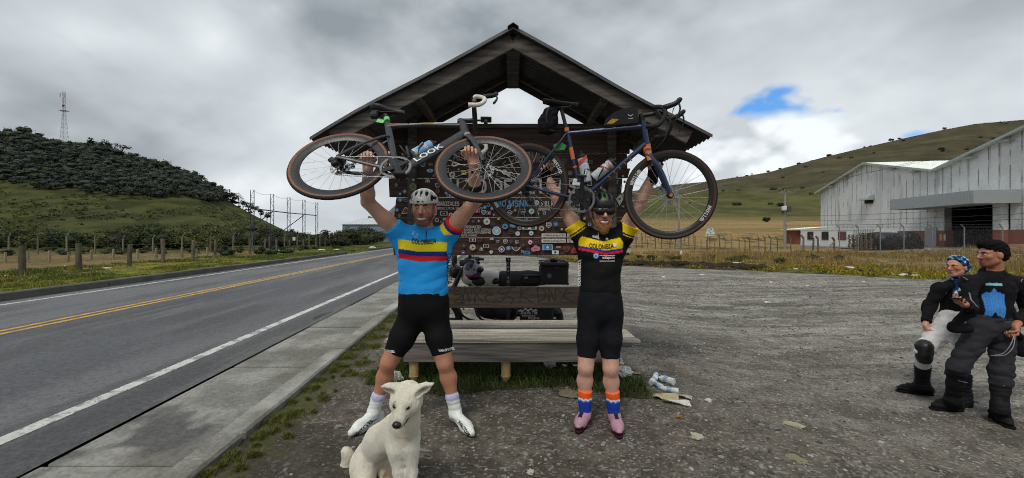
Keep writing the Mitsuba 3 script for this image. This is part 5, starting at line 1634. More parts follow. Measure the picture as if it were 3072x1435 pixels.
# haunches: thigh, hock and long hind foot
for s_, c0 in ((-1, D(1092, 1402, 2.70)), (1, D(1172, 1408, 2.78))):
    kn = c0 + np.array([.035, -.10, -.03])
    hk = c0 + np.array([-.01, .06, -.13])
    hk[2] = .05
    pw = D(1112, 1440, 2.62) if s_ < 0 else D(1166, 1424, 2.64)
    pw[2] = .026
    dp += [ell(c0, (.062, .115, .115), .03, RX(.35)), cone(c0, kn, .085, .060, .03), cone(kn, hk, .050, .030, .03), cone(hk, pw, .030, .028, .02), cone(pw, pw + [0.01, -.05, -.002], .028, .024, .015)]
tl = curve([D(1076, 1424, 2.84), D(1050, 1430, 2.86), D(1038, 1404, 2.86), D(1046, 1375, 2.86), D(1038, 1355, 2.85)], 9)
for i in range(8):
    dp.append(cone(tl[i], tl[i + 1], .040 - .0012 * i, .039 - .0012 * i, .02))
ears = []
for bx_, tipx, tipy, sgn in ((1187, 1143, 1160, -1), (1256, 1302, 1150, 1)):
    b = Ld(.062 * sgn, -.025, .040)
    tip = D(tipx, tipy, 2.36)
    ears.append(cone(b, (b + tip) / 2, .036, .026, .02))
    ears.append(cone((b + tip) / 2, tip, .026, .004, .01))
    mid = b + (tip - b) * .45 + Fd * .026 - np.array([0, 0, .004])
    ears.append(('-', mid, np.array([.052, .020, .019]), np.stack([U_(tip - b), U_(Fd - U_(tip - b) * (Fd @ U_(tip - b))), np.cross(U_(tip - b), U_(Fd - U_(tip - b) * (Fd @ U_(tip - b))))], 1), .008))
dp += ears
fur = lambda q: .004 * (meshkit.noise(q * np.array([70, 70, 28]), 3) - .5) + .0035 * (meshkit.noise(q * np.array([150, 150, 60]), 6) - .5) + .003 * (meshkit.noise(q * 14, 8) - .5)
dm = body(dp, .0048, 0, None, fur)
v = dm.vertices
c = np.tile(S(206, 202, 190), (len(v), 1)) * (1 + .10 * (2 * meshkit.fbm(v * np.array([45, 45, 20]), 3, 2) - 1) + .05 * (2 * meshkit.fbm(v * 6, 2, 3) - 1))[:, None]
cream = np.clip(meshkit.fbm(v * 5 + 7, 2, 12) * 2 - .85, 0, .6)[:, None]
c = c * (1 - cream) + c * np.array([1.0, .93, .78]) * cream
for pnt, r, col_ in [(Ld(.034, .070, .004), .020, S(120, 112, 106)), (Ld(-.034, .070, .004), .018, S(120, 112, 106)), (Ld(0, .148, -.036), .030, S(110, 106, 104)), (D(1166, 1422, 2.62), .05, S(150, 130, 116)), (D(1150, 1418, 2.62), .05, S(120, 92, 80)), (Ld(-.03, .06, .03), .008, S(60, 50, 46))]:
    w = np.exp(-(np.linalg.norm(v - pnt, axis=1) / r) ** 2)[:, None]
    c = c * (1 - w) + col_ * w
for sgn, tip in ((-1, D(1143, 1160, 2.36)), (1, D(1302, 1150, 2.36))):
    b = Ld(.062 * sgn, -.025, .040)
    mid = b + (tip - b) * .42 + Fd * .012
    w = np.exp(-(np.linalg.norm((v - mid) @ np.stack([U_(tip - b) / 1.8, U_(np.cross(tip - b, Fd)), Fd * 1.2], 1), axis=1) / .016) ** 2)[:, None]
    c = c * (1 - w) + S(150, 128, 122) * w
put(dg, 'body', dm, 'mat_vc90', True, color=c)
put(dg, 'nose', body([ell(Ld(0, .146, -.036), (.024, .020, .019), .01, Rd), ell(Ld(0, .140, -.052), (.010, .014, .014), .01, Rd)], .004), 'mat_vc25', True, color=S(30, 28, 28))
for s_ in (-1, 1):
    put(dg, 'eye', ball(Ld(.034 * s_, .066, .004), (.0135, .009, .0075), 2, Rd), 'mat_vc25', True, color=S(24, 20, 18))
put(dg, 'mouth', tube([Ld(.016, .128, -.072), Ld(.030, .098, -.068), Ld(.038, .075, -.058)], .0028, 6), 'mat_vc70', True, color=S(50, 40, 40))

# short coat: fine hairs lying along the body
fi = np.random.default_rng(4).choice(len(dm.faces), 26000, p=dm.area_faces / dm.area)
tri = dm.vertices[dm.faces[fi]]
bw = np.random.default_rng(5).dirichlet([1, 1, 1], len(fi))
hp0 = (tri * bw[:, :, None]).sum(1)
hn = dm.face_normals[fi]
flow = np.array([-.25, .35, -1.0]) + .5 * (np.random.default_rng(6).random((len(fi), 3)) - .5)
flow = flow - hn * (flow * hn).sum(1, keepdims=True)
flow /= np.linalg.norm(flow, axis=1, keepdims=True)
hl = np.random.default_rng(7).uniform(.006, .012, (len(fi), 1)) * np.where(np.linalg.norm(hp0 - hd, axis=1) < .17, .5, 1.1)[:, None]
sd_ = np.cross(flow, hn) * .0011
hv_ = np.stack([hp0 - sd_, hp0 + sd_, hp0 + flow * hl + hn * hl * .16], 1).reshape(-1, 3)
hc_ = np.repeat(c[dm.faces[fi, 0]] * np.random.default_rng(8).uniform(.82, 1.10, (len(fi), 1)), 3, 0)
put(dg, 'coat', trimesh.Trimesh(hv_, np.arange(len(hv_)).reshape(-1, 3), process=False), 'mat_vc90', False, color=hc_, kind='stuff')
# ---------------------------------------------------------------- the two bicycles (x forward, y to the left, z up, bottom bracket at 0)
M('carbon', S(46, 47, 51), .35, spec=.6)
M('black_rubber', S(26, 26, 27), .75)
M('tan_wall', S(128, 88, 64), .8)
M('brown_wall', S(74, 50, 40), .8)
M('rim_black', S(34, 35, 38), .40, spec=.5)
M('steel', S(190, 190, 192), .25, 1.0)
M('spoke', S(196, 196, 196), .3, .4)
M('dark_metal', S(58, 58, 62), .35, .7)
M('black_plastic', S(22, 22, 24), .5)
M('bar_tape_white', S(206, 202, 192), .75)
M('bar_tape_black', S(28, 28, 29), .8)
M('navy', S(24, 40, 74), .28, spec=.6, clearcoat=.6)
M('orange_paint', S(196, 112, 58), .35)
M('green_tag', S(110, 196, 110), .6)
M('green_card', S(50, 130, 66), .6)
M('white_decal', S(214, 218, 222), .5)
M('bottle_clear', S(176, 184, 190), .3)
M('bottle_blue', S(120, 164, 205), .35)
M('bottle_red', S(206, 70, 56), .5)
M('bag_cloth', S(28, 28, 30), .9)
M('yellow_print', S(206, 170, 50), .6)
M('chain', S(132, 132, 134), .35, .6)
YAX = np.array([[1, 0, 0], [0, 0, 1], [0, -1, 0]], float).T        # turns a z lathe to the y axis


def wheel(bike, to, c, R, wall, spokes, decal=None, disc_side=1, cassette=False, rim_depth=.052, rimc='mat_rim_black', spokem='mat_spoke', wid=.0145):
    c = np.asarray(c, float)
    w = nm(f'{bike}__wheel')
    def ring(pr): return moved(lathe(pr, 72, True), c, RX(math.pi / 2))
    r = R - .026
    tread = ring([(R - .012, -wid), (R - .004, -wid * .72), (R, -wid * .3), (R, wid * .3), (R - .004, wid * .72), (R - .012, wid), (R - .016, wid * .8), (R - .016, -wid * .8)])
    put(w, 'tyre', tread, 'mat_black_rubber', 40, to_world=to)
    wl = cat([ring([(R - .0125, s * wid * .985), (R - .0125, s * (wid + .0006)), (R - .022, s * (wid + .0006)), (r - .002, s * (wid * .84)), (r - .002, s * wid * .6)][::s]) for s in (1, -1)])
    put(w, 'sidewall', wl, wall, 40, to_world=to)
    put(w, 'rim', ring([(r, -.0118), (r, .0118), (r - rim_depth * .35, .0128), (r - rim_depth * .75, .0090), (r - rim_depth, .003), (r - rim_depth, -.003), (r - rim_depth * .75, -.0090), (r - rim_depth * .35, -.0128)]), rimc, 60, to_world=to)
    ri = r - rim_depth + .002
    for i in range(spokes):
        s = 1 if i % 2 else -1
        a = i * 2 * np.pi / spokes
        lean = (1 if (i // 2) % 2 else -1) * 1.25
        hub = np.array([.021 * math.cos(a + lean), s * .024, .021 * math.sin(a + lean)])
        put(w, 'spoke', moved(tube([hub, np.array([ri * math.cos(a), s * .001, ri * math.sin(a)])], .00135, 4), c), spokem, True, to_world=to)
    put(w, 'hub', moved(lathe([(0, -.05), (.009, -.05), (.009, -.032), (.024, -.030), (.024, -.024), (.013, -.02), (.013, .02), (.024, .024), (.024, .030), (.009, .032), (.009, .05), (0, .05)], 20), c, RX(math.pi / 2)), 'mat_black_plastic', 40, to_world=to)
    hol = [Point(.062 * math.cos(k * .5236), .062 * math.sin(k * .5236)).buffer(.0075, 3) for k in range(12)]
    dsc = Point(0, 0).buffer(.071, 12).difference(Point(0, 0).buffer(.052, 10))
    for h_ in hol:
        dsc = dsc.difference(h_)
    arms = [Polygon([(.012, -.003), (.054, -.010), (.054, -.003), (.012, .004)])]
    for k in range(5):
        dsc = dsc.union(affinity.rotate(arms[0], 72 * k, origin=(0, 0)))
    m = prism(dsc, .0018)
    put(w, 'brake_disc', moved(m, c + [0, disc_side * .034, 0], RX(math.pi / 2)), 'mat_steel', False, to_world=to)
    if decal:
        for (txt, a0, hgt, span) in decal:
            n_ = words(txt, hgt, .0006, True)
            wdt = n_.vertices[:, 0].max()
            n_ = n_.subdivide_to_size(.012)
            rr = r - rim_depth * .50 - hgt / 2 + n_.vertices[:, 1]
            for s in (-1,):
                t = a0 + (wdt / 2 - n_.vertices[:, 0]) * span / wdt
                y = s * (.0131 + n_.vertices[:, 2])
                mm = trimesh.Trimesh(np.stack([rr * np.cos(t), y, rr * np.sin(t)], 1) + c, n_.faces, process=False)
                put(w, 'lettering', mm, 'mat_white_decal', False, to_world=to)
    if cassette:
        pr = []
        for k in range(10):
            ra = .050 - .0030 * k
            pr += [(ra, -.012 - .0040 * k), (ra, -.0140 - .0040 * k), (ra - .006, -.0145 - .0040 * k)]
        put(w, 'cassette', moved(lathe(pr + [(.012, -.052), (.012, -.012)], 30, True), c, RX(math.pi / 2) @ np.diag([1, 1, 1.0])[:, :] if False else np.array([[1, 0, 0], [0, 0, 1], [0, 1, 0]], float)), 'mat_dark_metal', 30, to_world=to)
    return w


def chainring(bike, to, r_out, arm_ang, lug='mat_dark_metal', crank_col='mat_dark_metal'):
    k = nm(f'{bike}__crankset')
    teeth = 52
    a = np.arange(teeth * 4) * 2 * np.pi / (teeth * 4)
    rr = r_out + .0025 * np.sign(np.sin(a * teeth + .3))
    out = Polygon(np.stack([rr * np.cos(a), rr * np.sin(a)], 1))
    ring = out.difference(Point(0, 0).buffer(r_out - .016, 16))
    arms = Point(0, 0).buffer(.028, 10)
    for j in range(4):
        th = .6 + j * math.pi / 2
        e = np.array([math.cos(th), math.sin(th)]) * (r_out - .008)
        nrm_ = np.array([-math.sin(th), math.cos(th)])
        arms = arms.union(Polygon([nrm_ * .026, e + nrm_ * .011, e - nrm_ * .011, -nrm_ * .026]))
    put(k, 'chainring', moved(prism(ring, .0035), (0, -.0455, 0), RX(math.pi / 2)), 'mat_chain', False, to_world=to)
    put(k, 'inner_ring', moved(prism(Point(0, 0).buffer(r_out * .72, 20).difference(Point(0, 0).buffer(r_out * .60, 16)), .003), (0, -.038, 0), RX(math.pi / 2)), 'mat_dark_metal', False, to_world=to)
    put(k, 'spider', moved(prism(arms.intersection(out), .009), (0, -.047, 0), RX(math.pi / 2)), crank_col, False, to_world=to)
    for s, th in ((-1, arm_ang), (1, arm_ang + math.pi)):
        d = np.array([math.cos(th), 0, math.sin(th)])
        y0 = -.062 if s < 0 else .058
        m = tube([np.array([0, y0, 0]), d * .085 + [0, y0 + s * .006, 0], d * .17 + [0, y0 + s * .010, 0]], [.0185, .0145, .0150], 12, flat=(.62, 1.0) if False else (1, 1))
        m.vertices[:, 1] = y0 + (m.vertices[:, 1] - y0) * .6
        put(k, 'crank_arm', m, crank_col, 30, to_world=to)
        pc = d * .17 + np.array([0, y0 + s * .045, 0])
        pd = cat([tube([d * .17 + [0, y0, 0], pc + [0, s * .03, 0]], .009, 10), box(pc + [0, s * .005, 0], (.070, .056, .020), .006), box(pc + [-.03, s * .01, .004], (.028, .040, .012), .004)])
        put(k, 'pedal', pd, 'mat_black_plastic', False, to_world=to)
    return k


def chain_loop(bike, to, rax, r_out, jock):
    top = [np.array([.02, -.043, r_out]), np.array([rax[0] + .01, -.040, rax[2] + .034])]
    low = [np.array([.02, -.043, -r_out]), jock[1] + [.0, 0, -.018], jock[1] + [-.018, 0, .0], jock[0] + [.016, 0, 0], np.array([rax[0] + .03, -.040, rax[2] - .022])]
    front = [np.array([r_out * math.cos(t), -.043, r_out * math.sin(t)]) for t in np.linspace(math.pi / 2, -math.pi / 2, 10)]
    back = [np.array([rax[0] + .034 * math.cos(t), -.040, rax[2] + .034 * math.sin(t)]) for t in np.linspace(math.pi / 2 + .1, 1.5 * math.pi, 7)]
    links = []
    for pts in (top, low[:2], low[2:4]):
        n_ = max(2, int(np.linalg.norm(pts[1] - pts[0]) / .0127))
        for i in range(n_):
            a, b = pts[0] + (pts[1] - pts[0]) * i / n_, pts[0] + (pts[1] - pts[0]) * (i + 1) / n_
            links.append(tube([a, (a + b) / 2, b], [.0044, .0026, .0044], 5))
    links.append(tube(front, .0042, 5))
    links.append(tube(back, .0042, 5))
    k = put(bike, 'chain', cat(links), 'mat_chain', 30, to_world=to)


def saddle(bike, to, c, nose=-.02):
    c = np.asarray(c, float)
    n_ = 15
    secs = []
    for i in range(n_):
        t = i / (n_ - 1)
        x = -.13 + .265 * t
        hw = np.interp(t, [0, .1, .3, .5, .75, .93, 1], [.040, .066, .066, .044, .023, .019, .010])
        z = np.interp(t, [0, .25, .6, 1], [.016, .004, .0, nose * .3])
        th = np.interp(t, [0, .5, 1], [.030, .032, .026])
        ring = [(x, hw * math.cos(a), z + (.008 if math.sin(a) > 0 else th) * math.sin(a)) for a in np.arange(12) * math.pi / 6]
        secs.append(ring)
    v = np.array(secs).reshape(-1, 3)
    i, j = np.meshgrid(np.arange(n_ - 1), np.arange(12), indexing='ij')
    q = np.stack([i * 12 + j, i * 12 + (j + 1) % 12, (i + 1) * 12 + (j + 1) % 12, (i + 1) * 12 + j], -1).reshape(-1, 4)
    f = [q[:, [0, 1, 2]], q[:, [0, 2, 3]]]
    for e in (0, n_ - 1):
        v = np.vstack([v, v[e * 12:e * 12 + 12].mean(0)])
        k = np.arange(12)
        f.append(np.stack([e * 12 + k, e * 12 + (k + 1) % 12, k * 0 + len(v) - 1], 1))
    m = trimesh.Trimesh(v + c, np.vstack(f), process=False)
    m.fix_normals()
    s = put(bike, 'saddle', m, 'mat_black_plastic', 50, to_world=to)
    put(s, 'rail', cat([tube(curve([c + [-.09, q * .022, -.016], c + [-.05, q * .022, -.036], c + [.05, q * .020, -.036], c + [.10, q * .008, -.014]], 12), .0036, 6) for q in (-1, 1)]), 'mat_dark_metal', True, to_world=to)


def bottle(label, base, axis, length=.185, r=.0365, mats=('mat_bottle_clear', 'mat_black_plastic', None), to=None, stripe=None):
    b = thing('water_bottle', label, 'bottle')
    z = U_(axis)
    Rm = frame_of(np.zeros(3), z)
    pr = [(0, 0), (r * .88, 0), (r, .006), (r, length * .60), (r * .86, length * .64), (r * .86, length * .68), (r, length * .72), (r * .98, length * .84), (r * .8, length * .86), (0, length * .86)]
    put(b, 'flask', moved(lathe(pr, 24), base, Rm), mats[0], 40, to_world=to)
    put(b, 'lid', moved(lathe([(0, length * .855), (r * .92, length * .855), (r * .92, length * .93), (r * .55, length * .98), (r * .34, length * .99), (r * .34, length * 1.09), (0, length * 1.1)], 24), base, Rm), mats[1], 40, to_world=to)
    for i, (z0, z1, tw, m_) in enumerate(stripe or ()):
        a = np.linspace(-1.6, 1.6, 24)
        zs0, zs1 = z0 * length + tw * a * .012, z1 * length + tw * a * .012
        v = np.vstack([np.stack([(r + .0006) * np.cos(a), (r + .0006) * np.sin(a), zs0], 1), np.stack([(r + .0006) * np.cos(a), (r + .0006) * np.sin(a), zs1], 1)])
        k = np.arange(23)
        f = np.vstack([np.stack([k, k + 1, k + 25], 1), np.stack([k, k + 25, k + 24], 1)])
        # turned so that the print faces the right-hand side of the bicycle
        x_ = U_(np.array([0, -1.0, 0]) - z * (np.array([0, -1.0, 0]) @ z))
        Rp = np.stack([x_, np.cross(z, x_), z], 1)
        put(b, 'print', moved(trimesh.Trimesh(v, f, process=False), base, Rp), m_, True, to_world=to)
    return b


def cage(bike, to, base, axis, side, decal=None):
    z = U_(axis)
    x_ = np.array([0, -1.0, 0])
    u = np.cross(z, x_)
    r = .0385
    ms = []
    for s in (-1, 1):
        ms.append(tube(curve([base + u * r * side * -1 + z * .01, base + x_ * r * s * .9 + u * r * .3 * -side + z * .05, base + x_ * r * s + z * .10 + u * side * r * .2, base + u * r * side * .9 + x_ * s * r * .4 + z * .085], 14), .0055, 6, flat=(1.6, .7)))
    ms.append(tube([base - u * r * side + z * 0, base - u * r * side + z * .13], .005, 6, flat=(1, 2)))
    ms.append(tube([base - u * r * side, base - z * .006, base + u * r * side * .6], .005, 6))
    k = put(bike, 'bottle_cage', cat(ms), 'mat_black_plastic', 40, to_world=to)
    if decal:
        a = base - x_ * -1 * 0
        put(k, 'decal', tube(curve([base + x_ * (r + .006) + z * .035 - u * side * .012, base + x_ * (r + .006) + z * .075 + u * side * .004, base + x_ * (r + .005) + z * .10 + u * side * .014], 10), .0035, 6, flat=(.6, 1.8)), 'mat_white_decal', True, to_world=to)


def pose(o, yaw, tilt, nose):
    R = Rotation.from_euler('z', yaw).as_matrix() @ np.array([[math.cos(nose), 0, -math.sin(nose)], [0, 1, 0], [math.sin(nose), 0, math.cos(nose)]]) @ Rotation.from_euler('x', tilt).as_matrix()
    m = np.eye(4)
    m[:3, :3], m[:3, 3] = R, o
    return T(m), R, np.asarray(o, float)


def oval(pts, r, su, sv, n=14):
    """A tube with a flattened section: su across the frame (y), sv within the plane of the frame."""
    p = np.asarray(pts, float)
    r = np.broadcast_to(np.asarray(r, float), (len(p),))
    t = np.gradient(p, axis=0)
    t /= np.linalg.norm(t, axis=1, keepdims=True)
    a = np.tile([0, 1.0, 0], (len(p), 1))
    b = np.cross(t, a)
    b /= np.linalg.norm(b, axis=1, keepdims=True)
    g = np.arange(n) * 2 * np.pi / n
    v = (p[:, None] + r[:, None, None] * (su * np.cos(g)[None, :, None] * a[:, None] + sv * np.sin(g)[None, :, None] * b[:, None])).reshape(-1, 3)
    i, j = np.meshgrid(np.arange(len(p) - 1), np.arange(n), indexing='ij')
    q = np.stack([i * n + j, i * n + (j + 1) % n, (i + 1) * n + (j + 1) % n, (i + 1) * n + j], -1).reshape(-1, 4)
    m = trimesh.Trimesh(v, np.vstack([q[:, [0, 1, 2]], q[:, [0, 2, 3]]]), process=False)
    cap_ = []
    for e in (0, len(p) - 1):
        v = np.vstack([v, p[e]])
        k = np.arange(n)
        cap_.append(np.stack([e * n + k, e * n + (k + 1) % n, k * 0 + len(v) - 1], 1))
    m = trimesh.Trimesh(v, np.vstack([m.faces] + cap_), process=False)
    m.fix_normals()
    return m


# ---- black road bicycle, held lying back over the left rider's head
B1 = thing('bicycle', 'matt black road bicycle with tan walled tyres and white bar tape held overhead', 'bicycle')
to, RB, OB = pose([-.780, 2.933, 1.925], .0132, -.703, -.0175)
RA, FA = np.array([-.405, 0, .068]), np.array([.585, 0, .068])
wheel(B1, to, RA, .340, 'mat_tan_wall', 24, None, 1, True, .056)
wheel(B1, to, FA, .340, 'mat_tan_wall', 24, None, 1, False, .056)
ht, hb = np.array([.392, 0, .560]), np.array([.438, 0, .425])
stt = np.array([-.160, 0, .520])
fr = [oval([[-.165, 0, .540], [-.10, 0, .33], [-.02, 0, .06], [0, 0, 0]], [.021, .021, .022, .026], .62, 1.15),
      oval([hb + [-.02, 0, .01], hb * .5, [.02, 0, .01]], [.036, .038, .036], .65, 1.05),
      oval([stt + [.0, 0, -.015], stt * .5 + ht * .5 + [0, 0, .0], ht + [-.01, 0, -.02]], [.020, .017, .022], .8, .85),
      oval([ht + [.004, 0, .012], hb + [.004, 0, -.02]], [.030, .034], .75, 1.0), moved(lathe([(0, -.036), (.024, -.036), (.024, .036), (0, .036)], 20), (0, 0, 0), RX(math.pi / 2))]
for s in (-1, 1):
    fr.append(oval(curve([[-.02, s * .026, -.004], [-.10, s * .032, .012], [-.30, s * .060, .046], RA + [0, s * .066, 0]], 14), [.021] * 5 + [.018] * 5 + [.016] * 4, .55, .9, 10))
    fr.append(oval(curve([[-.112, s * .014, .372], [-.16, s * .030, .345], [-.30, s * .056, .20], RA + [0, s * .064, .006]], 14), [.013] * 14, .7, .8, 10))
fk = put(B1, 'frame', cat(fr), 'mat_carbon', 40, to_world=to)
lk = words('LOOK', .042, .0012, True, .235)
d_ = U_(hb - np.array([.02, 0, .01]))
up_ = np.array([-d_[2], 0, d_[0]])
o_ = np.array([.02, 0, .01]) + d_ * .125 - up_ * .022
put(fk, 'lettering', trimesh.Trimesh(o_ + lk.vertices[:, :1] * d_ + lk.vertices[:, 1:2] * up_ + (lk.vertices[:, 2:] + .0250) * np.array([0, -1, 0]), lk.faces, process=False), 'mat_white_decal', False, to_world=to)
rs = words('785 RS', .018, .001, True, .110)
d_ = U_(np.array([-.12, 0, .014]) - RA)
up_ = np.array([-d_[2], 0, d_[0]])
o_ = RA + d_ * .07 - up_ * .009
put(fk, 'lettering', trimesh.Trimesh(o_ + [0, -.0685, 0] + rs.vertices[:, :1] * d_ + rs.vertices[:, 1:2] * up_ + rs.vertices[:, 2:] * np.array([0, -1, 0]) + rs.vertices[:, :1] * np.array([0, .22, 0]), rs.faces, process=False), 'mat_white_decal', False, to_world=to)
for i, (c_, a, b) in enumerate((('mat_yellow_print', .30, .64), ('mat_bottle_red', .02, .28), ('mat_white_decal', .64, .86))):
    p0, p1 = stt + (ht - stt) * a, stt + (ht - stt) * b
    put(fk, 'decal', box((p0 + p1) / 2 + [0, -.0158, -.004], (np.linalg.norm(p1 - p0), .0012, .007), 0, RY(-math.atan2((p1 - p0)[2], (p1 - p0)[0]))), c_, False, to_world=to)
fl = []
for s in (-1, 1):
    fl.append(oval(curve([hb + [.012, s * .020, -.03], hb + [.045, s * .052, -.10], FA + [-.060, s * .060, .16], FA + [-.002, s * .060, .0]], 14), [.024, .024, .023, .023, .022, .021, .020, .019, .018, .017, .016, .015, .014, .013], .55, 1.0, 10))
fl.append(tube([hb + [.012, -.026, -.028], hb + [.012, 0, -.020], hb + [.012, .026, -.028]], [.024, .026, .024], 10))
put(B1, 'fork', cat(fl), 'mat_carbon', 40, to_world=to)
put(B1, 'seatpost', oval([[-.160, 0, .52], [-.205, 0, .665]], [.018, .017], .7, 1.1), 'mat_carbon', 40, to_world=to)
saddle(B1, to, (-.195, 0, .705))
put(B1, 'saddle_clamp_box', box((-.285, 0, .655), (.06, .05, .075), .012), 'mat_black_plastic', False, to_world=to)
tg = put(B1, 'tag', cat([lathe([(.021, -.02), (.022, .02)], 14)]), 'mat_green_tag', 40, to_world=to) if False else None
ax_ = U_(np.array([-.205, 0, .665]) - np.array([-.160, 0, .52]))
tagm = moved(lathe([(.0, -.020), (.023, -.020), (.023, .020), (0, .020)], 14), np.array([-.178, 0, .588]), frame_of(np.zeros(3), ax_))
put(B1, 'race_tag', cat([tagm, box((-.222, -.006, .566), (.060, .004, .042), .001, RY(.25))]), 'mat_green_tag', 30, to_world=to, label='bright green number tag wrapped round the seat post')
put(B1, 'stem', cat([oval([ht + [-.005, 0, .01], ht + [-.012, 0, .05]], [.028, .024], .8, 1.0), oval([ht + [-.018, 0, .038], ht + [.06, 0, .040], ht + [.095, 0, .045]], [.019, .019, .021], 1.1, .8)]), 'mat_carbon', 40, to_world=to)
ce = ht + np.array([.100, 0, .045])


def bars(bike, to, ce, half, tape, reach=.078, drop=.125, turn=0.0, flare=.0, mat_top='mat_carbon', tops=.10):
    Rt = RZ(turn)
    def X(p): return ce + Rt @ np.asarray(p, float)
    hbk = put(bike, 'handlebar', tube([X((0, -half, 0)), X((0, -.03, 0)), X((0, .03, 0)), X((0, half, 0))], [.0125, .0155, .0155, .0125], 12, flat=(.9, 1.25)), mat_top, True, to_world=to)
    for s in (-1, 1):
        y = s * half
        pts = curve([X((0, s * (half - .03), 0)), X((.012, y, .001)), X((.05, y, .0)), X((reach, y + s * .004, -.02)), X((reach + .008, y + s * (.01 + flare * .4), -.065)), X((reach * .62, y + s * (.014 + flare), -drop)), X((-.03, y + s * (.018 + flare * 1.3), -drop - .012))], 26)
        put(hbk, 'bar_tape', tube(pts, .0158, 10), tape, True, to_world=to)
        h0 = X((reach - .008, y + s * .004, -.004))
        hood = tube(curve([h0, X((reach + .035, y + s * .003, .010)), X((reach + .070, y, .026)), X((reach + .088, y - s * .002, .048)), X((reach + .090, y - s * .002, .062))], 10), [.018, .0185, .018, .0175, .017, .0165, .0165, .017, .015, .008], 10)
        lv = put(bike, 'brake_lever', hood, 'mat_black_plastic', True, to_world=to)
        put(lv, 'blade', tube(curve([X((reach + .085, y, .028)), X((reach + .098, y + s * .004, -.015)), X((reach + .086, y + s * .010, -.07)), X((reach + .074, y + s * .014, -.098))], 10), .0062, 6, flat=(1, 1.6)), 'mat_dark_metal', True, to_world=to)
    return hbk


bars(B1, to, ce, .205, 'mat_bar_tape_white', .075, .120, 0.0)
put(B1, 'computer', cat([box(ce + [.085, 0, .016], (.085, .052, .016), .005), box(ce + [.035, 0, .004], (.05, .016, .010), .003), box(ce + [.085, 0, -.014], (.028, .03, .04), .006)]), 'mat_black_plastic', False, to_world=to)
chainring(B1, to, .104, -1.15, crank_col='mat_dark_metal')
jk_ = [RA + [.012, -.040, -.068], RA + [.042, -.040, -.135]]
chain_loop(B1, to, RA, .104, jk_)


def derailleur(bike, to, RA, jk):
    ms = [box(RA + [-.022, -.058, -.028], (.052, .030, .040), .008, RY(.5)), box(RA + [-.004, -.056, -.052], (.045, .026, .034), .007, RY(-.5)),
          tube([jk[0] + [0, -.006, 0], jk[1] + [0, -.006, 0]], .008, 8, flat=(.5, 1.6)), tube([jk[0] + [0, .008, 0], jk[1] + [0, .008, 0]], .006, 8, flat=(.5, 1.6))]
    for j in jk:
        ms.append(moved(lathe([(0, -.004), (.018, -.004), (.018, .004), (0, .004)], 14), j, RX(math.pi / 2)))
    put(bike, 'derailleur', cat(ms), 'mat_black_plastic', 30, to_world=to)


derailleur(B1, to, RA, jk_)
for m in (box(RA + [.05, .05, .035], (.07, .024, .03), .007), box(FA + [-.045, .05, .055], (.03, .024, .07), .007, RY(.3))):
    put(B1, 'brake_caliper', m, 'mat_black_plastic', False, to_world=to)
put(B1, 'front_derailleur', cat([box((-.055, -.034, .112), (.07, .012, .026), .004), box((-.075, -.03, .135), (.03, .02, .03), .005)]), 'mat_black_plastic', False, to_world=to)
d_ = U_(hb - np.array([.02, 0, .01]))
up_ = np.array([-d_[2], 0, d_[0]])
cb = np.array([.02, 0, .01]) + d_ * .17 + up_ * .082
cage(B1, to, cb, d_, -1, True)
bottle('clear and blue water bottle on the black bicycle', cb + d_ * .004, d_, .180, .0365, ('mat_bottle_clear', 'mat_black_plastic'), to, [(.60, .84, 0, 'mat_bottle_blue'), (.12, .40, 1.6, 'mat_bottle_blue')])
d2 = U_(np.array([-.165, 0, .54]))
cage(B1, to, np.array([0, 0, 0]) + d2 * .13 + np.array([d2[2], 0, -d2[0]]) * .062, d2, -1)

# ---- dark blue steel bicycle with bags, held up by the right rider
B2 = thing('bicycle', 'dark blue steel bicycle with orange bands, bags and two water bottles held overhead', 'bicycle')
to, RB, OB = pose([.531, 3.290, 1.770], -.205, .085, -.0885)
RA, FA = np.array([-.430, 0, .075]), np.array([.628, 0, .075])
dec = [('RR511db', .15 * math.pi - 1.18, .024, .42), ('RR511db', .15 * math.pi - 1.18 + math.pi - .45, .024, .42)]
wheel(B2, to, RA, .325, 'mat_brown_wall', 28, [('RR511db', .62, .024, .44), ('RR511db', 3.62, .024, .44)], 1, True, .034, wid=.017)
wheel(B2, to, FA, .325, 'mat_brown_wall', 28, [('RR511db', -.42, .024, .44), ('RR511db', 2.72, .024, .44)], 1, False, .034, wid=.017)
ht, hb = np.array([.388, 0, .592]), np.array([.436, 0, .430])
stt = np.array([-.150, 0, .492])
tubes_ = [tube([stt + [-.006, 0, .02], stt * .5, [0, 0, 0]], .0155, 14), tube([hb + [-.004, 0, .012], [0, 0, 0]], .0185, 14), tube([stt + [0, 0, -.006], ht + [.004, 0, -.032]], .0150, 14),
          tube([ht + [0, 0, .006], hb + [0, 0, -.012]], .0205, 16), moved(lathe([(0, -.036), (.022, -.036), (.022, .036), (0, .036)], 20), (0, 0, 0), RX(math.pi / 2))]
for s in (-1, 1):
    tubes_.append(tube(curve([[0, s * .018, 0], [-.08, s * .030, .008], [-.30, s * .058, .048], RA + [0, s * .066, 0]], 12), .0105, 10))
    tubes_.append(tube(curve([stt + [-.004, s * .014, -.004], [-.22, s * .034, .385], RA + [0, s * .064, 0]], 12), .0082, 10))
fk = put(B2, 'frame', cat(tubes_), 'mat_navy', 40, to_world=to)
for p0, p1, r_ in ((stt * .78, stt * .60, .0160), (stt * .50, stt * .475, .0160), (stt + [-.004, 0, .010], stt + [-.012, 0, .036], .0185)):
    put(fk, 'band', tube([p0, p1], r_, 14), 'mat_orange_paint', 40, to_world=to)
dt = U_(hb)
for q in (.42, .50, .58, .66, .74):
    put(fk, 'band', tube([dt * q * np.linalg.norm(hb), dt * (q * np.linalg.norm(hb) + .006)], .0190, 14), 'mat_orange_paint', 40, to_world=to)
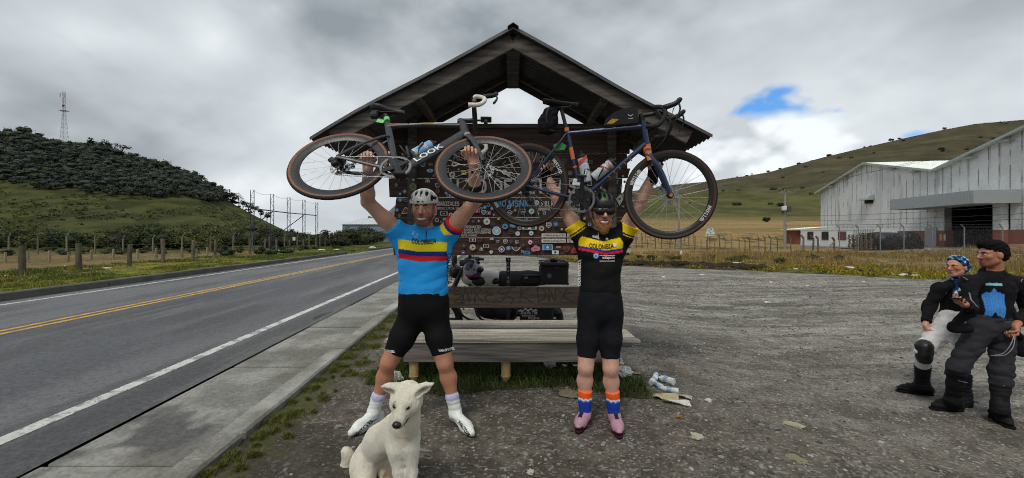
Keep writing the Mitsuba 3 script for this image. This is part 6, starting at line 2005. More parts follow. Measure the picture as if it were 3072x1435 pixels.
fl = []
for s in (-1, 1):
    fl.append(oval(curve([hb + [.006, s * .026, -.045], hb + [.020, s * .050, -.085], FA + [-.088, s * .055, .17], FA + [0, s * .056, .0]], 14), [.021] * 4 + [.020] * 4 + [.018] * 3 + [.016] * 3, .6, 1.0, 10))
fkk = put(B2, 'fork', cat(fl), 'mat_navy', 40, to_world=to)
put(fkk, 'crown', cat([tube([hb + [.004, -.032, -.050], hb + [.002, 0, -.034], hb + [.004, .032, -.050]], [.026, .028, .026], 10)] + [oval([hb + [.008, s * .036, -.05], hb + [.026, s * .052, -.115]], [.0235, .0215], .7, 1.0, 10) for s in (-1, 1)] + [tube([hb + [0, 0, .002], hb + [.010, 0, -.035]], .022, 14)]), 'mat_orange_paint', 40, to_world=to)
put(fkk, 'axle_nut', moved(lathe([(0, -.066), (.012, -.066), (.014, -.058), (.012, -.05), (0, -.05)], 10), FA, np.array([[1, 0, 0], [0, 0, 1], [0, 1, 0]], float)), 'mat_orange_paint', 40, to_world=to)
put(B2, 'seatpost', tube([stt, [-.213, 0, .672]], .0138, 12), 'mat_black_plastic', 40, to_world=to)
saddle(B2, to, (-.222, 0, .712))
put(B2, 'stem', cat([tube([ht + [0, 0, .005], ht + [-.016, 0, .055]], .0185, 14), tube([ht + [-.012, 0, .040], ht + [.085, 0, .062]], .0165, 12)]), 'mat_black_plastic', 40, to_world=to)
ce = ht + np.array([.092, 0, .064])
bars(B2, to, ce, .205, 'mat_bar_tape_black', .075, .125, -.22, .030, 'mat_black_plastic')
for i, cbl in enumerate(([(.16, -.06, .05), (.10, -.07, -.12), (.03, -.04, -.20)], [(.17, .06, .05), (.12, .02, -.15), (.04, -.03, -.24)])):
    put(B2, 'cable', tube(curve([ce + np.array(c_) * [.7, 1, 1] for c_ in cbl] + [hb + [.02, -.02, -.06]], 16), .0022, 5), 'mat_black_plastic', True, to_world=to)
chainring(B2, to, .098, 1.62, crank_col='mat_dark_metal')
jk_ = [RA + [.014, -.040, -.068], RA + [.040, -.040, -.130]]
chain_loop(B2, to, RA, .098, jk_)
derailleur(B2, to, RA, jk_)
for m in (box(RA + [.05, .05, .035], (.07, .024, .03), .007), box(FA + [-.05, .05, .060], (.032, .024, .07), .007, RY(.3))):
    put(B2, 'brake_caliper', m, 'mat_black_plastic', False, to_world=to)
put(B2, 'front_derailleur', cat([box((-.045, -.034, .110), (.07, .012, .026), .004), box((-.060, -.03, .135), (.03, .02, .03), .005)]), 'mat_white_decal', False, to_world=to)
up_ = np.array([-dt[2], 0, dt[0]])
cb = dt * .165 + up_ * .066
cage(B2, to, cb, dt, -1, True)
bottle('frosted water bottle with a red band on the sloping tube of the blue bicycle', cb + dt * .004, dt, .195, .037, ('mat_bottle_clear', 'mat_black_plastic'), to, [(.55, .60, 1.2, 'mat_bottle_red'), (.74, .77, -1.0, 'mat_bottle_red')])
d2 = U_(stt)
cb = d2 * .115 + np.array([d2[2], 0, -d2[0]]) * .066
cage(B2, to, cb, d2, 1, True)
bottle('frosted water bottle with a red stripe on the upright tube of the blue bicycle', cb + d2 * .004, d2, .215, .037, ('mat_bottle_clear', 'mat_black_plastic'), to, [(.70, .82, 1.5, 'mat_bottle_red')])
put(B2, 'card', moved(prism([(-.045, -.025), (.03, -.03), (.048, 0), (.01, .034), (-.05, .02)], .002), (-.195, -.016, .385), RX(math.pi / 2) @ RZ(.2)), 'mat_green_card', False, to_world=to, label='green plastic card tied to the seat stay')


def place(m, R, o):
    m = m.copy()
    m.vertices = m.vertices @ R.T + o
    return m


sb = thing('saddle_bag', 'black saddle bag hanging under the saddle of the blue bicycle', 'bag')
m = body([ell((-.295, 0, .640), (.052, .055, .035), .03), ell((-.290, 0, .575), (.066, .062, .090), .03), ell((-.300, 0, .515), (.058, .055, .050), .03), ell((-.350, 0, .545), (.035, .042, .075), .02), cone((-.27, 0, .66), (-.215, 0, .68), .03, .02, .03)], .005, 0, None, folds(.005, 22, 26, 91))
put(sb, 'body', place(m, RB, OB), 'mat_vc90', True, color=np.tile(S(27, 27, 29), (len(m.vertices), 1)))
put(sb, 'strap', place(cat([tube(curve([(-.300, -.064, .66), (-.310, -.070, .60), (-.300, -.066, .54)], 8), .006, 5, flat=(.5, 1.6)), box((-.255, -.060, .495), (.034, .004, .007), .001, RY(.1))]), RB, OB), 'mat_dark_metal', True)
tb = thing('frame_bag', 'long black bag with yellow stripes strapped on top of the blue bicycle frame', 'bag')
t0, t1 = stt + (ht - stt) * .50 + [0, 0, .012], stt + (ht - stt) * .93 + [0, 0, .0]
d3 = U_(t1 - t0)
u3 = np.array([-d3[2], 0, d3[0]])
L = np.linalg.norm(t1 - t0)
prof = [(0, 0), (L, 0), (L, .085), (L * .92, .105), (L * .70, .102), (L * .36, .085), (L * .06, .038)]
m = prism(Polygon(prof).buffer(.006, 3), .050)
m = trimesh.Trimesh(t0 + m.vertices[:, :1] * d3 + m.vertices[:, 1:2] * u3 + (m.vertices[:, 2:] - .025) * np.array([0, -1.0, 0]), m.faces, process=False)
put(tb, 'body', place(m, RB, OB), 'mat_bag_cloth', 30)
for i in range(5):
    pa = t0 + d3 * (.018 + .010 * i) + u3 * .006
    pb = pa + d3 * .042 + u3 * (.034 - .002 * i)
    put(tb, 'print', place(beam(pa + [0, -.0262, 0], pb + [0, -.0262, 0], .004, .0014, 0, (0, 1, 0)), RB, OB), 'mat_yellow_print', False)
put(tb, 'symbol', place(cat([beam(t0 + d3 * (L * .80) + u3 * .045 + [0, -.0262, 0], t0 + d3 * (L * .80 + q) + u3 * .058 + [0, -.0262, 0], .0035, .0014, 0, (0, 1, 0)) for q in (-.018, .018)] + [beam(t0 + d3 * (L * .73) + u3 * .030 + [0, -.0262, 0], t0 + d3 * (L * .88) + u3 * .030 + [0, -.0262, 0], .003, .0014, 0, (0, 1, 0))]), RB, OB), 'mat_white_decal', False)
# ---------------------------------------------------------------- left of the road: fences, scrub, forest, masts
rng = np.random.default_rng(21)


ORD = ['first', 'second', 'third', 'fourth', 'fifth', 'sixth', 'seventh', 'eighth', 'ninth', 'tenth', 'eleventh', 'twelfth']


def tz(x, y): return float(TZ(np.array([x]), np.array([y]))[0])


def stake(x, y, h, r, lean=(0, 0), n=9, bark=.18, z=None):
    z = tz(x, y) if z is None else z
    k = 8
    pts = [(x + lean[0] * t, y + lean[1] * t, z - .15 + (h + .15) * t) for t in np.linspace(0, 1, k)]
    m = tube(pts, r * rng.uniform(.93, 1.06, k), n)
    m.vertices += (rng.random(m.vertices.shape) - .5) * r * bark
    return m


def wires_along(parent, pts, heights, r=.0035, mat='mat_wire'):
    for h in heights:
        p = np.array([[x, y, z + h] for x, y, z in pts])
        q = []
        for a, b in zip(p[:-1], p[1:]):
            for t in (0, .5):
                c = a + (b - a) * t
                q.append(c - [0, 0, .03 * (t == .5)])
        q.append(p[-1])
        put(parent, 'wire', tube(q, r, 4, False), mat, True)


M('wire', S(96, 94, 92), .5, .3)
GREY_WOOD, MOSSY = S(120, 112, 98), S(96, 98, 70)
f1 = thing('wire_fence', 'old stout wooden posts with barbed wire along the verge left of the road', 'fence')
pts = []
spots = [(65, 14.7), (237, 16.6), (387, 18.4), (490, 20.6), (578, 23.2), (645, 26.0), (700, 28.3), (750, 31.0), (794, 34.0), (830, 37.0), (869, 39.5), (911, 43.0), (948, 46.5), (976, 50.0), (1003, 54), (1026, 58)]
for i, (px, Y) in enumerate(spots):
    x = (px - CX) / FOC * Y
    h, r = (1.02, .095) if i < 2 else (rng.uniform(.95, 1.15), rng.uniform(.06, .085))
    m = stake(x, Y, h, r, (rng.uniform(-.05, .05), 0))
    put(f1, 'post', m, 'mat_vc90', 40, color=S(88, 84, 70) if i < 2 else GREY_WOOD * rng.uniform(.5, .9), var=.9, scale=12)
    pts.append((x, Y, tz(x, Y)))
wires_along(f1, pts, (.35, .65, .92))
f2 = thing('wire_fence', 'row of short thin wooden stakes crossing the dry field on the left', 'fence')
pts = []
for px, Y in ((-60, 24.2), (16, 24.4), (84, 24.5), (148, 24.7), (205, 24.9), (274, 25.3), (340, 25.2), (412, 25.7), (469, 25.9), (546, 26.4), (590, 27.2), (622, 27.8)):
    x = (px - CX) / FOC * Y
    m = stake(x, Y, rng.uniform(.5, .68), .055 + .02 * rng.random())
    put(f2, 'post', m, 'mat_vc90', 40, color=S(134, 124, 104) * rng.uniform(.8, 1.2), var=.5, scale=9)
    pts.append((x, Y, tz(x, Y)))
wires_along(f2, pts, (.25, .48))
f3 = thing('wire_fence', 'row of pale concrete posts with bent tops in front of the scrub on the left', 'fence')
pts = []
path = np.array([(-46, 35.5), (-41, 36), (-33, 37), (-26.3, 39), (-24.6, 46), (-23.2, 55), (-22.0, 66), (-20.6, 80)])
dd = np.r_[0, np.cumsum(np.linalg.norm(np.diff(path, axis=0), axis=1))]
for s_ in np.arange(0, dd[-1], 2.15):
    x, Y = np.interp(s_, dd, path[:, 0]), np.interp(s_, dd, path[:, 1])
    z = tz(x, Y)
    h = rng.uniform(1.25, 1.5)
    m = cat([beam((x, Y, z - .2), (x, Y, z + h), .10, .10, .012, (0, 1, 0)), beam((x, Y, z + h - .02), (x + .22, Y - .05, z + h + .28), .08, .08, .01, (0, 1, 0))])
    put(f3, 'post', m, 'mat_vc90', False, color=S(128, 122, 104) * rng.uniform(.6, 1.0), var=.6, scale=6)
    pts.append((x, Y, z))
wires_along(f3, pts, (.4, .8, 1.2, 1.5))

# ---- scrub
LEAF = [np.array(S(*c)) for c in ((62, 72, 38), (50, 62, 34), (72, 78, 40), (44, 54, 36), (84, 86, 44), (58, 60, 40))]


def bush(x, y, w, h, n, leaf, col, z=None, lumps=6, name='shrub', label=None, group=None, stem=False, catg='shrub'):
    z = tz(x, y) if z is None else z
    k = thing(name, label, catg, group)
    parts, cols = [], []
    cores = []
    for i in range(lumps):
        a = rng.random() * 6.28
        rr = w * .5 * math.sqrt(rng.random())
        top = 1 - .55 * (rr / (w * .5)) ** 2
        c = np.array([x + rr * math.cos(a), y + rr * .7 * math.sin(a), z + h * top * rng.uniform(.45, .78)])
        rad = np.array([w * .22, w * .20, h * .22]) * rng.uniform(.75, 1.25)
        v, f = leaves(c, rad, n // lumps, leaf, rng, .55)
        g = col * rng.uniform(.75, 1.3)
        parts.append((v, f))
        cols.append(np.repeat(g * rng.uniform(.55, 1.6, (n // lumps, 1)), 4, 0))
        ic = trimesh.creation.icosphere(1)
        vv = ic.vertices * rad * .5
        vv = vv * (1 + .5 * (meshkit.noise(vv * 3 / max(rad.max(), .1) + i, i) - .5))[:, None]
        parts.append((vv + c, ic.faces))
        cols.append(np.tile(col * .8, (len(ic.vertices), 1)))
    v, f = leaves(np.array([x, y, z + h * .32]), np.array([w * .46, w * .36, h * .34]), n // 3, leaf, rng, .5)
    parts.append((v, f))
    cols.append(np.repeat(col * rng.uniform(.6, 1.2, (n // 3, 1)), 4, 0))
    ic = trimesh.creation.icosphere(1)
    parts.append((ic.vertices * np.array([w * .26, w * .2, h * .25]) + [x, y, z + h * .28], ic.faces))
    cols.append(np.tile(col * .8, (len(ic.vertices), 1)))
    put(k, 'foliage', soup(parts), 'mat_leaf', False, color=np.vstack(cols))
    put(k, 'stem', cat([tube(curve([(x + rng.uniform(-.1, .1) * w, y, z - .1), (x + rng.uniform(-.2, .2) * w, y, z + h * .4), (x + rng.uniform(-.35, .35) * w, y, z + h * .7)], 6), np.linspace(.05, .015, 6) * (h / 2), 5) for _ in range(2)]), 'mat_vc90', True, color=S(110, 104, 92))
    return k


scene['mat_leaf'] = {'type': 'twosided', 'bsdf': {'type': 'principled', 'base_color': {'type': 'mesh_attribute', 'name': 'vertex_color'}, 'roughness': .75, 'specular': .25}}
crest = ([-80, 0, 120, 240, 300, 370, 440, 520, 560, 620, 680, 740, 800, 860, 960, 1040, 1100, 1180, 1260], [690, 682, 676, 682, 684, 668, 656, 656, 674, 684, 664, 652, 664, 672, 682, 672, 676, 668, 690])
for i in range(84):
    px = -60 + 1300 * (i + rng.random()) / 84
    Y = rng.uniform(44, 66) if px < 720 else rng.uniform(52, 84)
    x = (px - CX) / FOC * Y
    if lat(x, Y) < 18:
        x = -18 - .06 * Y - rng.random() * 3
    top = np.interp(px, *crest) + rng.uniform(-4, 16) + (14 if rng.random() < .35 else 0)
    z = tz(x, Y)
    h = max(.9, CH + (HY - top) / FOC * Y - z)
    w = h * rng.uniform(1.1, 1.8)
    bush(x, Y, w, h, 900, .17, LEAF[rng.integers(0, 6)] * .95, z, 8, 'shrub', 'dark green leafy shrub in the scrub behind the fences on the left', 'shrubs of the scrub left of the road')
for i in range(30):
    px = rng.uniform(0, 1150)
    Y = rng.uniform(27, 44)
    x = (px - CX) / FOC * Y
    if lat(x, Y) < 14.5:
        x = -14.8 - .06 * Y - 2 * rng.random()
    bush(x, Y, rng.uniform(.6, 1.3), rng.uniform(.35, .8), 320, .085, LEAF[rng.integers(0, 6)], None, 3, 'low_bush', 'low scrubby bush in the rough field left of the road', 'low bushes in the field left of the road', catg='bush')

# ---- forest on the hill: one mass
parts, cols = [], []
ic = trimesh.creation.icosphere(1)
count = 0
while count < 3600:
    px, Y = rng.uniform(-350, 860), 92 + 62 * math.sqrt(rng.random())
    x = (px - CX) / FOC * Y
    z = tz(x, Y)
    py = HY - (z - CH) / FOC * Y * 0 - (z - CH) * FOC / Y
    low = np.interp(px, *EQ) + 10 * (float(meshkit.noise(np.array([px / 40.0, 0, 0]), 5)) - .5)
    if py > low or (px > 660 and rng.random() < .6) or (px > 770 and rng.random() < .7):
        continue
    count += 1
    r = rng.choice([.7, 1.0, 1.3, 1.9], p=[.3, .35, .25, .1]) * rng.uniform(.8, 1.2) * (.7 if px > 690 else 1)
    col = np.array(S(50, 57, 48)) * rng.uniform(.65, 1.5) * np.array([1, 1, rng.uniform(.85, 1.2)])
    for j in range(2):
        c = np.array([x + rng.uniform(-.6, .6) * r, Y + rng.uniform(-.6, .6) * r, z + r * rng.uniform(.6, 1.25)])
        rad = np.array([r * rng.uniform(.8, 1.3), r, r * rng.uniform(.5, .85)]) * rng.uniform(.5, .9)
        vv = ic.vertices * rad * .62
        vv = vv * (1 + .8 * (meshkit.noise(ic.vertices * 1.7 + count * 3.1 + j, 2) - .5))[:, None]
        parts.append((vv + c, ic.faces))
        cols.append(np.tile(col * rng.uniform(.8, 1.2), (len(vv), 1)))
        n = 30
        v, f = leaves(c, rad, n, .36, rng, .6)
        parts.append((v, f))
        cols.append(np.repeat(col * rng.uniform(.5, 1.9, (n, 1)), 4, 0))
struct('forest', 'stuff', 'dark dense forest covering the top of the hill on the left')
labels['forest']['category'] = 'forest'
scene['forest'] = mikit.ply(soup(parts), 'mat_leaf', smooth=False, color=np.vstack(cols))
ps, cs = [], []
while len(ps) < 900:
    px, Y = rng.uniform(-200, 840), 70 + 60 * rng.random()
    x = (px - CX) / FOC * Y
    z = tz(x, Y)
    py = HY - (z - CH) * FOC / Y
    if py < np.interp(px, *EQ) - 2 or float(meshkit.fbm(np.array([x * .07, Y * .07, z * .2]), 3, 6)) < .45:
        continue
    s_ = rng.uniform(.25, .7) * (1.8 if rng.random() < .08 else 1)
    v, f = leaves(np.array([x, Y, z + s_ * .25]), np.array([s_ * 1.6, s_, s_ * .5]), 16, .34, rng, .4)
    ps.append((v, f))
    cs.append(np.repeat(np.array(S(66, 74, 36)) * rng.uniform(.6, 1.4, (16, 1)), 4, 0))
struct('pasture_scrub', 'stuff', 'rough low scrub dotted over the green slope below the forest')
labels['pasture_scrub']['category'] = 'scrub'
scene['pasture_scrub'] = mikit.ply(soup(ps), 'mat_leaf', smooth=False, color=np.vstack(cs))
# single trees along the ridge
sky_trees = sorted(((606, 148, 3.4), (640, 148, 3.0), (690, 148, 4.2), (716, 147, 5.2), (728, 146, 3.6), (745, 146, 3.4), (762, 145, 3.2), (782, 144, 3.0), (800, 143, 3.4), (365, 150, 4.6), (318, 150, 4.0), (270, 150, 3.2)))
for i, (px, Y, h) in enumerate(sky_trees):
    x = (px - CX) / FOC * Y
    z = tz(x, Y)
    k = thing('tree', f'small dark tree on the skyline of the left hill, {ORD[i]} from the left', 'tree', 'trees on the skyline of the left hill')
    ps, cs = [], []
    for j in range(5):
        c = np.array([x + rng.uniform(-.4, .4) * h * .7, Y + rng.uniform(-.3, .3) * h, z + h * rng.uniform(.6, .95)])
        rad = np.array([.26, .26, .14]) * h * rng.uniform(.8, 1.3)
        v, f = leaves(c, rad, 60, .34, rng, .3)
        ps.append((v, f))
        cs.append(np.repeat(np.array(S(38, 44, 36)) * rng.uniform(.7, 1.3, (60, 1)), 4, 0))
    put(k, 'crown', soup(ps), 'mat_leaf', False, color=np.vstack(cs))
    put(k, 'trunk', cat([tube([(x, Y, z - .3), (x + .1, Y, z + h * .4), (x + rng.uniform(-.3, .3) * h, Y, z + h * .8)], [.14, .10, .05], 5) for _ in range(3)]), 'mat_vc90', True, color=S(60, 55, 48))

# ---- row of steel lattice masts
lm = thing('lattice_frame', 'row of five dark steel lattice masts with a cross beam behind the left fence', 'mast')
M('mast_paint', S(38, 40, 58), .5, .2)
tops, zb = [], []
for i in range(5):
    Y = 36.6 + 3.6 * i
    x = np.interp(i, [0, 1, 2, 3, 4], [-21.93, -22.25, -22.57, -22.78, -23.0])
    z = tz(x, Y)
    zb.append((x, Y, z))
    H = 5.25
    ms = []
    w = .15
    for sx in (-1, 1):
        ms.append(beam((x + sx * w, Y, z - .2), (x + sx * w, Y, z + H), .045, .045, .004, (0, 1, 0)))
    n = 8
    for j in range(n):
        z0_, z1_ = z + H * j / n, z + H * (j + 1) / n
        s_ = 1 if j % 2 else -1
        ms.append(beam((x - s_ * w, Y, z0_), (x + s_ * w, Y, z1_), .022, .022, 0, (0, 1, 0)))
        if j % 2 == 0:
            ms.append(beam((x - w, Y, z1_), (x + w, Y, z1_), .03, .03, 0, (0, 1, 0)))
    put(lm, 'mast', cat(ms), 'mat_mast_paint', False)
    tops.append((x, Y, z + H))
bm_ = [np.array([x, Y - .06, z + 3.68]) for x, Y, z in zb]
for a, b in zip(bm_[:-1], bm_[1:]):
    put(lm, 'beam', beam(a, b, .06, .09, .004), 'mat_mast_paint', False)
for i in (1, 3):
    x, Y, z = zb[i]
    put(lm, 'brace', beam((x, Y + .05, z + 3.6), (x - 4.6, Y - .6, tz(x - 4.6, Y - .6)), .07, .07, .004), 'mat_mast_paint', False)
cw = []
for a, b in zip(tops[:-1], tops[1:]):
    a, b = np.array(a), np.array(b)
    cw += [a + (b - a) * t - [0, 0, .22 * 4 * t * (1 - t)] for t in np.linspace(0, 1, 7)[:-1]]
put(lm, 'cable', tube(cw, .012, 4), 'mat_wire', True)
pl = thing('notice', 'small white notice fixed to a post near the lattice masts', 'sign')
nx, nY = (882 - CX) / FOC * 38, 38
scene[pl + '__plate'] = mikit.ply(box((nx, nY, CH - (717 - HY) / FOC * 38), (.24, .02, .30), .004), 'mat_paint_white')
scene[pl + '__post'] = mikit.ply(tube([(nx, nY + .04, tz(nx, nY) - .2), (nx, nY + .04, 1.4)], .03, 6), 'mat_mast_paint')

# ---- telecom tower
tw = thing('telecom_tower', 'tall red and white lattice telecom tower on top of the forested hill', 'tower')
Yt = 153.0
xt = (192 - CX) / FOC * Yt
zt0, zt1 = CH + (HY - 436) / FOC * Yt, CH + (HY - 282) / FOC * Yt
M('tower_red', S(160, 104, 108), .6)
M('tower_white', S(172, 176, 182), .6)
nb_ = 12
for i in range(nb_):
    a, b = i / nb_, (i + 1) / nb_
    def wd(t): return np.interp(t, [0, .62, 1], [1.35, .50, .42])
    ms = []
    for k_ in range(3):
        t0, t1 = k_ * 2.094 + .4, (k_ + 1) * 2.094 + .4
        p = lambda t, th: np.array([xt + wd(t) * math.cos(th), Yt + wd(t) * math.sin(th), zt0 + (zt1 - zt0) * t])
        ms += [tube([p(a, t0), p(b, t0)], .042, 5), tube([p(a, t0), p(b, t1)], .022, 4), tube([p(a, t1), p(b, t0)], .022, 4), tube([p(b, t0), p(b, t1)], .022, 4)]
    put(tw, 'section', cat(ms), 'mat_tower_red' if i % 2 == 0 else 'mat_tower_white', True)
for j, (dx, zz, hh) in enumerate(((-.9, .97, 1.5), (.9, .98, 1.5), (.0, 1.0, 1.2), (.55, .96, 1.3))):
    put(tw, 'antenna', box((xt + dx, Yt - .5, zt0 + (zt1 - zt0) * zz), (.32, .22, hh), .04), 'mat_tower_white', False)
put(tw, 'platform', box((xt, Yt, zt0 + (zt1 - zt0) * .67), (2.6, 1.6, .12), .02), 'mat_tower_white', False)
put(tw, 'dish', ball((xt + .5, Yt - .7, zt0 + (zt1 - zt0) * .76), (.42, .2, .42), 2), 'mat_mast_paint', True)
put(tw, 'mast_tip', tube([(xt, Yt, zt1), (xt, Yt, zt1 + 1.2)], .05, 5), 'mat_tower_white', True)

# ---- shed by the road far away
sd = thing('shed', 'grey blue metal shed with a pale roof far down the road', 'building')
Ysd = 104.0
xa, xb = (1027 - CX) / FOC * Ysd, (1290 - CX) / FOC * Ysd
ze, zr_ = CH + 31.5 / FOC * Ysd, CH + 50 / FOC * (Ysd + 7)
z0s = -.4
M('shed_wall', S(120, 134, 148), .6)
M('shed_roof', S(176, 182, 184), .5)
put(sd, 'wall', box(((xa + xb) / 2, Ysd + 7, (z0s + ze) / 2), (xb - xa, 14, ze - z0s)), 'mat_shed_wall', False)
rf = trimesh.Trimesh([(xa - .4, Ysd - .4, ze), (xb + .4, Ysd - .4, ze), (xb + .4, Ysd + 14.4, ze), (xa - .4, Ysd + 14.4, ze), (xa + 2.6, Ysd + 7, zr_), (xb - 2.6, Ysd + 7, zr_)],
                     [(0, 1, 5), (0, 5, 4), (1, 2, 5), (2, 3, 4), (2, 4, 5), (3, 0, 4), (0, 2, 1), (0, 3, 2)], process=False)
put(sd, 'roof', rf, 'mat_shed_roof', False)
for i in range(10):
    xx = xa + (xb - xa) * (i + .5) / 10
    put(sd, 'wall_rib', box((xx, Ysd - .02, (z0s + ze) / 2), (.12, .08, ze - z0s - .1)), 'mat_shed_wall', False)
# ---------------------------------------------------------------- right: warehouse, yard, fences, poles
rng = np.random.default_rng(33)
A0 = np.array([47.0, 66.0])
UU = np.array([-3.8, -22.0]) / math.hypot(3.8, 22.0)          # along the facade, towards the eye
NN = np.array([UU[1], -UU[0]])                               # out of the facade, towards the lot
if NN[0] > 0:
    NN = -NN


def fac(u, out, z):
    p = A0 + UU * u + NN * out
    return np.array([p[0], p[1], z])


RF = np.stack([np.r_[UU, 0], np.array([0, 0, 1.0]), np.r_[NN, 0]], 1)          # drawn (u, z, out) -> world


def on_facade(m, u=0, z=0, out=0):
    return moved(m, fac(u, out, z), RF if np.linalg.det(RF) > 0 else RF)


def onf(poly, depth, out):
    m = prism(poly, depth)
    v = m.vertices
    w = trimesh.Trimesh(np.stack([A0[0] + UU[0] * v[:, 0] + NN[0] * (out + v[:, 2]), A0[1] + UU[1] * v[:, 0] + NN[1] * (out + v[:, 2]), v[:, 1]], 1), m.faces, process=False)
    w.fix_normals()
    return w


def fbox(u0, u1, o0, o1, z0, z1):
    return onf([(u0, z0), (u1, z0), (u1, z1), (u0, z1)], o1 - o0, o0)


def wall_metal(p, n, uv):
    u = (p.x - 47.0) * float(UU[0]) + (p.y - 66.0) * float(UU[1])
    s = fbm(u * 2.2, p.z * 0.22, 0, 4)
    b = fbm(u * 0.4, p.z * 0.4, 3, 3)
    j = dr.abs(u - dr.floor(u + 0.5))
    c = mix((0.74, 0.755, 0.75), (0.63, 0.65, 0.65), sst(0.35, 0.7, b))
    c = mix(c, (0.27, 0.28, 0.275), sst(0.56, 0.78, s) * 0.5)
    c = mix(c, (0.15, 0.155, 0.15), sst(0.10, 0.02, j) * sst(0.35, 0.6, fbm(u * 0.6, p.z * 0.9, 9, 3)) * 0.8)
    return c * (0.9 + 0.2 * noise(p.x * 9, p.y * 9, p.z * 9))


scene['mat_wall_metal'] = {'type': 'twosided', 'bsdf': {'type': 'principled', 'base_color': mikit.proc(wall_metal), 'roughness': .6, 'specular': .3}}


def brick_paint(p, n, uv):
    u = (p.x - 47.0) * float(UU[0]) + (p.y - 66.0) * float(UU[1])
    row = dr.floor(p.z / 0.075)
    m = dr.abs((p.z / 0.075) - row - 0.5)
    c = mix((0.26, 0.078, 0.048), (0.18, 0.060, 0.042), fbm(u * 1.3, p.z * 2, 0, 4))
    c = mix(c, (0.085, 0.040, 0.034), sst(0.38, 0.48, m) * 0.6)
    return c * (0.85 + 0.3 * noise(u * 9, p.z * 30, 2))


scene['mat_brick_paint'] = {'type': 'twosided', 'bsdf': {'type': 'principled', 'base_color': mikit.proc(brick_paint), 'roughness': .85}}
M('roof_pale', S(214, 220, 214), .55)
M('roof_trim', S(160, 168, 166), .5)
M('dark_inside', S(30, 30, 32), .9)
M('canopy_grey', S(150, 156, 160), .6)
M('door_grey', S(150, 156, 160), .5)
wh = thing('warehouse', 'large pale metal warehouse with twin gables, red brick base and dark open doorway', 'building')
EZ, PZ, WD = 8.03, 10.58, 22.33


def roof_z(u):
    t = (u % WD) / WD
    return EZ + (PZ - EZ) * (1 - abs(2 * t - 1))


D0, D1, DZ = 24.0, 29.1, 4.15
U_END = 60.0
u = 0.0
while u < U_END:
    a, b = u + .008, u + .992
    lowz = 1.93
    if a < D1 and b > D0:
        lowz = DZ
    pts = [(a, lowz), (b, lowz), (b, roof_z(b) - .02)]
    for q in (WD / 2, WD, WD * 1.5, WD * 2, WD * 2.5):
        if a < q < b:
            pts.append((q, roof_z(q) - .02))
    pts += [(a, roof_z(a) - .02)]
    put(wh, 'wall_panel', onf(pts, .05, -.05), 'mat_wall_metal', False)
    u += 1.0
for a, b in ((0, D0), (D1, U_END)):
    put(wh, 'brick_base', fbox(a, b, -.20, .03, -.5, 1.925), 'mat_brick_paint', False)
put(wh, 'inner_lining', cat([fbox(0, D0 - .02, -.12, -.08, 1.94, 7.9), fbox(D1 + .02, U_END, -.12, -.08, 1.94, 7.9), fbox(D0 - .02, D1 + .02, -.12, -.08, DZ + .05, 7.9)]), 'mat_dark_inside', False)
for s_ in (0, 1, 2):
    for h_ in (0, 1):
        u0, u1 = s_ * WD + h_ * WD / 2, s_ * WD + (h_ + 1) * WD / 2
        z0_, z1_ = (EZ, PZ) if h_ == 0 else (PZ, EZ)
        if s_ == 0 and h_ == 0:
            u0, z0_ = u0 - .7, z0_ - .16
        m = onf([(u0, z0_ + .005), (u1, z1_ + .005), (u1, z1_ + .10), (u0, z0_ + .10)], 38.0, -37.5)
        put(wh, 'roof', m, 'mat_roof_pale', False)
        put(wh, 'roof_trim', onf([(u0, z0_ - .10), (u1, z1_ - .10), (u1, z1_ + .13), (u0, z0_ + .13)], .06, .51), 'mat_roof_trim', False)
put(wh, 'side_wall', cat([fbox(-.06, -.005, -37, -.06, -.5, EZ - .05), fbox(U_END - .1, U_END, -37, -.06, -.5, EZ), fbox(0, U_END, -37.1, -37.0, -.5, EZ)]), 'mat_wall_metal', False)
# doorway: white jambs, dark hall behind
for a in (D0 - .75, D1):
    put(wh, 'jamb', fbox(a, a + .75, .0, .55, 1.93, DZ), 'mat_wall_metal', False)
    put(wh, 'jamb', fbox(a, a + .75, .03, .56, -.5, 1.925), 'mat_brick_paint', False)
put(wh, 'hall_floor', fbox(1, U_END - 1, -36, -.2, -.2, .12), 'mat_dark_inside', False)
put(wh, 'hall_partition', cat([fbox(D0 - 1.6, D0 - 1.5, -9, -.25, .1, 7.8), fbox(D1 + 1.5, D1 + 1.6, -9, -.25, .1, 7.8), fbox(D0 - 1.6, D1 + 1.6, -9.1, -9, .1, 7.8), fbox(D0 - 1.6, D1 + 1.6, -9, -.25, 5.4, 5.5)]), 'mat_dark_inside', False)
dk = put(wh, 'door', fbox(20.95, 22.15, .035, .075, .10, 2.12), 'mat_door_grey', False)
put(dk, 'frame', cat([fbox(20.80, 20.95, .03, .10, .1, 2.27), fbox(22.15, 22.30, .03, .10, .1, 2.27), fbox(20.95, 22.15, .03, .10, 2.12, 2.27)]), 'mat_roof_trim', False)
put(dk, 'notice', fbox(21.7, 21.95, .076, .080, 1.2, 1.6), 'mat_print_blue', False)
for a, c_ in ((23.42, 'mat_yellow_print'), (23.9, 'mat_paint_white')):
    put(wh, 'notice', fbox(a, a + .25, .562, .568, .95, 1.55), c_, False)
CU0, CU1, CO = 20.9, 31.0, 3.4
put(wh, 'canopy', cat([fbox(CU0, CU1, CO - .08, CO, 4.12, 5.22), fbox(CU0, CU0 + .08, .0, CO - .08, 4.12, 5.22), fbox(CU1 - .08, CU1, .0, CO - .08, 4.12, 5.22), fbox(CU0 + .08, CU1 - .08, 0, CO - .08, 4.14, 4.20)]), 'mat_canopy_grey', False)
for i in range(34):
    a = CU0 + .15 + (CU1 - CU0 - .3) * i / 33
    put(wh, 'canopy_rib', fbox(a - .02, a + .02, CO, CO + .025, 4.14, 5.20), 'mat_canopy_grey', False)
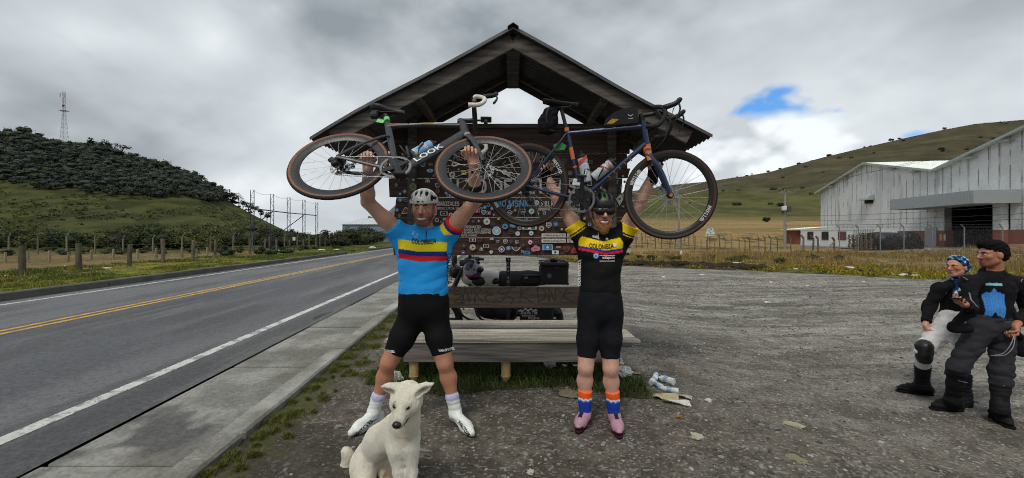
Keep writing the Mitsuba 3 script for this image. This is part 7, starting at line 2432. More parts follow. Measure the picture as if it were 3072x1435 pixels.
put(wh, 'canopy_lamp', fbox(26.0, 26.5, CO - 2.0, CO - 1.7, 4.06, 4.13), 'mat_paint_white', False)
g = np.linspace(0, math.pi / 2, 8)
hood = [(0.0, 0.0)] + [(.85 * math.sin(t), .62 * math.cos(t)) for t in g]
hv = []
m = prism(Polygon([(0, .0), (0, .62)] + [(.85 * math.sin(t), .62 * math.cos(t)) for t in g[1:]]), 1.7)
v = m.vertices
hm_ = trimesh.Trimesh(np.stack([A0[0] + UU[0] * (10.9 + v[:, 2]) + NN[0] * v[:, 0], A0[1] + UU[1] * (10.9 + v[:, 2]) + NN[1] * v[:, 0], 5.85 + v[:, 1]], 1), m.faces, process=False)
hm_.fix_normals()
put(wh, 'vent_hood', hm_, 'mat_door_grey', 40)
put(wh, 'vent', fbox(11.2, 12.3, .005, .35, 5.45, 5.85), 'mat_dark_inside', False)
# gutter supports under the eaves
for uu in (3, 6.5, 15.5, 19, 26, 29.5):
    put(wh, 'eave_bracket', fbox(uu, uu + .9, .0, .45, roof_z(uu + .45) - .42, roof_z(uu + .45) - .30), 'mat_roof_trim', False)

# ---- yard, container, hut, pallets, tarp
struct('yard')
yx, yy_ = np.linspace(6, 40, 24), np.linspace(.3, 9.5, 12)
Ug, Og = np.meshgrid(yx, yy_)
Px, Py = A0[0] + UU[0] * Ug + NN[0] * Og, A0[1] + UU[1] * Ug + NN[1] * Og
m = sheet(yx, yy_, lambda a, b: 0 * a)
m.vertices = np.stack([Px, Py, np.maximum(gh(Px, Py), -.1) + .22 - .02 * Og], -1).reshape(-1, 3)
scene['yard'] = mikit.ply(m, 'mat_concrete', smooth=True)

M('container_white', S(206, 210, 212), .5)
M('container_grey', S(150, 156, 158), .55)
M('window_dark', S(44, 42, 44), .2)
M('window_red', S(96, 46, 44), .4)
M('frame_grey', S(70, 70, 72), .5)
cn = thing('container', 'white metal office container with three small windows in front of the warehouse', 'container')
cA = np.array([(2402 - CX) / FOC * 50.0, 50.0])
cB = np.array([(2627 - CX) / FOC * 41.2, 41.2])
CU = (cB - cA) / np.linalg.norm(cB - cA)
CN = np.array([CU[1], -CU[0]])
if CN[0] > 0:
    CN = -CN
CL = float(np.linalg.norm(cB - cA))


def cbox(u0, u1, o0, o1, z0, z1):
    m = box(((u0 + u1) / 2, (o0 + o1) / 2, (z0 + z1) / 2), (u1 - u0, o1 - o0, z1 - z0))
    v = m.vertices
    w = trimesh.Trimesh(np.stack([cA[0] + CU[0] * v[:, 0] + CN[0] * v[:, 1], cA[1] + CU[1] * v[:, 0] + CN[1] * v[:, 1], v[:, 2]], 1), m.faces, process=False)
    w.fix_normals()
    return w


cz0, cz1 = .17, 2.12
put(cn, 'body', cbox(0, CL, -2.4, 0, cz0, cz1), 'mat_container_white', False)
put(cn, 'top_rail', cbox(-.02, CL + .02, .0, .05, cz1 - .12, cz1 + .02), 'mat_container_white', False)
put(cn, 'bottom_rail', cbox(-.02, CL + .02, .0, .05, cz0, cz0 + .14), 'mat_container_grey', False)
for i in range(36):
    a = .1 + (CL - .2) * i / 36
    if any(w0 - .12 < a < w1 + .02 for w0, w1 in ((1.05, 1.75), (2.95, 3.7), (4.95, 5.75))):
        continue
    put(cn, 'rib', cbox(a, a + .10, 0, .028, cz0 + .15, cz1 - .13), 'mat_container_white' if a < 6.6 else 'mat_container_grey', False)
for (w0, w1), mt in zip(((1.05, 1.75), (2.95, 3.7), (4.95, 5.75)), ('mat_window_dark', 'mat_window_dark', 'mat_window_red')):
    wk = put(cn, 'window', cbox(w0, w1, 0, .03, 1.02, 1.78), mt, False)
    put(wk, 'frame', cat([cbox(w0 - .06, w0, 0, .05, .96, 1.84), cbox(w1, w1 + .06, 0, .05, .96, 1.84), cbox(w0, w1, 0, .05, 1.78, 1.84), cbox(w0, w1, 0, .05, .96, 1.02), cbox((w0 + w1) / 2 - .02, (w0 + w1) / 2 + .02, .03, .045, 1.02, 1.78)]), 'mat_frame_grey', False)
ht_ = thing('brick_hut', 'small brick hut with a pale tin roof at the end of the container', 'hut')
hx, hy = (2396 - CX) / FOC * 53, 53.0
put(ht_, 'wall', box((hx + 1.3, hy + 1.3, 1.0), (3.0, 2.6, 2.1)), 'mat_brick_paint', False)
put(ht_, 'roof', beam((hx - .7, hy + .9, 2.16), (hx + 3.2, hy + .9, 2.46), 3.2, .06, 0), 'mat_roof_pale', False)


def pallet(x, y, z, rz):
    ms = []
    for i in range(6):
        ms.append(box((0, -.45 + .18 * i, .125), (1.0, .12, .022)))
    for i in range(3):
        for j in range(3):
            ms.append(box((-.44 + .44 * i, -.45 + .45 * j, .068), (.12, .12, .09)))
    for i in range(3):
        ms.append(box((-.44 + .44 * i, 0, .012), (.12, 1.0, .022)))
    return moved(cat(ms), (x, y, z), RZ(rz))


for c_, n_ in enumerate((10, 11, 10, 10)):
    lo_ = ['bottom', 'second from the bottom', 'third from the bottom', 'fourth from the bottom', 'fifth from the bottom'] + ['fifth from the top', 'fourth from the top', 'third from the top', 'second from the top', 'topmost']
    if n_ == 11:
        lo_ = lo_[:5] + ['exactly halfway up'] + lo_[5:]
    for i in range(n_):
        x = (2572 + 29 * c_ - CX) / FOC * 41 + rng.uniform(-.05, .05)
        k = thing('pallet', f'wooden pallet in the {ORD[c_]} stack from the left, {lo_[i]}', 'pallet', 'pallets stacked in the yard')
        scene[k] = None
        mm = pallet(x, 41 + rng.uniform(-.05, .05), gh(x, 41.) + .20 + .142 * i, rng.uniform(-.06, .06))
        cc_ = S(120, 104, 88) * rng.uniform(.55, 1.15)
        scene[k] = mikit.ply(mm, 'mat_vc90', smooth=False, color=np.tile(cc_, (len(mm.vertices), 1)))
tp_ = thing('tarpaulin', 'black plastic tarpaulin draped over a heap beside the stacked pallets', 'tarpaulin')
xa_, xb_ = (2672 - CX) / FOC * 40.5, (2768 - CX) / FOC * 40.5
zg = float(gh(xa_, 40.5)) + .1
mm = body([cone((xa_ - .7, 40.6, zg + .75), (xb_ - .9, 40.8, zg + .95), .78, .72, .2), cone((xb_ - .9, 40.8, zg + .6), (xb_ - .4, 40.9, zg + .4), .66, .62, .2), cone((xa_ - 1.4, 40.9, zg + 1.25), (xa_, 40.9, zg + 1.2), .35, .4, .2)], .045, 0, lambda q: zg - .05 - q[..., 2],
          lambda q: .16 * (meshkit.noise(q * np.array([1.6, 1.6, .7]), 4) - .5) + .07 * (meshkit.noise(q * np.array([5, 5, 2.0]), 6) - .5))
scene[tp_] = mikit.ply(mm, 'mat_vc45', smooth=True, color=np.tile(S(28, 28, 31), (len(mm.vertices), 1)))
mt_ = thing('earth_heap', 'small heap of brown planks and earth by the warehouse wall at the right edge', 'heap')
mm = body([ell((36.5, 32.0, -.05), (1.6, 1.0, .55), .2), ell((38.0, 32.5, -.05), (1.2, 1.2, .75), .2)], .08, 0, None, lambda q: .3 * (meshkit.noise(q * 2.4, 3) - .5))
scene[mt_] = mikit.ply(mm, 'mat_vc90', smooth=True, color=np.tile(S(118, 92, 72), (len(mm.vertices), 1)))

# ---- chain link fence with tall bent posts
fc = thing('chain_link_fence', 'chain link fence on tall steel posts with bent tops around the warehouse yard', 'fence')
M('galvanised', S(128, 132, 134), .5, .3)
M('post_concrete', S(128, 124, 116), .9)
cl = [(2518, 38.0), (2575, 37.0), (2641, 36.2), (2712, 35.4), (2797, 34.2), (2893, 33.2), (3008, 32.0), (3150, 30.4), (3330, 29)]
pts = []
for px, Y in cl:
    x = (px - CX) / FOC * Y
    z = tz(x, Y)
    top = CH + (HY - np.interp(px, [2518, 2893, 3100], [684, 684, 684])) / FOC * Y
    put(fc, 'post', cat([tube([(x, Y, z - .2), (x, Y, top)], .040, 8), tube([(x, Y, top - .01), (x - .30, Y - .04, top + .27)], .036, 8)]), 'mat_galvanised', True)
    pts.append((x, Y, z, top))
for o in (0, .13, .27):
    put(fc, 'barbed_wire', tube([(x - .30 * o / .27, Y, top + o) for x, Y, z, top in pts], .006, 4), 'mat_wire', True)
ms = []
for (x0, Y0, z0_, t0_), (x1, Y1, z1_, t1_) in zip(pts[:-1], pts[1:]):
    L = math.hypot(x1 - x0, Y1 - Y0)
    H = 1.75
    n_ = int(L / .17)
    for i in range(-int(H / .17), n_):
        for s_ in (0, 1):
            a, b = i * .17 / L, (i * .17 + H) / L
            ta, tb = max(a, 0), min(b, 1)
            if tb <= ta:
                continue
            za, zb_ = (ta - a) * L, (tb - a) * L
            if s_:
                za, zb_ = H - za, H - zb_
            p = lambda t, zz: np.array([x0 + (x1 - x0) * t, Y0 + (Y1 - Y0) * t, z0_ + (z1_ - z0_) * t + .15 + zz])
            ms.append(tube([p(ta, za), p(tb, zb_)], .0028, 3, False))
put(fc, 'mesh', cat(ms), 'mat_galvanised', False, kind='stuff')
put(fc, 'footing', cat([beam((a[0], a[1], tz(a[0], a[1]) + .05), (b[0], b[1], tz(b[0], b[1]) + .05), .16, .28, .02) for a, b in zip(pts[:-1], pts[1:])]), 'mat_concrete', False)
f4 = thing('wire_fence', 'leaning grey posts with barbed wire along the dry grass left of the warehouse', 'fence')
pts = []
for i, px in enumerate(np.r_[np.linspace(1890, 2330, 24), 2368, 2408, 2435, 2458, 2508]):
    px = px + rng.uniform(-5, 5)
    Y = np.interp(px, [1890, 2510], [50, 39.5]) + rng.uniform(-.6, .6)
    x = (px - CX) / FOC * Y
    z = tz(x, Y)
    h = rng.uniform(1.1, 1.55)
    r = rng.uniform(.035, .06) if px < 2395 else .085
    m = stake(x, Y, h, r, (rng.uniform(-.08, .08), 0), 7, .15, z)
    if px > 2150:
        m = cat([m, beam((x + .0, Y, z + h - .05), (x - .24, Y - .03, z + h + .24), r * 1.6, r * 1.6, .01, (0, 1, 0))])
    put(f4, 'post', m, 'mat_vc90', 40, color=S(104, 96, 86) * rng.uniform(.7, 1.2), var=.4, scale=8)
    pts.append((x, Y, z))
x, Y, z = pts[-1]
put(f4, 'prop', beam((x - 1.2, Y - .3, z - .05), (x, Y, z + 1.0), .12, .12, .01, (0, 1, 0)), 'mat_post_concrete', False)
wires_along(f4, pts, (.35, .7, 1.05, 1.35))
f5 = thing('wire_fence', 'thin distant posts of a field fence on the tan plain right of the shelter', 'fence')
pts = []
for i, px in enumerate(np.linspace(1885, 2080, 16)):
    Y = 66 - .35 * i
    x = (px - CX) / FOC * Y
    z = tz(x, Y)
    put(f5, 'post', stake(x, Y, rng.uniform(1.2, 1.6), .05, (0, 0), 6, .1, z), 'mat_vc90', 40, color=S(110, 102, 92) * rng.uniform(.7, 1.1))
    pts.append((x, Y, z))
wires_along(f5, pts, (.5, 1.0))
for px in (2033, 1957, 2060):
    Y = 37.0
    x = (px - CX) / FOC * Y
# ---- poles and lines
def pole(label, px, Y, top_px, extra):
    k = thing('utility_pole', label, 'utility pole')
    x = (px - CX) / FOC * Y
    z, zt_ = tz(x, Y), CH + (HY - top_px) / FOC * Y
    put(k, 'shaft', tube([(x, Y, z - .3), (x, Y, zt_)], [.16, .10], 10), 'mat_vc90', True, color=S(142, 138, 126), var=.3, scale=2)
    if extra:
        put(k, 'cross_arm', beam((x - .8, Y - .1, zt_ - .35), (x + .8, Y - .1, zt_ - .35), .10, .10, .01), 'mat_post_concrete', False)
        for dx in (-.7, 0, .7):
            put(k, 'insulator', moved(lathe([(0, 0), (.05, 0), (.07, .08), (.04, .14), (.06, .2), (0, .24)], 10), (x + dx, Y - .1, zt_ - .30)), 'mat_frame_grey', True)
        put(k, 'transformer', box((x - .28, Y - .3, CH + (HY - 626) / FOC * Y), (.42, .36, .50), .05), 'mat_container_white', False)
        put(k, 'drum', moved(lathe([(0, -.3), (.22, -.3), (.24, -.26), (.24, .26), (.22, .3), (0, .3)], 16), (x + .33, Y - .1, CH + (HY - 627) / FOC * Y)), 'mat_frame_grey', 40)
    return np.array([x, Y, zt_])


p1 = pole('grey concrete utility pole with a white transformer box on the tan plain', 2355, 47, 568, True)
p2 = pole('bare pale utility pole seen through the front wheel of the blue bicycle', 2037, 52, 588, False)
M('cable_black', S(40, 40, 42), .6)
for j, (a, b, sag) in enumerate(((p1 + [-.7, 0, -.1], np.array([58, 36.0, 13.6]), .5), (p1 + [.7, 0, -.1], np.array([58, 36.6, 14.6]), .5),
                                 (p1 + [0, -.15, -3.4], np.array([41, 24.0, 3.5]), .35), (p1 + [0, -.15, -2.9], np.array([41, 24.5, 4.3]), .45), (p1 + [0, -.15, -3.9], np.array([41, 24.0, 3.1]), .3))):
    k = thing('power_line', ('lower thin power line rising from the utility pole to the upper right', 'upper thin power line rising from the utility pole to the upper right', 'middle one of three black cables sagging across the warehouse front', 'highest of three black cables sagging across the warehouse front', 'lowest of three black cables sagging across the warehouse front')[j], 'cable')
    mm = tube([a + (b - a) * t - [0, 0, sag * 4 * t * (1 - t)] for t in np.linspace(0, 1, 24)], .012 if j < 2 else .014, 4)
    scene[k] = mikit.ply(mm, 'mat_cable_black', smooth=True)

# ---- small picture sign
sg = thing('picture_sign', 'small white sign with a mountain drawing on two thin posts in the grass', 'sign')
Y = 44.0
x0, x1 = (2116 - CX) / FOC * Y, (2144 - CX) / FOC * Y
zb_, zt_ = CH + (HY - 709) / FOC * Y, CH + (HY - 683) / FOC * Y
W_, H_ = x1 - x0, zt_ - zb_
pl_ = put(sg, 'board', facing(prism([(0, 0), (W_, .04), (W_ * .96, H_ * .55), (W_ * .78, H_ * .95), (W_ * .5, H_), (W_ * .25, H_ * .93), (W_ * .06, H_ * .55)], .03), (x0, Y, zb_)), 'mat_container_white', False)
put(pl_, 'drawing', facing(cat([ribbon([(.06 * W_, .52 * H_), (.25 * W_, .72 * H_), (.4 * W_, .6 * H_), (.6 * W_, .8 * H_), (.92 * W_, .5 * H_)], .05), ribbon([(.3 * W_, .88 * H_), (.5 * W_, .93 * H_), (.72 * W_, .86 * H_)], .06), ribbon([(.3 * W_, .45 * H_), (.55 * W_, .5 * H_), (.5 * W_, .35 * H_), (.7 * W_, .42 * H_)], .04)]), (x0, Y - .033, zb_)), 'mat_spray', False)
put(pl_, 'lettering', facing(words('bike Tours', .16, .004, True, W_ * .9), (x0 + W_ * .05, Y - .031, zb_ + .08)), 'mat_spray', False)
for t in (.25, .5):
    put(sg, 'post', tube([(x0 + W_ * t, Y + .03, tz(x0, Y) - .1), (x0 + W_ * t, Y + .03, zb_ + .3)], .03, 6), 'mat_frame_grey', True)
bgk = thing('plastic_bag', 'white plastic bag caught on a stake in the dry grass', 'bag')
bx_ = (2043 - CX) / FOC * 34
mm = body([cone((bx_, 34, -.05), (bx_ + .02, 34, .28), .12, .03, .05)], .012, 0, None, lambda q: .04 * (meshkit.noise(q * 12, 4) - .5))
scene[bgk] = mikit.ply(mm, 'mat_paint_white', smooth=True)

# ---- scrub on the right hill, tufts of dry grass, moss, mounds
ps, cs = [], []
for i in range(110):
    px = rng.uniform(1760, 3500)
    Y = rng.uniform(190, 345) if i > 40 else rng.uniform(334, 346)
    x = (px - CX) / FOC * Y
    z = tz(x, Y)
    s_ = rng.uniform(.7, 1.5) if rng.random() < .3 else rng.uniform(.4, .9)
    c = np.array([x, Y, z + s_ * .35])
    ic = trimesh.creation.icosphere(1)
    ps.append((ic.vertices * np.array([s_ * 1.5, s_, s_ * .6]) * rng.uniform(.7, 1.2, (len(ic.vertices), 1)) + c, ic.faces))
    cl_ = np.array(S(54, 54, 38)) * rng.uniform(.7, 1.25)
    cs.append(np.tile(cl_, (len(ic.vertices), 1)))
    v, f = leaves(c, np.array([s_ * 1.6, s_, s_ * .8]), 20, .8, rng, .7)
    ps.append((v, f))
    cs.append(np.repeat(cl_ * rng.uniform(.7, 1.3, (20, 1)), 4, 0))
struct('hill_scrub', 'stuff', 'scattered dark scrub on the slope of the hill on the right')
labels['hill_scrub']['category'] = 'scrub'
scene['hill_scrub'] = mikit.ply(soup(ps), 'mat_leaf', smooth=False, color=np.vstack(cs))
lone = 0
for px, Y, w, h in ((2300, 140, 2.2, 2.4), (2352, 170, 2.6, 2.2), (2340, 190, 3.2, 2.4), (2480, 215, 3, 2.4)):
    x = (px - CX) / FOC * Y
    bush(x, Y, w, h, 260, .3, np.array(S(44, 50, 34)), None, 5, 'hill_bush', f'dark lone bush on the right hill, {ORD[lone]} from the left', None, catg='bush')
    lone += 1


def grass(key, label, pts_, h, lean, width, cols_, cat_='grass'):
    struct(key, 'stuff', label)
    labels[key]['category'] = cat_
    m = blades(pts_, h, lean, width, rng)
    base = np.array([S(*c) for c in cols_])
    c = base[rng.integers(0, len(base), len(pts_))] * rng.uniform(.65, 1.35, (len(pts_), 1))
    scene[key] = mikit.ply(m, 'mat_leaf', smooth=False, color=np.repeat(c, 5, 0))


N = 60000
px, dY = rng.uniform(1250, 3300, N), rng.random(N) ** 0.75
yb = np.full(N, 25.0)
for _ in range(12):
    yb = lot_edge((px - CX) / FOC * yb)
Y = yb + .6 + dY * (37.5 - yb + (px < 2450) * 4)
x = (px - CX) / FOC * Y
d = Y - lot_edge(x)
clump = meshkit.fbm(np.stack([x * .55, Y * .55, 0 * x], -1), 3, 7)
keep = (d > .3) & (rng.random(N) < np.clip((d - 2.6) / 4.0, .03, 1)) & (clump > .40 + .12 * rng.random(N)) & (lat(x, Y) < 1.2)
x, Y, d, clump = x[keep], Y[keep], d[keep], clump[keep]
grass('dry_grass', 'tall dry tan grass between the gravel lot and the right hand fences', np.stack([x, Y, TZ(x, Y) - .02], -1), (.08 + .42 * np.clip((clump - .42) * 3.2, 0, 1)) * np.clip(.2 + d / 7, 0, 1) * rng.uniform(.6, 1.2, len(x)), .5, .013,
      [(150, 124, 78), (132, 108, 66), (168, 142, 94), (112, 100, 58), (96, 92, 50)])
N = 34000
px, dY = rng.uniform(1250, 3300, N), rng.random(N) ** 1.2 * 6.5
yb = np.full(N, 25.0)
for _ in range(12):
    yb = lot_edge((px - CX) / FOC * yb)
Y = yb - .1 + dY
x = (px - CX) / FOC * Y
cl2 = meshkit.fbm(np.stack([x * .8, Y * 1.6, 0 * x], -1), 3, 17)
keep = (cl2 > .43) & (lat(x, Y) < 1.2)
x, Y, cl2 = x[keep], Y[keep], cl2[keep]
grass('moss', 'yellow green moss and low weeds along the edge of the gravel lot', np.stack([x, Y, TZ(x, Y) - .01], -1), .05 + .15 * (cl2 - .45) * rng.uniform(.5, 1.5, len(x)) * 2, 1.0, .03, [(150, 136, 30), (132, 124, 34), (104, 106, 38), (84, 80, 36), (150, 126, 44)], 'moss')
ps, cs = [], []
ic = trimesh.creation.icosphere(1)
for i in range(420):
    px = 1870 + 420 * rng.random() ** 1.2 if i < 330 else rng.uniform(1330, 3000)
    yb = 25.0
    for _ in range(12):
        yb = float(lot_edge((px - CX) / FOC * yb))
    Y = yb + .5 + 1.3 * rng.random()
    x = (px - CX) / FOC * Y
    s_ = rng.uniform(.05, .20) * (1 if i < 330 else .5)
    ps.append((ic.vertices * np.array([1.5, 1, .8]) * s_ * rng.uniform(.6, 1.3, (len(ic.vertices), 1)) + [x, Y, tz(x, Y) + s_ * .2], ic.faces))
    cs.append(np.tile(np.array(S(58, 52, 40)) * rng.uniform(.6, 1.3), (len(ic.vertices), 1)))
struct('soil_clods', 'stuff', 'dark clods of earth heaped along the edge of the gravel lot')
labels['soil_clods']['category'] = 'soil'
scene['soil_clods'] = mikit.ply(soup(ps), 'mat_vc90', smooth=False, color=np.vstack(cs))
for i, px in enumerate((1920, 1955, 2010, 2130, 2240, 2432, 2340, 2195, 2520)):
    Y = 28 + 3 * rng.random() if px < 2300 else 26 + 3 * rng.random()
    x = (px - CX) / FOC * Y
    bush(x, Y, rng.uniform(.7, 1.3), rng.uniform(.35, .7), 170, .09, np.array(S(66, 70, 36)), None, 3, 'low_bush', 'low green bush in the dry grass right of the shelter', 'low bushes in the dry grass on the right', catg='bush')


def scrap(label, p, s_, col, group=None, key='paper_scrap', catg='litter', flat=.35):
    k = thing(key, label, catg, group)
    ic = trimesh.creation.icosphere(2)
    v = ic.vertices * np.array([1.3, 1.0, flat]) * s_
    v = v * (1 + .9 * (meshkit.noise(ic.vertices * 2.2 + s_ * 900 + p[0] * 7, 3) - .5) + .5 * (meshkit.noise(ic.vertices * 5 + p[1], 5) - .5))[:, None]
    m = trimesh.Trimesh(v @ RZ(p[0] * 9).T + np.asarray(p) + [0, 0, s_ * flat * .5], ic.faces, process=False)
    scene[k] = mikit.ply(m, 'mat_vc70', smooth=False, color=np.tile(S(*col), (len(v), 1)))


for px, py, s_ in ((2459, 779, .38), (2550, 809, .28), (2385, 811, .16), (2711, 829, .20), (2335, 809, .12), (2745, 831, .14), (2210, 795, .26), (2050, 790, .13), (2120, 797, .12), (2105, 823, .16), (1990, 830, .12), (2219, 779, .10), (2640, 795, .10), (2720, 797, .10), (2300, 905, .10), (2312, 845, .10),
                   (1940, 795, .09), (2470, 800, .09), (2590, 845, .09), (2680, 826, .10), (2250, 800, .08), (2420, 856, .07)):
    p = ground_point(px, py + 2)
    p[2] = max(tz(p[0], p[1]), float(lot_z(np.array([p[0]]), np.array([p[1]]))[0]))
    scrap('scrap of white litter lying along the edge of the gravel lot', p, s_ * .62, (205, 205, 200), 'white litter along the lot edge')
for px, py, s_ in ((322, 808, .20), (20, 828, .12), (98, 838, .14), (155, 813, .12), (200, 795, .10), (1010, 752, .2), (965, 754, .2), (832, 753, .2), (844, 750, .15), (1117, 745, .22)):
    Y = 1.38 * FOC / (py - HY)
    x = (px - CX) / FOC * Y
    scrap('scrap of white litter on the grass verge left of the road', (x, Y, tz(x, Y)), s_ * Y / 34, (205, 205, 200), 'white litter on the left verge')
# ---------------------------------------------------------------- near things: grass, litter, motorcycle
rng = np.random.default_rng(55)
# left verge
N = 80000
l = 11.25 + 7 * rng.random(N) ** 1.5
Y = 7.5 + 40 * rng.random(N) ** 1.7
x = -l - .06 * Y
cl3 = meshkit.fbm(np.stack([x * .5, Y * .5, 0 * x], -1), 3, 3)
fine3 = meshkit.fbm(np.stack([x * 3, Y * 3, 0 * x], -1), 2, 5)
keep = (fine3 + .6 * (cl3 - .5) > .47)
x, Y, cl3 = x[keep], Y[keep], cl3[keep]
struct('verge_grass', 'stuff', 'short yellow green grass and moss on the verge left of the road')
labels['verge_grass']['category'] = 'grass'
h = (.025 + .09 * np.clip((cl3 - .42) * 3, 0, 1)) * rng.uniform(.6, 1.5, len(x))
for px, Yp in spots[:3]:
    d = np.hypot(x - (px - CX) / FOC * Yp, Y - Yp)
    h = h + .22 * np.exp(-(d / .55) ** 2) * rng.random(len(x))
m = blades(np.stack([x, Y, TZ(x, Y) - .01], -1), h, .9, .0075 + .0004 * Y, rng)
lushness = np.clip((cl3 - .45) * 5, 0, 1)[:, None]
c = (np.array(S(128, 118, 38)) * (1 - lushness) + np.array(S(84, 98, 42)) * lushness) * rng.uniform(.65, 1.35, (len(x), 1))
scene['verge_grass'] = mikit.ply(m, 'mat_leaf', smooth=False, color=np.repeat(c, 5, 0))
# under the bench
N = 26000
x = rng.uniform(-1.52, 1.46, N)
Y = 4.02 + 1.7 * rng.random(N)
edge_ = 4.12 + .10 * np.sin(x * 3.1) + .12 * (meshkit.fbm(np.stack([x * 2.4, 0 * x, 0 * x], -1), 2, 4) - .5) + np.where(x < -1.1, .35 * (-1.1 - x), 0) - .18 * np.exp(-((x - 1.2) / .35) ** 2) + .12 * np.exp(-((x + .05) / .5) ** 2)
g_ = meshkit.fbm(np.stack([x * 4, Y * 4, 0 * x], -1), 2, 6)
keep = (Y > edge_) & (g_ > .30) & (x > -1.5) & (x < 1.31 - .12 * np.clip(Y - 4.3, 0, 1))
x, Y, g_ = x[keep], Y[keep], g_[keep]
d = Y - edge_[keep]
h = (.04 + .16 * g_ * np.clip(.25 + d * 2.0, 0, 1)) * rng.uniform(.5, 1.4, len(x))
struct('bench_grass', 'stuff', 'dense dark green grass growing under and around the bench')
labels['bench_grass']['category'] = 'grass'
m = blades(np.stack([x, Y, lot_z(x, Y) - .012], -1), h, 1.0, .0042, rng)
c = np.array([S(74, 92, 40), S(58, 78, 34), S(96, 104, 52), S(48, 62, 30)])[rng.integers(0, 4, len(x))] * rng.uniform(.6, 1.3, (len(x), 1))
scene['bench_grass'] = mikit.ply(m, 'mat_leaf', smooth=False, color=np.repeat(c, 5, 0))
# soil bed for it
struct('soil_bed')
bxs, bys = np.linspace(-1.5, 1.48, 70), np.linspace(4.0, 5.8, 44)


def bed(X, Y):
    e = 4.14 + .10 * np.sin(X * 3.1) + np.where(X < -1.1, .35 * (-1.1 - X), 0) - .18 * np.exp(-((X - 1.2) / .35) ** 2)
    s = sm(-.05, .18, Y - e) * sm(-1.47, -1.36, X) * sm(1.36, 1.24, X) * sm(5.8, 5.6, Y)
    p3 = np.stack([X, Y, 0 * X], -1)
    return lot_z(X, Y) - .03 + .055 * s + .022 * s * (meshkit.fbm(p3 * 9, 3, 4) - .5)


bm_ = sheet(bxs, bys, bed)
scene['soil_bed'] = mikit.ply(bm_, 'mat_vc90', smooth=True, color=np.array(S(66, 62, 44)) * (1 + .6 * (2 * meshkit.fbm(bm_.vertices * 14, 3, 2) - 1))[:, None])
# tufts along the kerb
px_, py_, rad_ = zip(*((838, 1250, 54), (876, 1238, 40), (800, 1262, 26), (785, 1300, 26), (930, 1165, 26), (1010, 1098, 34), (1040, 1070, 40), (1075, 1040, 46), (1105, 1012, 46), (1130, 985, 40), (1150, 962, 36), (960, 1140, 20), (820, 1290, 20), (1000, 1110, 20), (1088, 1090, 30), (1110, 1120, 34), (1135, 1140, 30), (620, 1420, 30), (690, 1372, 22)))
tp3, th3 = [], []
more_ = []
for _ in range(90):
    yq = 1.9 + 8 * rng.random() ** 1.3
    more_.append((along(1.76 - .34 * rng.random() ** 1.6, yq), rng.uniform(5, 17)))
for c0, r in [(ground_point(a, b), r) for a, b, r in zip(px_, py_, rad_)] + more_:
    n_ = int(r * 22)
    s_ = r / FOC * c0[1]
    q = rng.normal(size=(n_, 2)) * s_ * np.array([.5, .62])
    xx, yy2 = c0[0] + q[:, 0], c0[1] + q[:, 1]
    ok = lat(xx, yy2) < 1.785
    xx, yy2, q = xx[ok], yy2[ok], q[ok]
    tp3.append(np.stack([xx, yy2, lot_z(xx, yy2) - .008], -1))
    th3.append((.012 + .036 * np.exp(-(np.linalg.norm(q, axis=1) / s_) ** 2)) * rng.uniform(.5, 1.4, len(xx)))
tp3, th3 = np.vstack(tp3), np.concatenate(th3)
grass('kerb_grass', 'patches of short green grass and moss along the outer side of the kerb', tp3, th3, 1.1, .0036, [(92, 104, 44), (78, 90, 40), (104, 106, 54), (70, 78, 40), (112, 98, 56)])


# ---- stones and litter by the bench
def stone(label, px, py, s_, col, flat=.5):
    p = ground_point(px, py)
    p[2] = float(lot_z(p[None, 0], p[None, 1])[0])
    scrap(label, p, s_, col, None, 'stone', 'stone', flat)


stone('pale round stone in front of the littered bottles, nearest the camera', 2092, 1312, .035, (168, 160, 144), .8)
stone('flat pale slab of stone beside the black shoe of the bearded rider', 1705, 1180, .085, (120, 112, 96), .25)
stone('mossy white rock behind the knee of the blue jersey rider', 1184, 1142, .085, (176, 176, 170), .8)
stone('flat whitish stone lying far right on the gravel in front of the boots', 2380, 1271, .055, (150, 145, 122), .22)
stone('small grey stone left of the flat whitish stone', 2318, 1280, .035, (104, 104, 104), .5)
stone('flat tan stone near the lower right corner of the lot', 2392, 1378, .05, (128, 120, 100), .2)
stone('small pale stone on the lot near the bottom centre', 1592, 1418, .022, (176, 172, 160), .7)
stone('small white stone beside the littered cardboard', 2125, 1199, .028, (190, 188, 182), .5)
stone('small grey stone between the kerb and the shoe cover of the blue jersey rider', 1016, 1277, .024, (128, 126, 122), .6)
scene['mat_pet'] = {'type': 'twosided', 'bsdf': {'type': 'principled', 'base_color': {'type': 'rgb', 'value': [.66, .70, .71]}, 'roughness': .18, 'specular': .6}}
M('label_blue', S(150, 170, 190), .4)
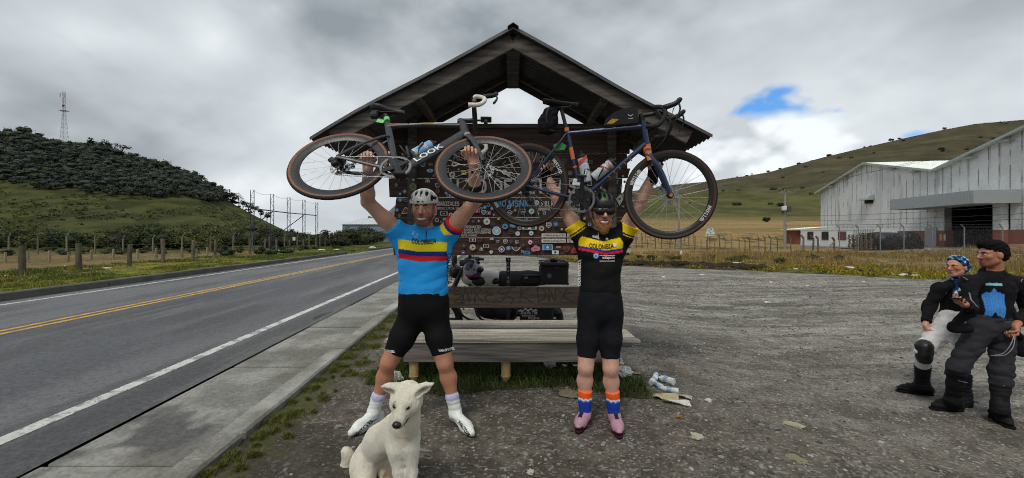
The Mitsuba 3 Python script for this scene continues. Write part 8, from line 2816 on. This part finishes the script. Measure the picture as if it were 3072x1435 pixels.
for i, (px, py, rz, lb, up) in enumerate(((1953, 1150, 1.0, 'leftmost of the empty clear bottles lying beside the bench', 0), (1964, 1140, 1.15, 'empty clear bottle touching the leftmost lying bottle', 0), (1988, 1164, 1.9, 'short empty clear bottle lying just above the torn cardboard', 0),
                                          (2022, 1152, 2.2, 'largest crumpled clear bottle at the back right of the bottle litter', 0), (2036, 1176, 2.6, 'narrow clear bottle lying rightmost beside the torn cardboard', 0))):
    p = ground_point(px, py)
    p[2] = float(lot_z(p[None, 0], p[None, 1])[0])
    k = thing('plastic_bottle', lb, 'bottle')
    R_ = RZ(rz) @ RY(math.pi / 2)
    s_ = (1.0, 1.0, .8, 1.25, .9)[i]
    r = .029 * s_
    lp = lathe([(0, 0), (r * .9, .002), (r, .012), (r, .05), (r * .9, .055), (r, .06), (r, .11), (r * .92, .115), (r, .12), (r * .9, .145), (r * .42, .172), (r * .42, .186), (0, .187)], 18)
    lp.vertices[:, 0] *= 1 + .25 * (meshkit.noise(lp.vertices * 22 + i, 2) - .5)
    put(k, 'body', moved(lp, p + [0, 0, r * .95], R_), 'mat_pet', 40)
    put(k, 'label_band', moved(lathe([(r * 1.01, .062), (r * 1.02, .066), (r * 1.02, .104), (r * 1.01, .108)], 18), p + [0, 0, r * .95], R_), 'mat_label_blue', 40)
    put(k, 'cap', moved(lathe([(0, .176), (r * .5, .176), (r * .5, .196), (0, .197)], 14), p + [0, 0, r * .95], R_), 'mat_print_blue', 40)


def sheet_litter(label, px, py, w, d, rz, col, key='cardboard', catg='cardboard'):
    p = ground_point(px, py)
    k = thing(key, label, catg)
    g1, g2 = np.linspace(-w / 2, w / 2, 14), np.linspace(-d / 2, d / 2, 10)
    X, Yv = np.meshgrid(g1, g2)
    n_ = meshkit.noise(np.stack([X * 14 + px, Yv * 14, 0 * X], -1), 3)
    tear = .012 * (meshkit.noise(np.stack([X * 40, Yv * 40 + py, 0 * X], -1), 5) - .5)
    m = sheet(g1, g2, lambda a, b: 0 * a)
    base = np.stack([X + tear, Yv + tear, .012 + .05 * n_ * np.abs(X / w + Yv / d)], -1).reshape(-1, 3) @ RZ(rz).T + p
    base[:, 2] += lot_z(base[:, 0], base[:, 1]) - p[2] - .004
    low = base - [0, 0, .004]
    n0 = len(base)
    m = trimesh.Trimesh(np.vstack([base, low]), np.vstack([m.faces, m.faces[:, ::-1] + n0]), process=False)
    cc = np.array(S(*col)) * (1 + .25 * (2 * meshkit.fbm(m.vertices * 22, 2, 3) - 1))[:, None]
    scene[k] = mikit.ply(m, 'mat_vc70', smooth=True, color=cc)


sheet_litter('torn tan cardboard lying in front of the clear bottles', 1998, 1190, .22, .14, -.35, (176, 164, 128))
sheet_litter('white printed sheet lying under the torn tan cardboard', 2028, 1206, .24, .08, -.15, (196, 196, 190), 'paper_sheet', 'paper')
sheet_litter('grey folded sheet at the right end of the cardboard litter', 2052, 1190, .14, .07, -.5, (172, 168, 150), 'paper_sheet', 'paper')
sheet_litter('colourful magazine page lying behind the white crumpled plastic', 1902, 1116, .15, .07, -.2, (150, 120, 110), 'magazine', 'magazine')
p = ground_point(1870, 1128)
scrap('white crumpled plastic wrap at the right end of the bench grass', p + [0, 0, .02], .085, (210, 210, 206), None, 'plastic_wrap', 'litter', .6)
p = ground_point(1855, 1108)
scrap('white folded plastic sheet lying against the leg of the bearded rider', p + [0, .02, .03], .06, (200, 202, 200), None, 'plastic_wrap', 'litter', .9)
p = ground_point(1653, 1122)
scrap('crumpled silver foil ball in the grass under the bench', p + [0, .06, .07], .048, (176, 178, 182), None, 'foil_ball', 'litter', .9)
for px, lb in ((1694, 'tiny white paper scrap in the grass right of the silver foil'), (1728, 'small white paper scrap in the bench grass beside the bearded rider')):
    p = ground_point(px, 1122)
    scrap(lb, p + [0, .06, .07], .022, (205, 205, 200))
p = ground_point(2036, 1250)
scrap('brown dry leaf on the gravel in front of the cardboard', p, .018, (150, 104, 46), None, 'dry_leaf', 'leaf', .4)

# ---- motorcycle parked behind the bench, facing left
mc = thing('motorcycle', 'dark touring motorcycle with black luggage parked behind the bench', 'motorcycle')
MY = 6.15


def mp(px, py, d=0.0): return P(px, py, MY + d)


gz = float(lot_z(np.array([0.0]), np.array([MY]))[0])
fx, rx = -1.02, .42
for x, R_ in ((fx, .32), (rx, .31)):
    w = nm(f'{mc}__wheel')
    c0 = np.array([x, MY, gz + R_])
    put(w, 'tyre', moved(lathe([(R_, -.03), (R_, .03), (R_ - .03, .06), (R_ - .08, .055), (R_ - .08, -.055), (R_ - .03, -.06)], 40, True), c0, RX(math.pi / 2)), 'mat_black_rubber', 40)
    put(w, 'rim', moved(lathe([(R_ - .08, -.045), (R_ - .08, .045), (R_ - .10, .03), (R_ - .10, -.03)], 40, True), c0, RX(math.pi / 2)), 'mat_dark_metal', 40)
    for i in range(6):
        a = i * math.pi / 3
        put(w, 'spoke', tube([c0, c0 + np.array([math.cos(a), 0, math.sin(a)]) * (R_ - .09)], .016, 6), 'mat_dark_metal', True)
M('moto_white', S(190, 188, 180), .35)
M('moto_black', S(26, 26, 28), .4)
M('moto_matt', S(34, 34, 36), .8)
fh = np.array([-.70, MY, .98])
for s_ in (-1, 1):
    put(mc, 'fork_leg', tube([np.array([fx, MY + .09 * s_, gz + .32]), fh + [0, .09 * s_, .05]], [.032, .026], 10), 'mat_dark_metal', True)
put(mc, 'front_fender', moved(lathe([(.36, -.05), (.375, 0), (.36, .05), (.35, 0)], 40, True), (fx, MY, gz + .32), RX(math.pi / 2)).slice_plane([0, 0, gz + .45], [0, 0, 1]), 'mat_moto_black', 40)
put(mc, 'tank', body([ell((-.38, MY, .88), (.25, .15, .13), .05), cone((-.60, MY, .90), (-.25, MY, .86), .12, .12, .05)], .010), 'mat_moto_white', True)
put(mc, 'tank_panel', cat([body([ell((-.46, MY - .135, .86), (.10, .03, .07), .02)], .008), body([ell((-.24, MY - .11, .86), (.07, .035, .05), .02)], .008)]), 'mat_moto_black', True)
put(mc, 'engine', cat([body([ell((-.32, MY, .48), (.20, .17, .17), .05), ell((-.10, MY, .42), (.18, .17, .13), .05)], .012), box((-.32, MY, .66), (.18, .22, .10), .02)] + [box((-.32, MY, .60 + .03 * i), (.26, .26, .010), .003) for i in range(5)]), 'mat_moto_matt', 30)
put(mc, 'frame', cat([tube(curve([fh, (-.55, MY - .12, .70), (-.45, MY - .16, .35), (-.1, MY - .16, .28), (.1, MY - .14, .45), (.0, MY - .1, .75)], 20), .018, 8), tube(curve([fh, (-.55, MY + .12, .70), (-.45, MY + .16, .35), (-.1, MY + .16, .28), (.1, MY + .14, .45), (.0, MY + .1, .75)], 20), .018, 8),
                      tube([(.0, MY - .1, .75), (.62, MY - .12, .84)], .014, 8), tube([(.0, MY + .1, .75), (.62, MY + .12, .84)], .014, 8), tube([(.05, MY - .12, .40), (rx, MY - .10, gz + .31)], .026, 8), tube([(.05, MY + .12, .40), (rx, MY + .10, gz + .31)], .026, 8)]), 'mat_moto_black', 40)
put(mc, 'crash_bar', cat([tube(curve([(-.66, MY - .2 * 1, .72), (-.74, MY - .30, .56), (-.62, MY - .31, .38), (-.35, MY - .22, .30)], 14), .014, 8), tube(curve([(-.66, MY - .1, .78), (-.60, MY - .28, .62), (-.3, MY - .26, .62)], 12), .014, 8)]), 'mat_moto_black', True)
put(mc, 'seat', body([cone((-.12, MY, .86), (.20, MY, .86), .13, .13, .05), ell((.30, MY, .90), (.20, .13, .09), .05)], .010, 0, None, folds(.004, 8, 10, 3)), 'mat_moto_matt', True)
put(mc, 'exhaust', tube(curve([(-.25, MY - .18, .34), (.05, MY - .22, .26), (.35, MY - .24, .36), (.66, MY - .25, .46)], 16), np.r_[np.linspace(.025, .03, 7), np.linspace(.05, .055, 9)], 10), 'mat_dark_metal', True)
hb_ = np.array([-.60, MY, 1.13])
put(mc, 'handlebar', tube(curve([hb_ + [.16, -.40, .0], hb_ + [.08, -.26, .02], hb_ + [0, -.10, 0], hb_ + [0, .10, 0], hb_ + [.08, .26, .02], hb_ + [.16, .40, .0]], 24), .013, 8), 'mat_moto_black', True)
for s_ in (-1, 1):
    put(mc, 'grip', tube([hb_ + [.10, s_ * .29, .015], hb_ + [.16, s_ * .42, .0]], .020, 10), 'mat_black_rubber', True)
    put(mc, 'hand_guard', tube(curve([hb_ + [.02, s_ * .22, .0], hb_ + [-.10, s_ * .33, -.01], hb_ + [.10, s_ * .45, .0]], 10), .02, 6, flat=(2.0, .5)), 'mat_moto_black', True)
    put(mc, 'mirror', cat([tube(curve([hb_ + [.04, s_ * .24, .02], hb_ + [.02, s_ * .28, .12], hb_ + [.04, s_ * .30, .17]], 8), .007, 6), box(hb_ + [.04, s_ * .32, .20], (.025, .12, .07), .02)]), 'mat_moto_black', False)
put(mc, 'headlight', body([ell(fh + [-.10, 0, .0], (.09, .12, .10), .02)], .010), 'mat_moto_black', True)
put(mc, 'windscreen', moved(tube(curve([(0, -.14, 0), (-.05, 0, 0), (0, .14, 0)], 10), .11, 4, flat=(1, .04)), fh + [-.10, 0, .20]), 'mat_moto_black', True)
put(mc, 'phone_mount', cat([box(hb_ + [.02, -.10, .05], (.02, .07, .12), .006), box(hb_ + [.0, .06, .05], (.05, .09, .06), .01)]), 'mat_moto_black', False)
# luggage
def case(name, c, s_, mat='mat_moto_matt'):
    k = put(mc, name, box(c, s_, .025), mat, False)
    return k


tc0 = mp(1660, 823)
k = case('top_case', tc0, (.385, .40, .26))
put(k, 'lid', box(tc0 + [0, 0, .135 + .012], (.40, .415, .05), .018), 'mat_moto_matt', False)
for sx in (-1, 1):
    for sz in (-1, 1):
        put(k, 'corner', box(tc0 + [sx * .178, -.190, sz * .115], (.035, .035, .035), .008), 'mat_dark_metal', False)
put(k, 'latch', box(tc0 + [.03, -.206, .10], (.06, .014, .03), .004), 'mat_dark_metal', False)
put(k, 'emblem', facing(prism(Point(0, 0).buffer(.031, 10).difference(Point(0, 0).buffer(.022, 10)).union(Point(0, 0).buffer(.013, 6)), .004), tc0 + [-.075, -.2005, -.005]), 'mat_galvanised', False)
put(k, 'net', cat([tube(curve([tc0 + [-.19, -.2, .18], tc0 + [-.05, -.08, .20], tc0 + [.05, .05, .20], tc0 + [.19, .18, .18]], 10), .008, 5), tube(curve([tc0 + [.19, -.2, .18], tc0 + [.05, -.08, .20], tc0 + [-.05, .05, .20], tc0 + [-.19, .18, .18]], 10), .008, 5), ball(tc0 + [0, -.03, .205], (.07, .07, .035), 2)]), 'mat_moto_black', True)
sbx = mp(1598, 838)
k = case('seat_box', sbx, (.30, .30, .12))
put(k, 'lid', box(sbx + [0, 0, .065], (.31, .31, .022), .008), 'mat_moto_black', False)
put(k, 'latch', box(sbx + [-.10, -.156, .035], (.05, .012, .025), .003), 'mat_galvanised', False)
pn = mp(1610, 945, -.32)
k = case('pannier', pn, (.44, .20, .34))
put(k, 'lid', box(pn + [0, 0, .175], (.45, .21, .03), .01), 'mat_moto_black', False)
pt = mp(1610, 945, -.425)
for txt, px0, px1, pyb, hh in (('And So The', 1562, 1612, 943, 10), ('Adventure', 1566, 1606, 950, 6), ('Begins', 1584, 1618, 957, 7)):
    a, b = P(px0, pyb, pt[1]), P(px1, pyb, pt[1])
    put(k, 'lettering', facing(words(txt, hh / FOC * pt[1] * .9, .002, True, b[0] - a[0]), (a[0], pt[1], a[2])), 'mat_paint_white', False)
mt2 = [P(px, py, pt[1])[[0, 2]] for px, py in ((1552, 934), (1562, 928), (1568, 932), (1576, 923), (1584, 930), (1592, 924), (1600, 931), (1608, 927), (1612, 934), (1600, 934), (1592, 930), (1584, 935), (1576, 929), (1568, 936))]
put(k, 'drawing', facing(prism(Polygon(mt2).buffer(0), .002), (0, pt[1], 0)), 'mat_paint_white', False)
pn2 = mp(1610, 945, .32)
case('pannier', pn2, (.44, .20, .34))
put(mc, 'strap', tube(curve([mp(1672, 900, -.2), mp(1678, 925, -.22), mp(1676, 945, -.2)], 8), .012, 5, flat=(1.6, .5)), 'mat_moto_black', True)
# helmet hung on the bar
hm2 = thing('motorcycle_helmet', 'black, silver and pink motorcycle helmet with purple ears hanging on the handlebar', 'helmet')
hc2 = mp(1416, 808, -.35)
RH = RZ(.5)
sh2 = body([ell(hc2, (.118, .142, .130), .01, RH), ell(hc2 + RH @ np.array([.05, .02, -.06]), (.085, .11, .075), .03, RH)], .007, 0, lambda q: hc2[2] - .108 - q[..., 2])
v = sh2.vertices
q = (v - hc2) @ RH
c = np.tile(S(40, 42, 54), (len(v), 1))
n_ = meshkit.fbm(v * 11 + 3, 3, 5)
c[n_ > .52] = S(150, 150, 162)
c[(n_ > .44) & (n_ <= .48)] = S(84, 70, 120)
c[q[:, 2] < -.070] = S(168, 58, 104)
put(hm2, 'shell', sh2, 'mat_vc25', True, color=c)
put(hm2, 'visor', body([ell(hc2 + RH @ np.array([.05, -.075, .0]), (.085, .075, .052), .01, RH)], .007), 'mat_vc25', True, color=S(18, 18, 22))
for s_ in (-1, 1):
    e0 = hc2 + RH @ np.array([.055 * s_, 0, .105])
    put(hm2, 'ear', body([cone(e0, e0 + [.012 * s_, 0, .055], .026, .006, .01)], .005), 'mat_vc70', True, color=S(96, 70, 150))
put(hm2, 'liner', ball(hc2 + [.02, .0, -.09], (.085, .10, .06), 2), 'mat_vc90', True, color=S(34, 32, 36))
